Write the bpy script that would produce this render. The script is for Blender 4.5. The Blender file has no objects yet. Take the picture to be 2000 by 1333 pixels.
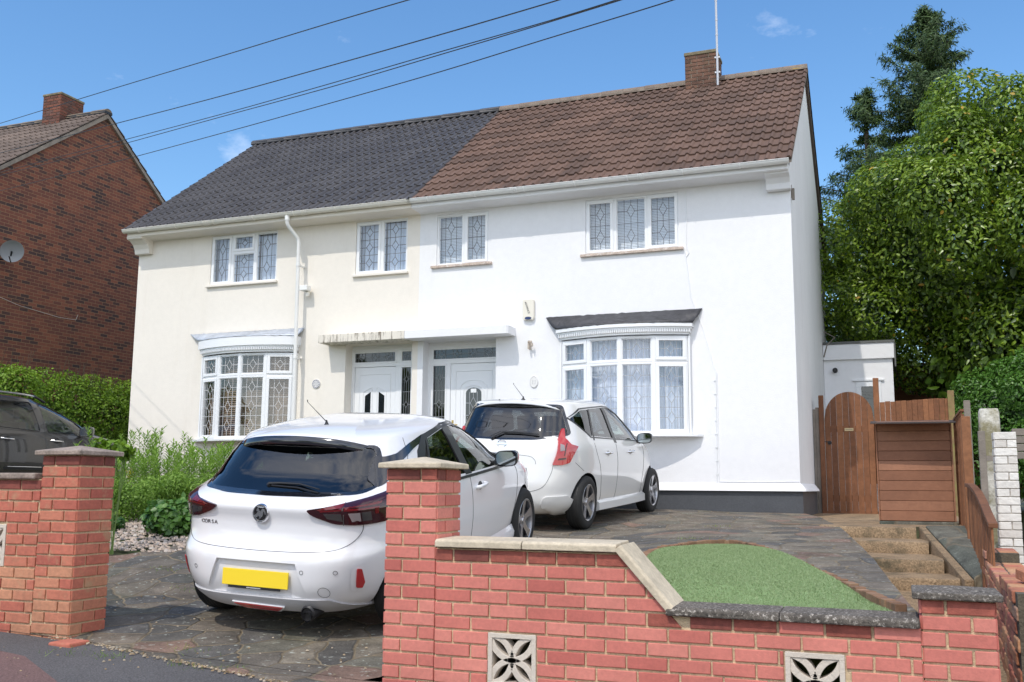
import bpy, bmesh, math, random
import numpy as np
from math import sin, cos, pi, radians, sqrt, tan, atan2
from mathutils import Vector, Matrix, noise
from mathutils.geometry import delaunay_2d_cdt, tessellate_polygon
from mathutils.bvhtree import BVHTree
random.seed(7); RNG = np.random.RandomState(7)
S = bpy.context.scene; COL = S.collection

# ---------------- camera (1 unit = 1 m; z = 0 is the height of the eye) ----------------
cam = bpy.data.cameras.new("camera"); camo = bpy.data.objects.new("camera", cam); COL.objects.link(camo)
cam.sensor_width = 36; cam.lens = 35.0; cam.clip_start = .1; cam.clip_end = 800
F = Vector((-0.35745451, 0.92262172, 0.144898)); Rv = Vector((0.93281313, 0.36029089, 0.00708128)); Uv = Vector((0.04567208, -0.13769399, 0.98942126))
m = Matrix.Identity(4)
for i in range(3): m[i][0], m[i][1], m[i][2] = Rv[i], Uv[i], -F[i]
m[0][3], m[1][3], m[2][3] = 0, -5.3155, 0
camo.matrix_world = m; S.camera = camo
# ---------------- sky and sun ----------------
AZ, EL = radians(12), radians(54.5)          # sun stands in front of the houses, a little to the left
S.view_settings.view_transform = 'Standard'; S.view_settings.look = 'None'; S.view_settings.gamma = 1
S.view_settings.exposure = 0.21
W = bpy.data.worlds.new("World"); S.world = W; W.use_nodes = True
nt = W.node_tree; N = nt.nodes; L = nt.links; bg = N['Background']
sky = N.new('ShaderNodeTexSky'); sky.sky_type = 'NISHITA'; sky.sun_disc = False
sky.sun_elevation = EL; sky.sun_rotation = radians(180) + AZ; sky.air_density = 1.3; sky.dust_density = 0; sky.ozone_density = 6
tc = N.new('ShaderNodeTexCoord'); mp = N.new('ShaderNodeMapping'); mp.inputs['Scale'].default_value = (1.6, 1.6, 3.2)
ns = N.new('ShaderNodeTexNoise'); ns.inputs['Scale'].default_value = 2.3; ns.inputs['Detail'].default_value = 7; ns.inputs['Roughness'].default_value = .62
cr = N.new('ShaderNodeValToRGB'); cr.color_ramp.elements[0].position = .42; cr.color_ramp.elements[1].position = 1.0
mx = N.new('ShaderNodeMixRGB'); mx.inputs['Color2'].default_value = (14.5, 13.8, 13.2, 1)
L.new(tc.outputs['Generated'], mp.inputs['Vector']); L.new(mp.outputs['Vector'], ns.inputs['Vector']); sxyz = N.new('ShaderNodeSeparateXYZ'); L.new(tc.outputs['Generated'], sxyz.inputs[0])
mrb = N.new('ShaderNodeMapRange'); mrb.inputs[1].default_value = .45; mrb.inputs[2].default_value = -.25; mrb.inputs[3].default_value = -.19; mrb.inputs[4].default_value = .185; sxm = N.new('ShaderNodeMath'); sxm.operation = 'MULTIPLY_ADD'; sxm.inputs[1].default_value = -.8; L.new(sxyz.outputs[0], sxm.inputs[0]); L.new(sxyz.outputs[1], sxm.inputs[2]); L.new(sxm.outputs[0], mrb.inputs[0])   # broken white cloud south and east, out of view, brightened as added fill light
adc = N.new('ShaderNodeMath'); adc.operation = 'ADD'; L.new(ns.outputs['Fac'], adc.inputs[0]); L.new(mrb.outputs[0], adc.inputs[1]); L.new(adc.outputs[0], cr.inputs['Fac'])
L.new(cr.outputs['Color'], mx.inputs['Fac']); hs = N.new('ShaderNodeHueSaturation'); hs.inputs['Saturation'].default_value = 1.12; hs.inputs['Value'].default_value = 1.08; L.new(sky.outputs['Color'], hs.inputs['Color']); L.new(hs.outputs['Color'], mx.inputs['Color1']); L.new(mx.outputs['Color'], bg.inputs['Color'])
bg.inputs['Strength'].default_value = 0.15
sd = Vector((-sin(AZ) * cos(EL), -cos(AZ) * cos(EL), sin(EL)))
sl = bpy.data.lights.new("sun", 'SUN'); sl.energy = 2.1; sl.angle = radians(.5); sl.color = (1, .94, .85)
so = bpy.data.objects.new("sun", sl); COL.objects.link(so); so.rotation_euler = sd.to_track_quat('Z', 'Y').to_euler()

# ---------------- materials ----------------
MATS = {}
def M(name, col=None, rough=.6, ramp=None, var=.0, vs=3., bump=0., bs=60., metal=0., coat=0., spec=.5, var2=0., vs2=25., emit=None, alpha=None, trans=0, stain=None):
    """procedural principled material. ramp = list of colours picked per face by the 'tint' attribute;
    var / var2 = coarse / fine brightness mottling; stain = (colour, scale, threshold, amount)"""
    if name in MATS: return MATS[name]
    mt = bpy.data.materials.new(name); mt.use_nodes = True; nt = mt.node_tree; N = nt.nodes; L = nt.links
    b = N['Principled BSDF']; b.inputs['Roughness'].default_value = rough; b.inputs['Metallic'].default_value = metal
    b.inputs['Specular IOR Level'].default_value = spec; b.inputs['Coat Weight'].default_value = coat; b.inputs['Coat Roughness'].default_value = .03
    tc = N.new('ShaderNodeTexCoord'); out = None
    if ramp:
        at = N.new('ShaderNodeAttribute'); at.attribute_name = 'tint'; c = N.new('ShaderNodeValToRGB'); e = c.color_ramp.elements
        n = len(ramp)
        e[0].position = 0; e[0].color = (*ramp[0], 1); e[1].position = 1; e[1].color = (*ramp[-1], 1)
        for i in range(1, n - 1): q = e.new(i / (n - 1)); q.color = (*ramp[i], 1)
        L.new(at.outputs['Fac'], c.inputs['Fac']); out = c.outputs['Color']
    else:
        rg = N.new('ShaderNodeRGB'); rg.outputs[0].default_value = (*col, 1); out = rg.outputs[0]
    def mott(out, amt, sc, det):
        n = N.new('ShaderNodeTexNoise'); n.inputs['Scale'].default_value = sc; n.inputs['Detail'].default_value = det; n.inputs['Roughness'].default_value = .6
        L.new(tc.outputs['Object'], n.inputs['Vector'])
        mr = N.new('ShaderNodeMapRange'); mr.inputs['From Min'].default_value = .28; mr.inputs['From Max'].default_value = .72
        mr.inputs['To Min'].default_value = 1 - amt; mr.inputs['To Max'].default_value = 1 + amt; L.new(n.outputs['Fac'], mr.inputs['Value'])
        mm = N.new('ShaderNodeMixRGB'); mm.blend_type = 'MULTIPLY'; mm.inputs['Fac'].default_value = 1
        L.new(out, mm.inputs['Color1']); L.new(mr.outputs['Result'], mm.inputs['Color2']); return mm.outputs['Color']
    if var: out = mott(out, var, vs, 6)
    if var2: out = mott(out, var2, vs2, 4)
    if stain:
        sc_, ssc, thr, amt = stain[:4]
        n = N.new('ShaderNodeTexNoise'); n.inputs['Scale'].default_value = ssc; n.inputs['Detail'].default_value = 8; n.inputs['Roughness'].default_value = .7
        if len(stain) > 4:
            mp = N.new('ShaderNodeMapping'); mp.inputs['Scale'].default_value = stain[4]; L.new(tc.outputs['Object'], mp.inputs['Vector']); L.new(mp.outputs['Vector'], n.inputs['Vector'])
        else: L.new(tc.outputs['Object'], n.inputs['Vector'])
        mr = N.new('ShaderNodeMapRange'); mr.inputs['From Min'].default_value = thr; mr.inputs['From Max'].default_value = thr + .12; mr.inputs['To Max'].default_value = amt
        L.new(n.outputs['Fac'], mr.inputs['Value'])
        mm = N.new('ShaderNodeMixRGB'); mm.inputs['Color2'].default_value = (*sc_, 1); L.new(mr.outputs['Result'], mm.inputs['Fac']); L.new(out, mm.inputs['Color1']); out = mm.outputs['Color']
    L.new(out, b.inputs['Base Color'])
    if bump:
        n = N.new('ShaderNodeTexNoise'); n.inputs['Scale'].default_value = bs; n.inputs['Detail'].default_value = 5
        L.new(tc.outputs['Object'], n.inputs['Vector'])
        bp = N.new('ShaderNodeBump'); bp.inputs['Strength'].default_value = bump; bp.inputs['Distance'].default_value = .01
        L.new(n.outputs['Fac'], bp.inputs['Height']); L.new(bp.outputs['Normal'], b.inputs['Normal'])
    if trans:
        b.inputs['Transmission Weight'].default_value = trans
    MATS[name] = mt; return mt

def glass(name, tint, refl=1.0, rough=.0, boost=.0):
    mt = bpy.data.materials.new(name); mt.use_nodes = True; nt = mt.node_tree; N = nt.nodes; L = nt.links
    N.remove(N['Principled BSDF']); o = N['Material Output']
    t = N.new('ShaderNodeBsdfTransparent'); t.inputs['Color'].default_value = (*tint, 1)
    g = N.new('ShaderNodeBsdfGlossy'); g.inputs['Roughness'].default_value = rough; g.inputs['Color'].default_value = (1, 1, 1, 1)
    ge = N.new('ShaderNodeNewGeometry'); dt = N.new('ShaderNodeVectorMath'); dt.operation = 'DOT_PRODUCT'; L.new(ge.outputs['Normal'], dt.inputs[0]); L.new(ge.outputs['Incoming'], dt.inputs[1])
    def mth(op, a, b_=0., c=0.):
        q = N.new('ShaderNodeMath'); q.operation = op
        for i, v in enumerate((a, b_, c)):
            if isinstance(v, (int, float)): q.inputs[i].default_value = v
            else: L.new(v, q.inputs[i])
        return q
    fr = mth('MULTIPLY_ADD', mth('POWER', mth('SUBTRACT', 1.0, mth('ABSOLUTE', dt.outputs['Value']).outputs[0]).outputs[0], 5.0).outputs[0], .96, .042)
    mu = N.new('ShaderNodeMath'); mu.operation = 'MULTIPLY_ADD'; mu.inputs[1].default_value = refl; mu.inputs[2].default_value = boost; mu.use_clamp = True
    mxs = N.new('ShaderNodeMixShader'); L.new(fr.outputs[0], mu.inputs[0]); L.new(mu.outputs[0], mxs.inputs['Fac'])
    n = N.new('ShaderNodeTexNoise'); n.inputs['Scale'].default_value = 1.3; bp = N.new('ShaderNodeBump'); bp.inputs['Strength'].default_value = .25; bp.inputs['Distance'].default_value = .01
    tc = N.new('ShaderNodeTexCoord'); L.new(tc.outputs['Object'], n.inputs['Vector']); L.new(n.outputs['Fac'], bp.inputs['Height']); L.new(bp.outputs['Normal'], g.inputs['Normal'])
    L.new(t.outputs[0], mxs.inputs[1]); L.new(g.outputs[0], mxs.inputs[2]); L.new(mxs.outputs[0], o.inputs['Surface']); MATS[name] = mt; return mt

# ---------------- mesh collector ----------------
class MB:
    def __init__(s): s.v = []; s.f = []; s.t = []; s.m = []
    def add(s, vs, fs, t=.5, m=0, X=None):
        o = len(s.v)
        if X is not None: vs = [tuple(X @ Vector(p)) for p in vs]
        s.v += [tuple(p) for p in vs]; s.f += [tuple(o + i for i in f) for f in fs]; s.t += [t] * len(fs); s.m += [m] * len(fs); return s
    def box(s, x0, x1, y0, y1, z0, z1, t=.5, m=0, X=None):
        vs = [(x0, y0, z0), (x1, y0, z0), (x1, y1, z0), (x0, y1, z0), (x0, y0, z1), (x1, y0, z1), (x1, y1, z1), (x0, y1, z1)]
        return s.add(vs, [(0, 3, 2, 1), (4, 5, 6, 7), (0, 1, 5, 4), (1, 2, 6, 5), (2, 3, 7, 6), (3, 0, 4, 7)], t, m, X)
    def prism(s, poly, a, b, axis='y', t=.5, m=0, X=None):
        """poly: ccw 2-D outline; extruded from a to b along axis (x: poly=(y,z), y: poly=(x,z), z: poly=(x,y))"""
        P = {'x': lambda p, q: (q, p[0], p[1]), 'y': lambda p, q: (p[0], q, p[1]), 'z': lambda p, q: (p[0], p[1], q)}[axis]
        n = len(poly); vs = [P(p, a) for p in poly] + [P(p, b) for p in poly]
        fs = [tuple(range(n)), tuple(range(2 * n - 1, n - 1, -1))] + [(i, i + n, (i + 1) % n + n, (i + 1) % n) for i in range(n)]
        return s.add(vs, fs, t, m, X)
    def tube(s, pts, r, n=8, t=.5, m=0, X=None, caps=True, taper=None):
        pts = [Vector(p) for p in pts]; vs = []; fs = []; k = len(pts); up = None
        for i, p in enumerate(pts):
            d = (pts[min(i + 1, k - 1)] - pts[max(i - 1, 0)]).normalized()
            if up is None: up = Vector((0, 0, 1)) if abs(d.z) < .9 else Vector((1, 0, 0))
            a = (up - d * up.dot(d)).normalized(); b = d.cross(a); up = a
            rr = r if taper is None else r * (taper[i] if isinstance(taper, (list, tuple)) else 1 + (taper - 1) * i / (k - 1))
            for j in range(n): vs.append(p + a * (rr * cos(2 * pi * j / n)) + b * (rr * sin(2 * pi * j / n)))
        for i in range(k - 1):
            for j in range(n): j2 = (j + 1) % n; fs.append((i * n + j, i * n + j2, (i + 1) * n + j2, (i + 1) * n + j))
        if caps: fs += [tuple(range(n - 1, -1, -1)), tuple((k - 1) * n + j for j in range(n))]
        return s.add(vs, fs, t, m, X)
    def lathe(s, prof, n=24, axis='z', c=(0, 0, 0), t=.5, m=0, X=None, caps=True):
        """prof: (radius, height) pairs around an axis"""
        vs = []; fs = []; k = len(prof)
        for (r, h) in prof:
            for j in range(n):
                a = 2 * pi * j / n; u, w = r * cos(a), r * sin(a)
                p = {'z': (u, w, h), 'x': (h, u, w), 'y': (w, h, u)}[axis]; vs.append((p[0] + c[0], p[1] + c[1], p[2] + c[2]))
        for i in range(k - 1):
            for j in range(n): j2 = (j + 1) % n; fs.append((i * n + j, i * n + j2, (i + 1) * n + j2, (i + 1) * n + j))
        if caps and prof[0][0] > 1e-4: fs.append(tuple(range(n - 1, -1, -1)))
        if caps and prof[-1][0] > 1e-4: fs.append(tuple((k - 1) * n + j for j in range(n)))
        return s.add(vs, fs, t, m, X)
    def build(s, name, mats, parent=None, smooth=False, bevel=0, seg=1, ang=35, merge=False, label=None):
        me = bpy.data.meshes.new(name); me.from_pydata(s.v, [], s.f)
        at = me.attributes.new('tint', 'FLOAT', 'FACE'); at.data.foreach_set('value', s.t)
        if not isinstance(mats, (list, tuple)): mats = [mats]
        for q in mats: me.materials.append(q)
        me.polygons.foreach_set('material_index', s.m)
        bm = bmesh.new(); bm.from_mesh(me)
        if merge: bmesh.ops.remove_doubles(bm, verts=bm.verts, dist=1e-4)
        bmesh.ops.recalc_face_normals(bm, faces=bm.faces); bm.to_mesh(me); bm.free()
        if smooth: me.shade_smooth(); me.set_sharp_from_angle(angle=radians(ang))
        o = bpy.data.objects.new(name, me); COL.objects.link(o)
        if parent is not None: setpar(o, parent)
        if bevel:
            bv = o.modifiers.new('b', 'BEVEL'); bv.width = bevel; bv.segments = seg; bv.limit_method = 'ANGLE'; bv.angle_limit = radians(40)
        if label: o['label'] = label
        return o
def setpar(o, p):
    o.parent = p
    if p.type == 'EMPTY' and not p.get('local'): o.matrix_parent_inverse = Matrix.Translation(-p.location)
def thing(name, loc, label, cat, group=None, local=False):
    """Empty at a thing's base. local=False: children keep world coordinates"""
    e = bpy.data.objects.new(name, None); COL.objects.link(e); e.location = loc; e.empty_display_size = .2
    e['label'] = label; e['category'] = cat
    if local: e['local'] = 1
    if group: e['group'] = group
    return e
def tag(o, label, cat, group=None, kind=None):
    if label: o['label'] = label
    if cat: o['category'] = cat
    if group: o['group'] = group
    if kind: o['kind'] = kind
    return o
def struct(o, kind='structure'): o['kind'] = kind; return o
def rnd(a, b): return random.uniform(a, b)
def lerp(a, b, t): return a + (b - a) * t
def sstep(t): t = max(0, min(1, t)); return t * t * (3 - 2 * t)
def interp(x, xs, ys): return float(np.interp(x, xs, ys))

# ---------------- colours ----------------
BRX = [(.47, .125, .10), (.54, .16, .125), (.59, .19, .15), (.63, .225, .175)]
m_brick = M('painted_red_brick', ramp=BRX, rough=.78, var=.14, vs=2.3, var2=.10, vs2=45, bump=.15, bs=110, stain=((.25, .12, .08), 2.4, .60, .38))
m_brick_w = M('weathered_red_brick', ramp=[(.38, .10, .07), (.46, .135, .09), (.50, .165, .105), (.52, .24, .14)], rough=.85, var=.2, vs=1.9, var2=.16, vs2=35, bump=.4, bs=90, stain=((.42, .30, .17), 5, .56, .55))
m_brickd = M('sooty_top_brick', ramp=[(.15, .045, .035), (.26, .07, .05), (.36, .10, .07)], rough=.85, var=.3, vs=8, var2=.2, vs2=40, bump=.3, bs=120)
m_mort = M('mortar', (.60, .46, .29), .95, var=.18, vs=4, var2=.2, vs2=60, bump=.6, bs=120, stain=((.12, .11, .06), 9, .62, .7))
m_cream = M('cream_render', (.83, .78, .70), .9, var=.02, vs=.8, var2=.02, vs2=12, bump=.3, bs=70, stain=((.62, .55, .44), 2.0, .58, .16, (1, 1, .14)))
m_white = M('white_render', (.83, .83, .84), .9, var=.02, vs=.8, var2=.02, vs2=12, bump=.3, bs=70, stain=((.66, .65, .62), 2.2, .60, .16, (1, 1, .12)))
m_sidew = M('streaked_white_render', (.82, .82, .83), .92, var=.04, vs=1.2, var2=.03, vs2=30, bump=.4, bs=45, stain=((.52, .50, .48), 2.2, .56, .30, (3, 3, .12)))
m_upvc = M('white_upvc', (.84, .85, .86), .32)
m_gutter = M('white_gutter_plastic', (.82, .82, .80), .3, var=.03, vs=2)
m_gutterc = M('cream_gutter_plastic', (.80, .77, .69), .35, var=.05, vs=2, stain=((.5, .42, .3), 2.5, .6, .3))
m_sill = M('flaking_stone_sill', (.55, .45, .38), .9, var=.25, vs=12, var2=.25, vs2=50, stain=((.80, .78, .76), 9, .52, .8))
m_plinth = M('grey_plinth_paint', (.075, .08, .09), .6, var=.12, vs=3, var2=.1, vs2=40, bump=.3, bs=60)
m_lead_old = M('pale_lead', (.42, .46, .52), .5, var=.25, vs=5, var2=.12, vs2=30, bump=.5, bs=9, metal=.2, stain=((.62, .63, .66), 6, .55, .6, (1, 1, 4)))
m_lead_new = M('dark_crumpled_flashing', (.04, .04, .046), .5, var=.5, vs=9, bump=1.0, bs=22, spec=.5, stain=((.16, .15, .15), 14, .60, .6, (1, 1, 3)))
m_came = M('lead_came', (.42, .43, .45), .42, metal=.3)
m_camed = M('dark_lead_came', (.16, .17, .19), .5, metal=.2)
m_glass = glass('window_glass', (.86, .90, .93), 1.6, 0, .03)
m_glass_dk = glass('dark_door_glass', (.30, .33, .36), 1.2, .02, .02)
m_net = M('net_curtain', (.76, .79, .88), .95, var=.06, vs=9)
m_netw = M('white_net_curtain', (.72, .78, .88), .95, var=.05, vs=9)
m_blindw = M('white_blind', (.90, .91, .93), .6)
m_blindb = M('brown_blind', (.33, .22, .15), .6, var=.35, vs=2.5)
m_room = M('room_interior', (.10, .09, .085), .9)
m_black = M('black_plastic', (.015, .015, .017), .45)
m_tile_dk = M('charcoal_roof_tile', ramp=[(.066, .061, .061), (.078, .073, .072), (.092, .086, .085)], rough=.42, var=.05, vs=2, var2=.06, vs2=60, bump=.3, bs=150)
m_tile_br = M('brown_roof_tile', ramp=[(.098, .060, .044), (.118, .071, .051), (.138, .082, .059), (.16, .096, .070)], rough=.85, var=.12, vs=.7, var2=.22, vs2=50, bump=.5, bs=120, stain=((.30, .27, .24), 55, .70, .5))
m_ridge_br = M('brown_ridge_tile', (.20, .15, .12), .9, var=.2, vs=3, var2=.2, vs2=40, bump=.5, bs=80, stain=((.50, .33, .05), 1.7, .60, .9))
m_dirtmort = M('dirty_mortar', (.26, .22, .18), .95, var=.3, vs=6, bump=.6, bs=60)
m_wood = M('stained_fence_wood', ramp=[(.15, .060, .027), (.20, .082, .036), (.26, .11, .048)], rough=.8, var=.25, vs=3, var2=.2, vs2=22, bump=.3, bs=40, stain=((.09, .035, .02), 7, .66, .7, (1, 1, .4)))
m_woodp = M('pinkish_shiplap_wood', ramp=[(.25, .11, .06), (.30, .135, .075), (.35, .165, .095)], rough=.75, var=.15, vs=3, var2=.1, vs2=20, bump=.3, bs=40, stain=((.085, .04, .03), 4.5, .66, .8))
m_woodold = M('grey_old_wood', (.22, .19, .16), .9, var=.25, vs=5, bump=.5, bs=50)
m_stonecap = M('buff_stone_cap', (.55, .47, .35), .85, var=.18, vs=5, var2=.12, vs2=40, bump=.3, bs=80, stain=((.30, .25, .18), 7, .60, .55))
m_pinkcap = M('weathered_concrete_cap', (.30, .24, .20), .95, var=.25, vs=6, var2=.3, vs2=50, bump=.8, bs=60, stain=((.10, .09, .07), 8, .55, .6))
m_conc = M('exposed_aggregate_concrete', (.105, .09, .075), .95, var=.35, vs=6, var2=.4, vs2=55, bump=1.0, bs=60, stain=((.52, .47, .41), 62, .535, .95))
m_ventblk = M('cream_concrete_block', (.60, .53, .45), .9, var=.06, vs=6, var2=.06, vs2=60, bump=.3, bs=90)
m_vblkdk = M('dark_cavity', (.03, .025, .02), .95)
m_paint = M('white_car_paint', (.80, .80, .82), .28, coat=1.0, spec=.5)
m_paintw = M('warm_white_car_paint', (.78, .775, .755), .28, coat=1.0, spec=.5)
m_grey = M('dark_grey_car_paint', (.05, .047, .046), .25, coat=1.0, metal=.35)
m_tyre = M('tyre_rubber', (.018, .018, .018), .8, bump=.3, bs=90)
m_alloy = M('silver_alloy', (.50, .50, .52), .28, metal=.9)
m_alloyd = M('black_alloy', (.03, .03, .033), .35, metal=.4)
m_disc = M('brake_disc', (.25, .23, .22), .4, metal=.8)
m_trim = M('black_trim', (.02, .02, .022), .35, coat=.3)
m_gloss = M('gloss_black_trim', (.010, .012, .018), .1, coat=1.0)
m_cabin = M('cabin_fabric', (.035, .035, .038), .9)
m_cglass = glass('car_glass', (.52, .60, .57), 1.5, 0, .02)
m_pglass = glass('privacy_glass', (.30, .34, .35), 1.5, 0, .02)
m_rglass = glass('rear_glass', (.30, .36, .38), 1.6, .02, .02)
m_rglass2 = glass('tinted_rear_glass', (.16, .17, .18), 1.6, .02, .02)
m_red = M('red_lamp_lens', (.45, .015, .022), .12, coat=1.0)
m_dred = M('smoked_red_lamp', (.035, .004, .008), .1, coat=.6)
m_bar = M('dark_red_bar', (.14, .006, .010), .2, coat=.5)
m_clear = M('clear_lamp_lens', (.30, .26, .26), .15, coat=1.0)
m_smoke = M('smoked_lens', (.055, .05, .052), .12, coat=1.0)
m_plate = M('yellow_plate', (.90, .66, .03), .4)
m_chrome = M('chrome', (.75, .75, .76), .12, metal=1.0)
m_seam = M('panel_gap', (.06, .06, .06), .8)
m_mirror = M('mirror_glass', (.55, .60, .63), .03, metal=1.0)
m_letter = M('grey_lettering', (.10, .10, .10), .5)
# =====================================================================================
#  GROUND
# =====================================================================================
HY = 9.7                                   # front face of the pair of houses
def gl(y): return interp(y, [-3, -.6, 0, 1.3, 3.75, 6, 8.6, 9.7, 30], [-1.13, -1.08, -1.065, -.965, -.59, -.45, -.31, -.31, -.25])
def gcs(y): return interp(y, [0, 3.75, 6, 9.7], [-.045, -.038, -.035, -.012])
def gR(y): return -.628 + .0285 * y
def gz(x, y):
    a = gl(y) + gcs(y) * (max(x, -9) + 4.2)
    return a + (gR(y) - a) * sstep((x + 3.0) / 1.0)
def pave(x, y): return -1.02 - .045 * (x + 5.2) + .02 * y

def crazy(name, scale, ramp, joint, jw=.05, lich=.5):
    """irregular flagstones: Voronoi cells with mortar joints, each stone its own colour, lichen spots"""
    mt = bpy.data.materials.new(name); mt.use_nodes = True; nt = mt.node_tree; N = nt.nodes; L = nt.links; b = N['Principled BSDF']
    tc = N.new('ShaderNodeTexCoord'); n0 = N.new('ShaderNodeTexNoise'); n0.inputs['Scale'].default_value = 1.6; n0.inputs['Detail'].default_value = 3
    L.new(tc.outputs['Object'], n0.inputs['Vector'])
    va = N.new('ShaderNodeMixRGB'); va.blend_type = 'ADD'; va.inputs['Fac'].default_value = .32; L.new(tc.outputs['Object'], va.inputs['Color1']); L.new(n0.outputs['Color'], va.inputs['Color2'])
    mp = N.new('ShaderNodeMapping'); mp.inputs['Scale'].default_value = (scale, scale * .8, 0); L.new(va.outputs['Color'], mp.inputs['Vector'])
    v1 = N.new('ShaderNodeTexVoronoi'); v1.voronoi_dimensions = '2D'; v2 = N.new('ShaderNodeTexVoronoi'); v2.voronoi_dimensions = '2D'; v2.feature = 'DISTANCE_TO_EDGE'
    for v in (v1, v2): v.inputs['Scale'].default_value = 1; v.inputs['Randomness'].default_value = .95; L.new(mp.outputs['Vector'], v.inputs['Vector'])
    sx = N.new('ShaderNodeSeparateColor'); L.new(v1.outputs['Color'], sx.inputs['Color'])
    cr = N.new('ShaderNodeValToRGB'); cr.color_ramp.interpolation = 'CONSTANT'; e = cr.color_ramp.elements
    e[0].position = 0; e[0].color = (*ramp[0], 1); e[1].position = 1 / len(ramp); e[1].color = (*ramp[1], 1)
    for i in range(2, len(ramp)): q = e.new(i / len(ramp)); q.color = (*ramp[i], 1)
    L.new(sx.outputs[0], cr.inputs['Fac'])
    def nz(sc, det, rg=.65):
        n = N.new('ShaderNodeTexNoise'); n.inputs['Scale'].default_value = sc; n.inputs['Detail'].default_value = det; n.inputs['Roughness'].default_value = rg
        L.new(tc.outputs['Object'], n.inputs['Vector']); return n.outputs['Fac']
    def mr(o, a, b_, c, d):
        n = N.new('ShaderNodeMapRange'); n.inputs[1].default_value = a; n.inputs[2].default_value = b_; n.inputs[3].default_value = c; n.inputs[4].default_value = d; L.new(o, n.inputs[0]); return n.outputs[0]
    def mix(kind, f, a, c):
        n = N.new('ShaderNodeMixRGB'); n.blend_type = kind
        if isinstance(f, float): n.inputs['Fac'].default_value = f
        else: L.new(f, n.inputs['Fac'])
        for o, k in ((a, 'Color1'), (c, 'Color2')):
            if isinstance(o, tuple): n.inputs[k].default_value = (*o, 1)
            else: L.new(o, n.inputs[k])
        return n.outputs['Color']
    c = mix('MULTIPLY', 1.0, cr.outputs['Color'], mr(nz(5, 8), .3, .7, .55, 1.45))
    c = mix('MULTIPLY', 1.0, c, mr(nz(70, 3), .3, .7, .7, 1.3))
    c = mix('MIX', mr(nz(22, 3, .5), .63, .70, 0, lich), c, (.42, .44, .38))
    c = mix('MIX', mr(nz(1.1, 5), .56, .68, 0, .45), c, (.065, .07, .035))
    jn = mix('MULTIPLY', 1.0, joint, mr(nz(3, 5), .3, .7, .45, 1.35))
    jm = mr(v2.outputs['Distance'], jw * .55, jw, 1, 0)
    c = mix('MIX', jm, c, jn); L.new(c, b.inputs['Base Color']); b.inputs['Roughness'].default_value = .9
    h = mr(v2.outputs['Distance'], 0, jw * 1.6, 0, 1)
    ad = N.new('ShaderNodeMath'); ad.operation = 'MULTIPLY_ADD'; ad.inputs[1].default_value = .5; L.new(nz(18, 6), ad.inputs[0]); L.new(h, ad.inputs[2])
    bp = N.new('ShaderNodeBump'); bp.inputs['Strength'].default_value = .9; bp.inputs['Distance'].default_value = .014; L.new(ad.outputs[0], bp.inputs['Height']); L.new(bp.outputs['Normal'], b.inputs['Normal'])
    return mt
m_crazy = crazy('crazy_paving', 3.3, [(.115, .098, .078), (.14, .115, .088), (.085, .078, .068), (.155, .128, .098), (.18, .115, .085), (.125, .115, .088), (.165, .14, .105), (.095, .088, .080)], (.20, .158, .10), .035, .7)
m_slab = crazy('green_grey_slabs', 1.3, [(.10, .105, .085), (.13, .125, .10), (.085, .095, .075)], (.20, .17, .12), .03, .25)
m_steps = M('pebbly_concrete_step', (.28, .195, .115), .95, var=.3, vs=4, var2=.5, vs2=60, bump=1.0, bs=55, stain=((.075, .065, .04), 3.5, .52, .8))
m_asph = M('pavement_asphalt', (.105, .10, .10), .95, var=.14, vs=1.2, var2=.5, vs2=90, bump=.9, bs=130, stain=((.28, .27, .27), 150, .66, .7))
m_asphr = M('red_patch_asphalt', (.17, .10, .09), .95, var=.12, vs=1.5, var2=.5, vs2=90, bump=.9, bs=130, stain=((.36, .28, .26), 150, .66, .6))
m_road = M('road_asphalt', (.06, .06, .062), .95, var=.15, vs=.6, var2=.4, vs2=80, bump=.6, bs=100)
m_soil = M('soil_and_grass', (.075, .065, .035), .95, var=.4, vs=1.2, var2=.4, vs2=20, bump=1, bs=20, stain=((.06, .10, .02), .8, .5, .8))
m_gravel = M('gravel_stones', ramp=[(.10, .10, .11), (.45, .36, .28), (.55, .44, .36), (.30, .24, .20), (.62, .56, .50)], rough=.85, var2=.15, vs2=60)
m_turf = M('artificial_turf', ramp=[(.19, .27, .11), (.23, .31, .135), (.27, .35, .165), (.34, .41, .23)], rough=.65)
m_turfb = M('turf_backing', (.20, .30, .12), .9, var=.2, vs=30)
m_kerbb = M('brown_edging_brick', ramp=[(.17, .095, .055), (.24, .13, .075), (.28, .17, .10)], rough=.9, var=.2, vs=8, bump=.5, bs=60)

def sheet(name, xs, ys, zf, mat, kind='structure', smooth=True, hole=None):
    vs = []; fs = []; nx = len(xs)
    for y in ys:
        for x in xs: vs.append((x, y, zf(x, y)))
    for j in range(len(ys) - 1):
        for i in range(nx - 1):
            cx_, cy_ = (xs[i] + xs[i + 1]) / 2, (ys[j] + ys[j + 1]) / 2
            if hole and hole(cx_, cy_): continue
            a = j * nx + i; fs.append((a, a + 1, a + 1 + nx, a + nx))
    mb = MB(); mb.add(vs, fs); o = mb.build(name, mat, smooth=smooth, ang=60); return struct(o, kind)
def fr(a, b, n): return [a + (b - a) * i / n for i in range(n + 1)]
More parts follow.
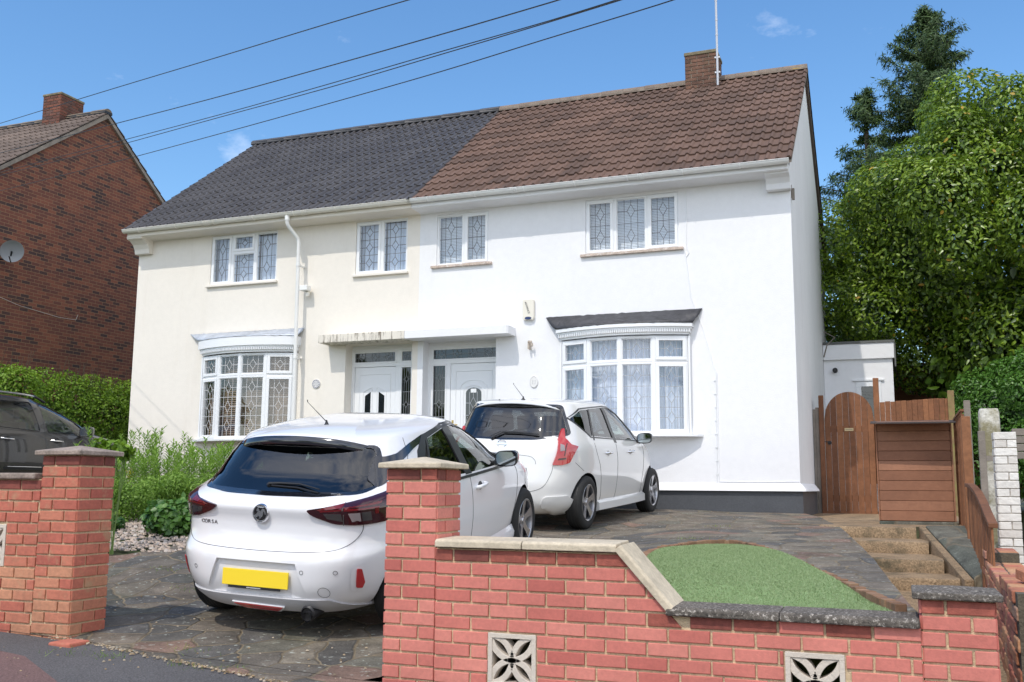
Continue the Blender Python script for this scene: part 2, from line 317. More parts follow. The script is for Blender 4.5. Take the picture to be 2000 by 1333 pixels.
# base ground reaching the horizon, below everything else
def gbase(x, y):
    if y < -1.6: return -1.35 - .045 * max(-40, min(x, 30)) * .5
    if abs(x) < 16 and y < 17: return min(gz(x, y), pave(x, y)) - .22 if x < .9 else -1.45
    return -.42 if y > 0 else -1.45
sheet('ground', [-500, -120, -50, -30, -18, -16, -14, -12, -10, -8, -6, -4, -2, 0, .9, 1.4, 4, 8, 16, 30, 50, 120, 500], [-300, -80, -30, -12, -6, -2.4, -1.6, -.4, .4, 2, 4, 6, 8, 10, 12, 14, 17, 20, 30, 60, 120, 500], gbase, m_soil)
# pavement and road
sheet('pavement', fr(-24, 10, 34), fr(-2.2, -.06, 4), lambda x, y: pave(x, y), m_asph)
def edge_line(x): return -.06 if x < -5.16 else lerp(-.04, -.34, min(1, (x + 5.16) / 1.9))
o = MB(); pl = [(-9.5, -.9), (-8, -2.1), (-4.2, -2.1), (-4.35, -.93), (-5.0, -.55), (-5.9, -.42), (-7.5, -.36)]
o.add([(x, y, pave(x, y) + .004) for x, y in pl], [tuple(range(len(pl)))]); struct(o.build('pavement_patch', m_asphr))
k = MB(); k.box(-60, 40, -2.35, -2.2, -1.5, -1.02, X=Matrix.Rotation(radians(2.0), 4, 'Y')); struct(k.build('kerb', m_ventblk))
sheet('road', fr(-120, 120, 24), [-9, -7, -2.35], lambda x, y: -1.24 - .036 * max(-40, min(40, x)), m_road)
# driveway of crazy paving (left, steep part and right, level part, as one sheet)
def mound_edge(y): return interp(y, [0, .23, 1.02, 3.43, 6.9, 8.72, 9.7], [.06, .06, -.03, -.25, -.67, -1.0, -1.3])
def drive():
    ys = fr(-.01, 9.72, 90); vs = []; fs = []; nx = 80
    for y in ys:
        xl = interp(y, [0, 2.2, 2.45, 3.1, 9.7], [-7.3, -7.25, -7.0, -6.75, -6.6]); xr = .06; me_ = mound_edge(y)
        for i in range(nx + 1):
            x = min(lerp(xl, xr, i / nx), me_); yy = max(y, .03) if x > -2.9 else y; vs.append((x, yy, gz(x, yy) + .012 * min(1, y * 3) * noise.noise(Vector((x * 1.3, y * 1.3, 0)))))
    w = nx + 1
    for j in range(len(ys) - 1):
        for i in range(nx): a = j * w + i; fs.append((a, a + 1, a + 1 + w, a + w))
    # side of the mound down to the stepped path
    base = len(vs)
    for j, y in enumerate(ys):
        v = vs[j * w + nx]; vs.append((v[0] + .01, v[1], v[2] - .75))
    for j in range(len(ys) - 1): fs.append((j * w + nx, base + j, base + j + 1, (j + 1) * w + nx))
    mb = MB(); mb.add(vs, fs); return struct(mb.build('driveway', m_crazy, smooth=True, ang=50))
drive()
# threshold slabs that ramp down from the driveway to the pavement
def thresh():
    mb = MB(); n = 24; vs = []; fs = []
    for i in range(n + 1):
        x = lerp(-5.16, -2.7, i / n); y1 = edge_line(x); wob = .02 * noise.noise(Vector((x * 6, 0, 0)))
        for (y, dz) in ((-.02, 0), (lerp(-.02, y1, .5), .012), (y1 + .03 + wob, .015), (y1 + wob, -.03)): vs.append((x, y, lerp(gz(min(x, -3.0), 0), pave(x, y) + .006, min(1, (y + .02) / (y1 + .02) if y1 != -.02 else 1)) + dz * .6))
    for i in range(n):
        for j in range(3): a = i * 4 + j; fs.append((a, a + 1, a + 5, a + 4))
    mb.add(vs, fs); struct(mb.build('driveway_threshold', m_crazy, smooth=True, ang=40))
thresh()
def chips(name, mat, pts, smin, smax, kind='stuff', flat=.6):
    """small faceted stones scattered at pts"""
    mb = MB()
    for (x, y, z) in pts:
        r = rnd(smin, smax); n = 5; a0 = rnd(0, 6.28); t = random.random(); e = rnd(.6, 1)
        lo = [(x + r * cos(a0 + 6.28 * j / n) * rnd(.8, 1.1), y + e * r * sin(a0 + 6.28 * j / n) * rnd(.8, 1.1), z) for j in range(n)]
        hi = [(x + (p[0] - x) * .65, y + (p[1] - y) * .65, z + r * flat * rnd(.7, 1.2)) for p in lo]
        mb.add(lo + hi, [tuple(n + j for j in range(n))] + [(j, (j + 1) % n, (j + 1) % n + n, j + n) for j in range(n)], t)
    o = mb.build(name, mat, smooth=True, ang=50); o['kind'] = kind; return o
gp = []
for i in range(3200):
    x, y = rnd(-8.6, -6.3), rnd(2.0, 4.2)
    if y < 2.25 + .25 * (x + 7.5) + .1 * noise.noise(Vector((x * 3, 0, 0))) + .25 or x > -6.62 + .12 * noise.noise(Vector((y * 4, 1, 0))): continue
    gp.append((x, y, gz(x, y) + .0))
chips('gravel', m_gravel, gp, .012, .034)
gp = []
for i in range(420):                       # grit and crumbs along the pavement edge
    x = rnd(-5.3, -2.7); y = edge_line(x) + random.gauss(0, .025); gp.append((x, y, pave(x, y) + .008))
for i in range(260): x, y = rnd(-6.5, -2.8), rnd(-1.2, 2.2); gp.append((x, y, (pave(x, y) if y < edge_line(x) else gz(x, y)) + .002))
m_grit = M('grit', ramp=[(.16, .11, .06), (.34, .24, .13), (.48, .40, .30), (.2, .16, .11)], rough=.95)
chips('grit', m_grit, gp, .004, .012)
# garden bed and neighbour's drive
sheet('garden_bed', fr(-13.4, -6.7, 22), fr(.4, 9.7, 26), lambda x, y: lerp(gz(x, y), -.35, .25 * sstep((-8 - x) / 2)) - .03 + .03 * noise.noise(Vector((x, y, 0))), m_soil)
sheet('neighbour_drive', fr(-17, -12.2, 8), fr(.4, 12, 12), lambda x, y: interp(y, [0, 4, 12], [-.75, -.3, -.15]), m_asph)
# path and steps to the gate
pb = MB()
pz = lambda y: interp(y, [-.06, 4.9], [-1.26, -.93])
xs_r = .72
stp = [(4.88, -.81), (5.45, -.68), (6.32, -.55), (6.95, -.42)]
vs = []; fs = []
ys = fr(.0, 4.9, 8)
for y in ys: vs += [(-.75, y, pz(y)), (xs_r, y, pz(y))]
for i in range(len(ys) - 1): a = 2 * i; fs.append((a, a + 1, a + 3, a + 2))
pb.add(vs, fs); struct(pb.build('path', m_steps))
st = thing('garden_steps', (.0, 4.9, -.93), 'four worn pebbly concrete steps climbing from the front path to the arched gate', 'steps')
for i, (y, z) in enumerate(stp):
    y2 = stp[i + 1][0] + .02 if i < 3 else 7.3; b = MB(); xr = .11 + .11 * (3 - i) + .03
    n = 14; vs = []; prof = [(y, z - .16), (y - .006, z - .03), (y + .01, z - .006), (y + .04, z), (y2, z + .004), (y2, z - .16)]
    for q in range(n + 1):
        x = lerp(-.9, xr, q / n); w = .012 * noise.noise(Vector((x * 5, i * 3, 0)))
        for (yy, zz) in prof: vs.append((x, yy + (w if yy < y + .02 else 0), zz + w * .4))
    k = len(prof); fs = [(a * k + c, a * k + c + 1, (a + 1) * k + c + 1, (a + 1) * k + c) for a in range(n) for c in range(k - 1)] + [tuple(range(k)), tuple(n * k + c for c in reversed(range(k)))]
    b.add(vs, fs); b.build('step', m_steps, st, smooth=True, ang=40)
b = MB(); b.add([(.17, 7.05, -.41), (.24, 7.05, -.41), (.58, 4.75, -.80), (.50, 4.75, -.80), (.17, 7.05, -.75), (.24, 7.05, -.75), (.58, 4.75, -1.1), (.50, 4.75, -1.1)], [(0, 1, 2, 3), (4, 7, 6, 5), (0, 3, 7, 4), (1, 5, 6, 2), (3, 2, 6, 7), (0, 4, 5, 1)])
b.build('side_kerb', m_steps, st, bevel=.008)
b = MB(); b.add([(.245, 7.1, -.40), (.72, 7.3, -.40), (.72, 4.9, -.68), (.585, 4.8, -.79), (.245, 7.1, -.9), (.72, 7.3, -.9), (.72, 4.9, -1.2), (.585, 4.8, -1.2)], [(0, 1, 2, 3), (4, 7, 6, 5), (0, 3, 7, 4), (1, 5, 6, 2), (3, 2, 6, 7), (0, 4, 5, 1)])
b.build('side_slab', m_slab, st, bevel=.01)
sheet('gate_landing', fr(-1.5, .8, 6), fr(7.2, 14, 8), lambda x, y: -.42 + .004 * (y - 7.2), m_steps)
# artificial lawn behind the low wall, with a soldier course of edging bricks
TF = [(-1.17, .19), (-1.45, .95), (-1.80, 2.15), (-1.89, 2.86), (-1.83, 3.45), (-1.66, 3.86), (-1.43, 3.95), (-1.14, 3.42), (-.85, 2.60), (-.52, 1.62), (-.24, .75), (-.05, .19)]
def smooth_poly(P, n=6):
    out = []
    for i in range(len(P) - 1):
        p0 = P[max(i - 1, 0)]; p1 = P[i]; p2 = P[i + 1]; p3 = P[min(i + 2, len(P) - 1)]
        for j in range(n):
            t = j / n; out.append(tuple(.5 * ((2 * p1[c]) + (-p0[c] + p2[c]) * t + (2 * p0[c] - 5 * p1[c] + 4 * p2[c] - p3[c]) * t * t + (-p0[c] + 3 * p1[c] - 3 * p2[c] + p3[c]) * t ** 3) for c in range(len(p1))))
    out.append(tuple(P[-1])); return out
TFS = smooth_poly(TF)
def inpoly(x, y, P):
    r = False; j = len(P) - 1
    for i in range(len(P)):
        if (P[i][1] > y) != (P[j][1] > y) and x < (P[j][0] - P[i][0]) * (y - P[i][1]) / (P[j][1] - P[i][1]) + P[i][0]: r = not r
        j = i
    return r
b = MB(); tz = lambda x, y: gR(y) + .010 + .075 * max(0, 1 - ((x + 1.15) / 1.1) ** 2) * max(0, 1 - ((y - 1.9) / 2.1) ** 2) * sstep((y - .19) / .6) + .012 * sstep((y - .19) / .3) * noise.noise(Vector((x * 2, y * 2, 3)))
g2 = [Vector(p) for p in TFS] + [Vector((x, y)) for x in fr(-1.85, -.1, 22) for y in fr(.25, 3.9, 36) if inpoly(x, y, TFS)]
v2, _e, f2, _a, _b, _c = delaunay_2d_cdt(g2, [(i, (i + 1) % len(TFS)) for i in range(len(TFS))], [tuple(range(len(TFS)))], 1, 1e-6)
b.add([(p.x, p.y, tz(p.x, p.y)) for p in v2], [tuple(f) for f in f2]); struct(b.build('artificial_lawn', m_turfb))
def blades(name, mat, n, sampler, h0, h1, w, lean=.5):
    P = []
    while len(P) < n:
        q = sampler()
        if q is not None: P.append(q)
    P = np.array(P); a = RNG.rand(n) * 6.283; h = RNG.uniform(h0, h1, n); d = np.stack([np.cos(a), np.sin(a), a * 0], 1)
    l = RNG.normal(0, lean, (n, 2)); tip = P + np.stack([l[:, 0] * h, l[:, 1] * h, h], 1)
    V = np.stack([P - d * w, P + d * w, tip], 1).reshape(-1, 3)
    return fastmesh(name, V, np.arange(n * 3).reshape(-1, 3), RNG.rand(n), mat)
def fastmesh(name, V, Fc, tint, mat):
    k = Fc.shape[1]; me = bpy.data.meshes.new(name); me.vertices.add(len(V)); me.vertices.foreach_set('co', np.ascontiguousarray(V, dtype=np.float32).ravel())
    me.loops.add(Fc.size); me.loops.foreach_set('vertex_index', np.ascontiguousarray(Fc, dtype=np.int32).ravel())
    me.polygons.add(len(Fc)); me.polygons.foreach_set('loop_start', np.arange(0, Fc.size, k, dtype=np.int32))
    at = me.attributes.new('tint', 'FLOAT', 'FACE'); at.data.foreach_set('value', np.asarray(tint, dtype=np.float32))
    me.materials.append(mat); me.update(calc_edges=True); me.validate()
    o = bpy.data.objects.new(name, me); COL.objects.link(o); return o
def ts():
    x, y = rnd(-1.9, -.05), rnd(.2, 3.95)
    return (x, y, tz(x, y) - .002) if inpoly(x, y, TFS) else None
struct(blades('lawn_pile', m_turf, 110000, ts, .006, .012, .0022, .6), 'stuff')
eb = MB(); 
for i in range(len(TFS) - 1):
    (x0, y0), (x1, y1) = TFS[i], TFS[i + 1]
    if i < 6: continue
    ln = sqrt((x1 - x0) ** 2 + (y1 - y0) ** 2); n = max(1, round(ln / .072))
    a = atan2(y1 - y0, x1 - x0)
    for j in range(n):
        t = (j + .5) / n; x, y = lerp(x0, x1, t), lerp(y0, y1, t)
        X = Matrix.Translation((x, y, gR(y) + .005)) @ Matrix.Rotation(a + rnd(-.04, .04), 4, 'Z')
        eb.box(-.033, .033, -.005, .055, -.10, .045 + rnd(-.006, .006), t=random.random(), X=X)
o = eb.build('lawn_edging', m_kerbb, bevel=.004); tag(o, 'curved row of upright brown edging bricks round the small artificial lawn', 'edging')
# =====================================================================================
#  GARDEN WALLS
# =====================================================================================
def clip(poly, n, c):
    """keep the part of a 2-D polygon where n.p <= c"""
    out = []
    for i in range(len(poly)):
        a, b = poly[i], poly[(i + 1) % len(poly)]; da = n[0] * a[0] + n[1] * a[1] - c; db = n[0] * b[0] + n[1] * b[1] - c
        if da <= 0: out.append(a)
        if (da < 0) != (db < 0) and da != db and not (da == 0 or db == 0): t = da / (da - db); out.append((a[0] + (b[0] - a[0]) * t, a[1] + (b[1] - a[1]) * t))
    return out
def brickpoly(mb, poly, X, dep=.02, jit=.0015, ch=.003, m=0):
    """one brick: outline in (u,z) pulled in 4 mm round its edge, facing -v"""
    if len(poly) < 3: return
    cx = sum(p[0] for p in poly) / len(poly); cz = sum(p[1] for p in poly) / len(poly)
    w = max(p[0] for p in poly) - min(p[0] for p in poly); h = max(p[1] for p in poly) - min(p[1] for p in poly)
    if w < .012 or h < .012: return
    j = rnd(-jit, jit); fo = -dep * .3 + j
    poly = [(p[0] + rnd(-.0016, .0016), p[1] + rnd(-.0014, .0014)) for p in poly]
    inn = [(cx + (p[0] - cx) * (1 - 2 * ch / w), cz + (p[1] - cz) * (1 - 2 * ch / h)) for p in poly]
    n = len(poly); vs = [(p[0], fo, p[1]) for p in inn] + [(p[0], fo + ch, p[1]) for p in poly] + [(p[0], .012, p[1]) for p in poly]
    fs = [tuple(range(n))] + [(i, i + n, (i + 1) % n + n, (i + 1) % n) for i in range(n)] + [(i + n, i + 2 * n, (i + 1) % n + 2 * n, (i + 1) % n + n) for i in range(n)]
    mb.add(vs, fs, t=min(1, max(0, random.random() ** .8 * TB[0] + (TB[1] if cz < -.55 else 0) * random.random())), X=X, m=m)
def bricks(mb, X, u0, u1, z0, z1, off=0, holes=(), clips=(), zc=-.66, J=.0125, L_=.2125, H=.0625, wob=.0, irregular=True, dirty=False):
    """running bond between u0 and u1; course joints hang from z1 downward"""
    nz = int((z1 - z0) / (H + J)) + 1
    for r in range(nz):
        zt = z1 - r * (H + J) - J * .5; zb = zt - H
        if zb < z0 - .05: break
        u = u0 - (L_ + J) * (.5 if (r + off) % 2 else 0) + J * .5
        while u < u1:
            Lb = L_
            if irregular and random.random() < .05: Lb = L_ * .75
            a, b = max(u, u0 + J * .2), min(u + Lb, u1 - J * .2)
            if b - a > .02:
                polys = [[(a, zb), (b, zb), (b, zt), (a, zt)]]
                for (h0, h1, hz0, hz1) in holes:
                    q = []
                    for p in polys:
                        pa, pb, pc, pd = p[0][0], p[1][0], p[0][1], p[2][1]
                        if pb <= h0 or pa >= h1 or pd <= hz0 or pc >= hz1: q.append(p); continue
                        if pa < h0 - .02: q.append([(pa, pc), (h0 - J * .6, pc), (h0 - J * .6, pd), (pa, pd)])
                        if pb > h1 + .02: q.append([(h1 + J * .6, pc), (pb, pc), (pb, pd), (h1 + J * .6, pd)])
                    polys = q
                for p in polys:
                    for (n, c, cond) in clips:
                        if cond(p): p = clip(p, n, c)
                        if len(p) < 3: break
                    else: brickpoly(mb, p, X, m=int(dirty and (r == 0 or (dirty == 2 and zt > -.72 and p[0][0] > -1.3 and max(q[1] for q in p) > -.74 and random.random() < .8))))
            u += Lb + J
TB = [1, 0]
def frontX(y=0): return Matrix.Translation((0, y, 0))
def rightX(x): return Matrix(((0, -1, 0, x), (1, 0, 0, 0), (0, 0, 1, 0), (0, 0, 0, 1)))      # (u,v,z) -> (x - v, u, z): facing +x
def leftX(x): return Matrix(((0, 1, 0, x), (-1, 0, 0, 0), (0, 0, 1, 0), (0, 0, 0, 1)))       # faces -x, u runs along -y
def vent(parent, x0, zt, s=.285, y=-.004):
    b = MB(); e = .026; d = .085
    b.box(x0, x0 + s, y, y + d, zt - e, zt); b.box(x0, x0 + s, y, y + d, zt - s, zt - s + e)
    b.box(x0, x0 + e, y, y + d, zt - s + e, zt - e); b.box(x0 + s - e, x0 + s, y, y + d, zt - s + e, zt - e)
    c = (x0 + s / 2, zt - s / 2); R = s / 2 - e * .5
    for sx in (-1, 1):
        for sz in (-1, 1):
            for side in (-1, 1):
                P = []
                for i in range(11):
                    t = i / 10; bu = side * .19 * sin(pi * t) ** .8; P.append((c[0] + R * (sx * t - sz * bu * sx * sz * 1.0 * 1), c[1] + R * (sz * t + sz * bu)))
                hw = .0165
                for i in range(10):
                    (xa, za), (xb, zb) = P[i], P[i + 1]; dx, dz = xb - xa, zb - za; l = sqrt(dx * dx + dz * dz); nx, nz = -dz / l * hw, dx / l * hw; ex, ez = dx / l * .004, dz / l * .004
                    q = [(xa + nx - ex, za + nz - ez), (xa - nx - ex, za - nz - ez), (xb - nx + ex, zb - nz + ez), (xb + nx + ex, zb + nz + ez)]
                    yy = y + .006 + .0004 * ((i + (side > 0) * 3) % 5)
                    b.prism(q, yy, y + d - .004, 'y')
    o = b.build('vent_block', m_ventblk, parent, bevel=.002)
    return o
def cap(parent, x0, x1, y0, y1, z, th=.030, ov=.042, pk=.040, mat=m_stonecap):
    b = MB(); X0, X1, Y0, Y1 = x0 - ov, x1 + ov, y0 - ov, y1 + ov; cx, cy = (x0 + x1) / 2, (y0 + y1) / 2; r = .012
    vs = [(X0, Y0, z), (X1, Y0, z), (X1, Y1, z), (X0, Y1, z), (X0, Y0, z + th), (X1, Y0, z + th), (X1, Y1, z + th), (X0, Y1, z + th), (cx - r, cy, z + th + pk), (cx + r, cy, z + th + pk)]
    fs = [(3, 2, 1, 0), (0, 1, 5, 4), (1, 2, 6, 5), (2, 3, 7, 6), (3, 0, 4, 7), (4, 5, 9, 8), (5, 6, 9), (6, 7, 8, 9), (7, 4, 8)]
    b.add(vs, fs); return b.build('cap', mat, parent, bevel=.006, seg=2)
def pier(parent, x0, x1, ztop, zbot, side_mat, mat, capm, off=0, leftface=True, capkw={}):
    s = x1 - x0; b = MB(); m_ = MB()
    m_.box(x0 + .006, x1 - .006, .006, s - .006, zbot, ztop)
    bricks(b, frontX(), x0, x1, zbot, ztop, off, irregular=False, L_=.211, dirty=1)
    bricks(b, rightX(x1), 0, s, zbot, ztop, off + 1, irregular=False, L_=.211, dirty=1)
    if leftface: bricks(b, Matrix(((0, 1, 0, x0), (1, 0, 0, 0), (0, 0, 1, 0), (0, 0, 0, 1))), 0, s, zbot, ztop, off, irregular=False, L_=.211)
    p = b.build('pier', [mat, m_brickd], parent)
    m_.build('mortar', m_mort, p); cap(p, x0, x1, 0, s, ztop, mat=capm, **capkw); return p
# --- right-hand garden wall
gw = thing('garden_wall', (-1.2, .1, -1.2), 'low salmon red brick front wall with sloping buff coping and flower pattern vent blocks between two piers', 'wall')
pier(gw, -2.85, -2.522, .105, -1.35, None, m_brick, m_stonecap, 0)
b = MB(); k = (-.66 + .35) / (-1.16 + 1.44); n = (-k, 1.0); c = -k * -1.44 + -.345
bricks(b, frontX(), -2.522, .06, -1.40, -.352, 1, holes=[(-2.19, -1.905, -1.092, -.807), (-.58, -.295, -1.092, -.807)], dirty=2, clips=[(n, c, lambda p: max(q[1] for q in p) > -.66 and max(q[0] for q in p) < -1.0), ((0, 1), -.655, lambda p: min(q[0] for q in p) > -1.20 or (max(q[0] for q in p) > -1.1))])
w = b.build('brickwork', [m_brick, m_brickd], gw)
b = MB(); b.prism([(-2.52, -1.4), (-1.905 - .285, -1.4), (-2.19, -.352), (-2.52, -.352)], .006, .21); 
b.prism([(-2.19, -.807), (-1.905, -.807), (-1.905, -.352), (-2.19, -.352)], .006, .21); b.prism([(-2.19, -1.4), (-1.905, -1.4), (-1.905, -1.092), (-2.19, -1.092)], .006, .21)
b.prism([(-1.905, -1.4), (-1.445, -1.4), (-1.445, -.352), (-1.905, -.352)], .006, .21)
b.prism([(-1.445, -1.4), (-1.165, -1.4), (-1.165, -.667), (-1.445, -.357)], .006, .21)
b.prism([(-1.165, -1.4), (-.58, -1.4), (-.58, -.665), (-1.165, -.665)], .006, .21); b.prism([(-.58, -.807), (-.295, -.807), (-.295, -.665), (-.58, -.665)], .006, .21)
b.prism([(-.58, -1.4), (-.295, -1.4), (-.295, -1.092), (-.58, -1.092)], .006, .21); b.prism([(-.295, -1.4), (.062, -1.4), (.062, -.665), (-.295, -.665)], .006, .21)
b.build('mortar', m_mort, w)
vent(gw, -2.19, -.807); vent(gw, -.58, -.807)
b = MB(); b.box(-2.2, -.28, .205, .215, -1.2, -.75); b.build('cavity_back', m_soil, w)
b = MB(); prof = [(-.035, -.345), (-.035, -.312), (-.018, -.300), (.235, -.292), (.25, -.300), (.25, -.345)]
for (xa, xb) in ((-2.515, -1.985), (-1.980, -1.440)): b.add([(xa, p[0], p[1]) for p in prof] + [(xb, p[0], p[1]) for p in prof], [tuple(range(6)), tuple(range(11, 5, -1))] + [(i, i + 6, (i + 1) % 6 + 6, (i + 1) % 6) for i in range(6)])
ang = atan2(-.31, .28); X = Matrix.Translation((-1.437, 0, -.338)) @ Matrix.Rotation(-ang, 4, 'Y'); ln = sqrt(.31 ** 2 + .28 ** 2)
b.add([X @ Vector((xa, p[0], p[1] + .338)) for xa in (-.012, ln + .004) for p in prof], [tuple(range(6)), tuple(range(11, 5, -1))] + [(i, i + 6, (i + 1) % 6 + 6, (i + 1) % 6) for i in range(6)])
b.build('coping', m_stonecap, gw, bevel=.005, seg=2)
b = MB(); prof = [(-.04, -.66), (-.04, -.628), (-.02, -.615), (.20, -.607), (.225, -.62), (.225, -.66)]
for (xa, xb) in ((-1.175, -.60), (-.597, .056)): b.add([(xa, p[0], p[1]) for p in prof] + [(xb, p[0], p[1]) for p in prof], [tuple(range(6)), tuple(range(11, 5, -1))] + [(i, i + 6, (i + 1) % 6 + 6, (i + 1) % 6) for i in range(6)])
b.build('coping', m_conc, gw, bevel=.008, seg=2, label='dark pebbly lower coping')
pier(gw, .062, .39, -.52, -1.45, None, m_brick, m_conc, 1, capkw=dict(th=.032, ov=.035, pk=.022))
# --- left-hand garden wall (its lower bricks are the paler, tan ones)
TB[:] = [.75, .8]
lw = thing('garden_wall', (-5.4, .1, -1.0), 'low weathered red brick wall ending in a square pier left of the driveway', 'wall')
pier(lw, -5.54, -5.212, .195, -1.14, None, m_brick_w, m_pinkcap, 1)
b = MB(); bricks(b, frontX(), -8.2, -5.54, -1.14, .028, 0, dirty=1, holes=[(-6.115, -5.83, -.57, -.285)])
w = b.build('brickwork', [m_brick_w, m_brickd], lw)
b = MB(); b.box(-8.2, -6.115, .006, .21, -1.2, .028); b.box(-5.83, -5.536, .006, .21, -1.2, .028); b.box(-6.115, -5.83, .006, .21, -.285, .028); b.box(-6.115, -5.83, .006, .21, -1.2, -.57); b.build('mortar', m_mort, w)
vent(lw, -6.115, -.285)
b = MB(); b.box(-8.2, -6.62, -.035, .25, .03, .072); b.box(-6.615, -5.57, -.035, .25, .03, .072); b.build('coping', m_pinkcap, lw, bevel=.01, seg=2)
b = MB(); b.box(-5.16, -4.98, -.12, .06, -1.12, -1.008, X=Matrix.Rotation(.02, 4, 'Z')); tag(b.build('loose_brick', m_brick_w, bevel=.012, seg=2), 'red brick laid in the ground at the foot of the left driveway pier', 'brick')

TB[:] = [1, 0]
# =====================================================================================
#  RIGHT SIDE: gate, fences, store, neighbour's wall
# =====================================================================================
def boards(mb, axis, a0, a1, z0, ztop, y, th=.018, w=.10, gap=.004, jit=.0, X=None):
    a = a0
    while a < a1 - .01:
        e = min(a + w - gap, a1)
        zt = (lambda u: ztop(u)) if callable(ztop) else (lambda u: ztop)
        j = rnd(-jit, jit); n = 4; P = [(a, z0), (e, z0)] + [(lerp(e, a, i / n), zt(lerp(e, a, i / n)) + j) for i in range(n + 1)]
        mb.prism(P, y + rnd(0, .003), y + th, axis, t=random.random(), X=X); a += w
GY = 12.3
g = thing('garden_gate', (-.7, GY, -.42), 'tall round-topped brown boarded gate beside the white house', 'gate')
gx0, gx1 = -1.15, -.365; gc = (gx0 + gx1) / 2; gr = (gx1 - gx0) / 2
b = MB(); boards(b, 'y', gx0, gx1, -.40, lambda u: 1.17 + sqrt(max(0, gr * gr - (u - gc) ** 2)) * 1.15, GY, w=.0985, gap=.003); b.build('boards', m_wood, g, bevel=.002)
b = MB(); b.box(gx0 + .01, gx1 - .01, GY + .022, GY + .05, -.2, -.1); b.build('rail', m_wood, g); b = MB(); b.box(gx0 + .01, gx1 - .01, GY + .022, GY + .05, .95, 1.05); b.build('rail', m_wood, g)
b = MB(); b.lathe([(.032, GY - .012), (.032, GY - .002)], 16, 'y', (gx0 + .07, 0, .77)); b.tube([(gx0 + .07 - .025, GY - .02, .77), (gx0 + .095, GY - .02, .77)], .008); b.tube([(gx0 - .02, GY - .008, .79), (gx0 + .06, GY - .008, .79)], .006); b.build('latch', m_black, g)
b = MB(); b.box(gc - .075, gc + .065, GY - .008, GY - .001, .965, 1.013); o = b.build('name_plate', M('aged_brass', (.62, .50, .28), .5, metal=.2), g, bevel=.001)
b = MB()
for i in range(7): x = gc - .055 + i * .016; b.box(x, x + .008, GY - .0095, GY - .0075, .98, .998)
b.build('lettering', m_letter, o)
b = MB(); b.box(-1.335, -1.297, GY, GY + .05, -.5, 1.34); b.box(-1.295, -1.238, GY + .004, GY + .022, -.45, 1.37, t=.2); tag(b.build('board_fence', [m_woodold], bevel=.003), 'narrow strip of old boards filling the gap between house corner and gate', 'fence')
b = MB(); b.box(-1.235, -1.157, GY - .03, GY + .05, -.5, 1.57, t=.3); tag(b.build('gate_post', m_wood, bevel=.004), 'brown post on the house side of the arched gate', 'post', 'gate posts')
b = MB(); b.box(-.355, -.265, GY - .03, GY + .05, -.5, 1.84, t=.8); tag(b.build('gate_post', m_wood, bevel=.004), 'taller brown post right of the arched gate', 'post', 'gate posts')
f_ = thing('board_fence', (.3, GY, -.42), 'brown vertical board fence rising behind the log store', 'fence')
b = MB(); boards(b, 'y', -.262, .775, -.42, lambda u: 1.44 + .04 * (u + .23), GY + .01, w=.083, gap=.003, jit=.006); b.build('boards', m_wood, f_, bevel=.002)
b = MB(); b.box(.777, .875, GY - .02, GY + .06, -.42, 1.60, t=.1); b.build('post', M('mossy_post', (.25, .17, .08), .9, var=.3, vs=8, stain=((.20, .24, .06), 6, .5, .6)), f_, bevel=.004)
b = MB(); b.box(.93, 1.02, 10.9, 10.98, -.4, 1.32); tag(b.build('fence_post', m_woodold, bevel=.005), 'grey weathered post behind the corner of the brown fence', 'post')
# log store
SY = 7.85
s_ = thing('garden_store', (.16, SY, -.38), 'brown timber store box with horizontal boards and a thin dark lid', 'store')
b = MB(); z = -.375
while z < .74: b.box(-.245, .585, SY, SY + .02, z, z + .117, t=random.random()); z += .121
b.build('front_boards', m_woodp, s_, bevel=.004)
b = MB(); b.box(-.262, -.247, SY - .01, SY + .7, -.375, .80); b.box(.587, .605, SY - .01, SY + .7, -.375, .80); b.box(-.24, .58, SY + .68, SY + .70, -.375, .78); b.build('side_panel', m_woodp, s_)
b = MB(); b.add([(-.31, SY - .33, .785), (.64, SY - .35, .78), (.67, SY + .75, .87), (-.33, SY + .75, .87), (-.31, SY - .33, .80), (.64, SY - .35, .795), (.67, SY + .75, .885), (-.33, SY + .75, .885)], [(0, 3, 2, 1), (4, 5, 6, 7), (0, 1, 5, 4), (1, 2, 6, 5), (2, 3, 7, 6), (3, 0, 4, 7)]); b.build('lid', M('dark_felt', (.06, .045, .04), .8, var=.2), s_)
b = MB(); b.box(-.26, .62, SY - .05, SY + .25, -.43, -.382); b.build('base_slab', m_slab, s_, bevel=.006)
# trellis and posts along the right boundary
t_ = thing('trellis', (.68, 7.2, -.42), 'brown square trellis panel beside the store, seen almost edge on', 'trellis')
b = MB(); y0, y1 = 6.75, 8.4
for i in range(13): y = lerp(y0, y1, i / 12); b.box(.655, .672, y - .012, y + .012, -.55, .86 + .02 * (i / 12), t=random.random())
for i in range(12): z = lerp(-.5, .82, i / 11); b.box(.672, .686, y0 - .02, y1 + .02, z - .012, z + .012, t=random.random())
b.build('lattice', m_wood, t_); b = MB(); b.box(.648, .69, y0 - .03, y1, .86, .885); b.build('rail', m_wood, t_)
b = MB(); b.box(.635, .725, 6.36, 6.45, -.85, .78, t=.9); tag(b.build('trellis_post', m_wood, bevel=.004), 'tall sawn brown post at the near end of the trellis', 'post')
pf = thing('picket_fence', (.66, 5.0, -.8), 'short brown picket fence with a curved top rail beside the steps', 'fence')
def ptop(y): return interp(y, [3.5, 3.9, 4.4, 5.0, 5.7, 6.3], [-.27, -.20, -.10, -.01, .045, .06])
ys = fr(3.55, 6.2, 15)
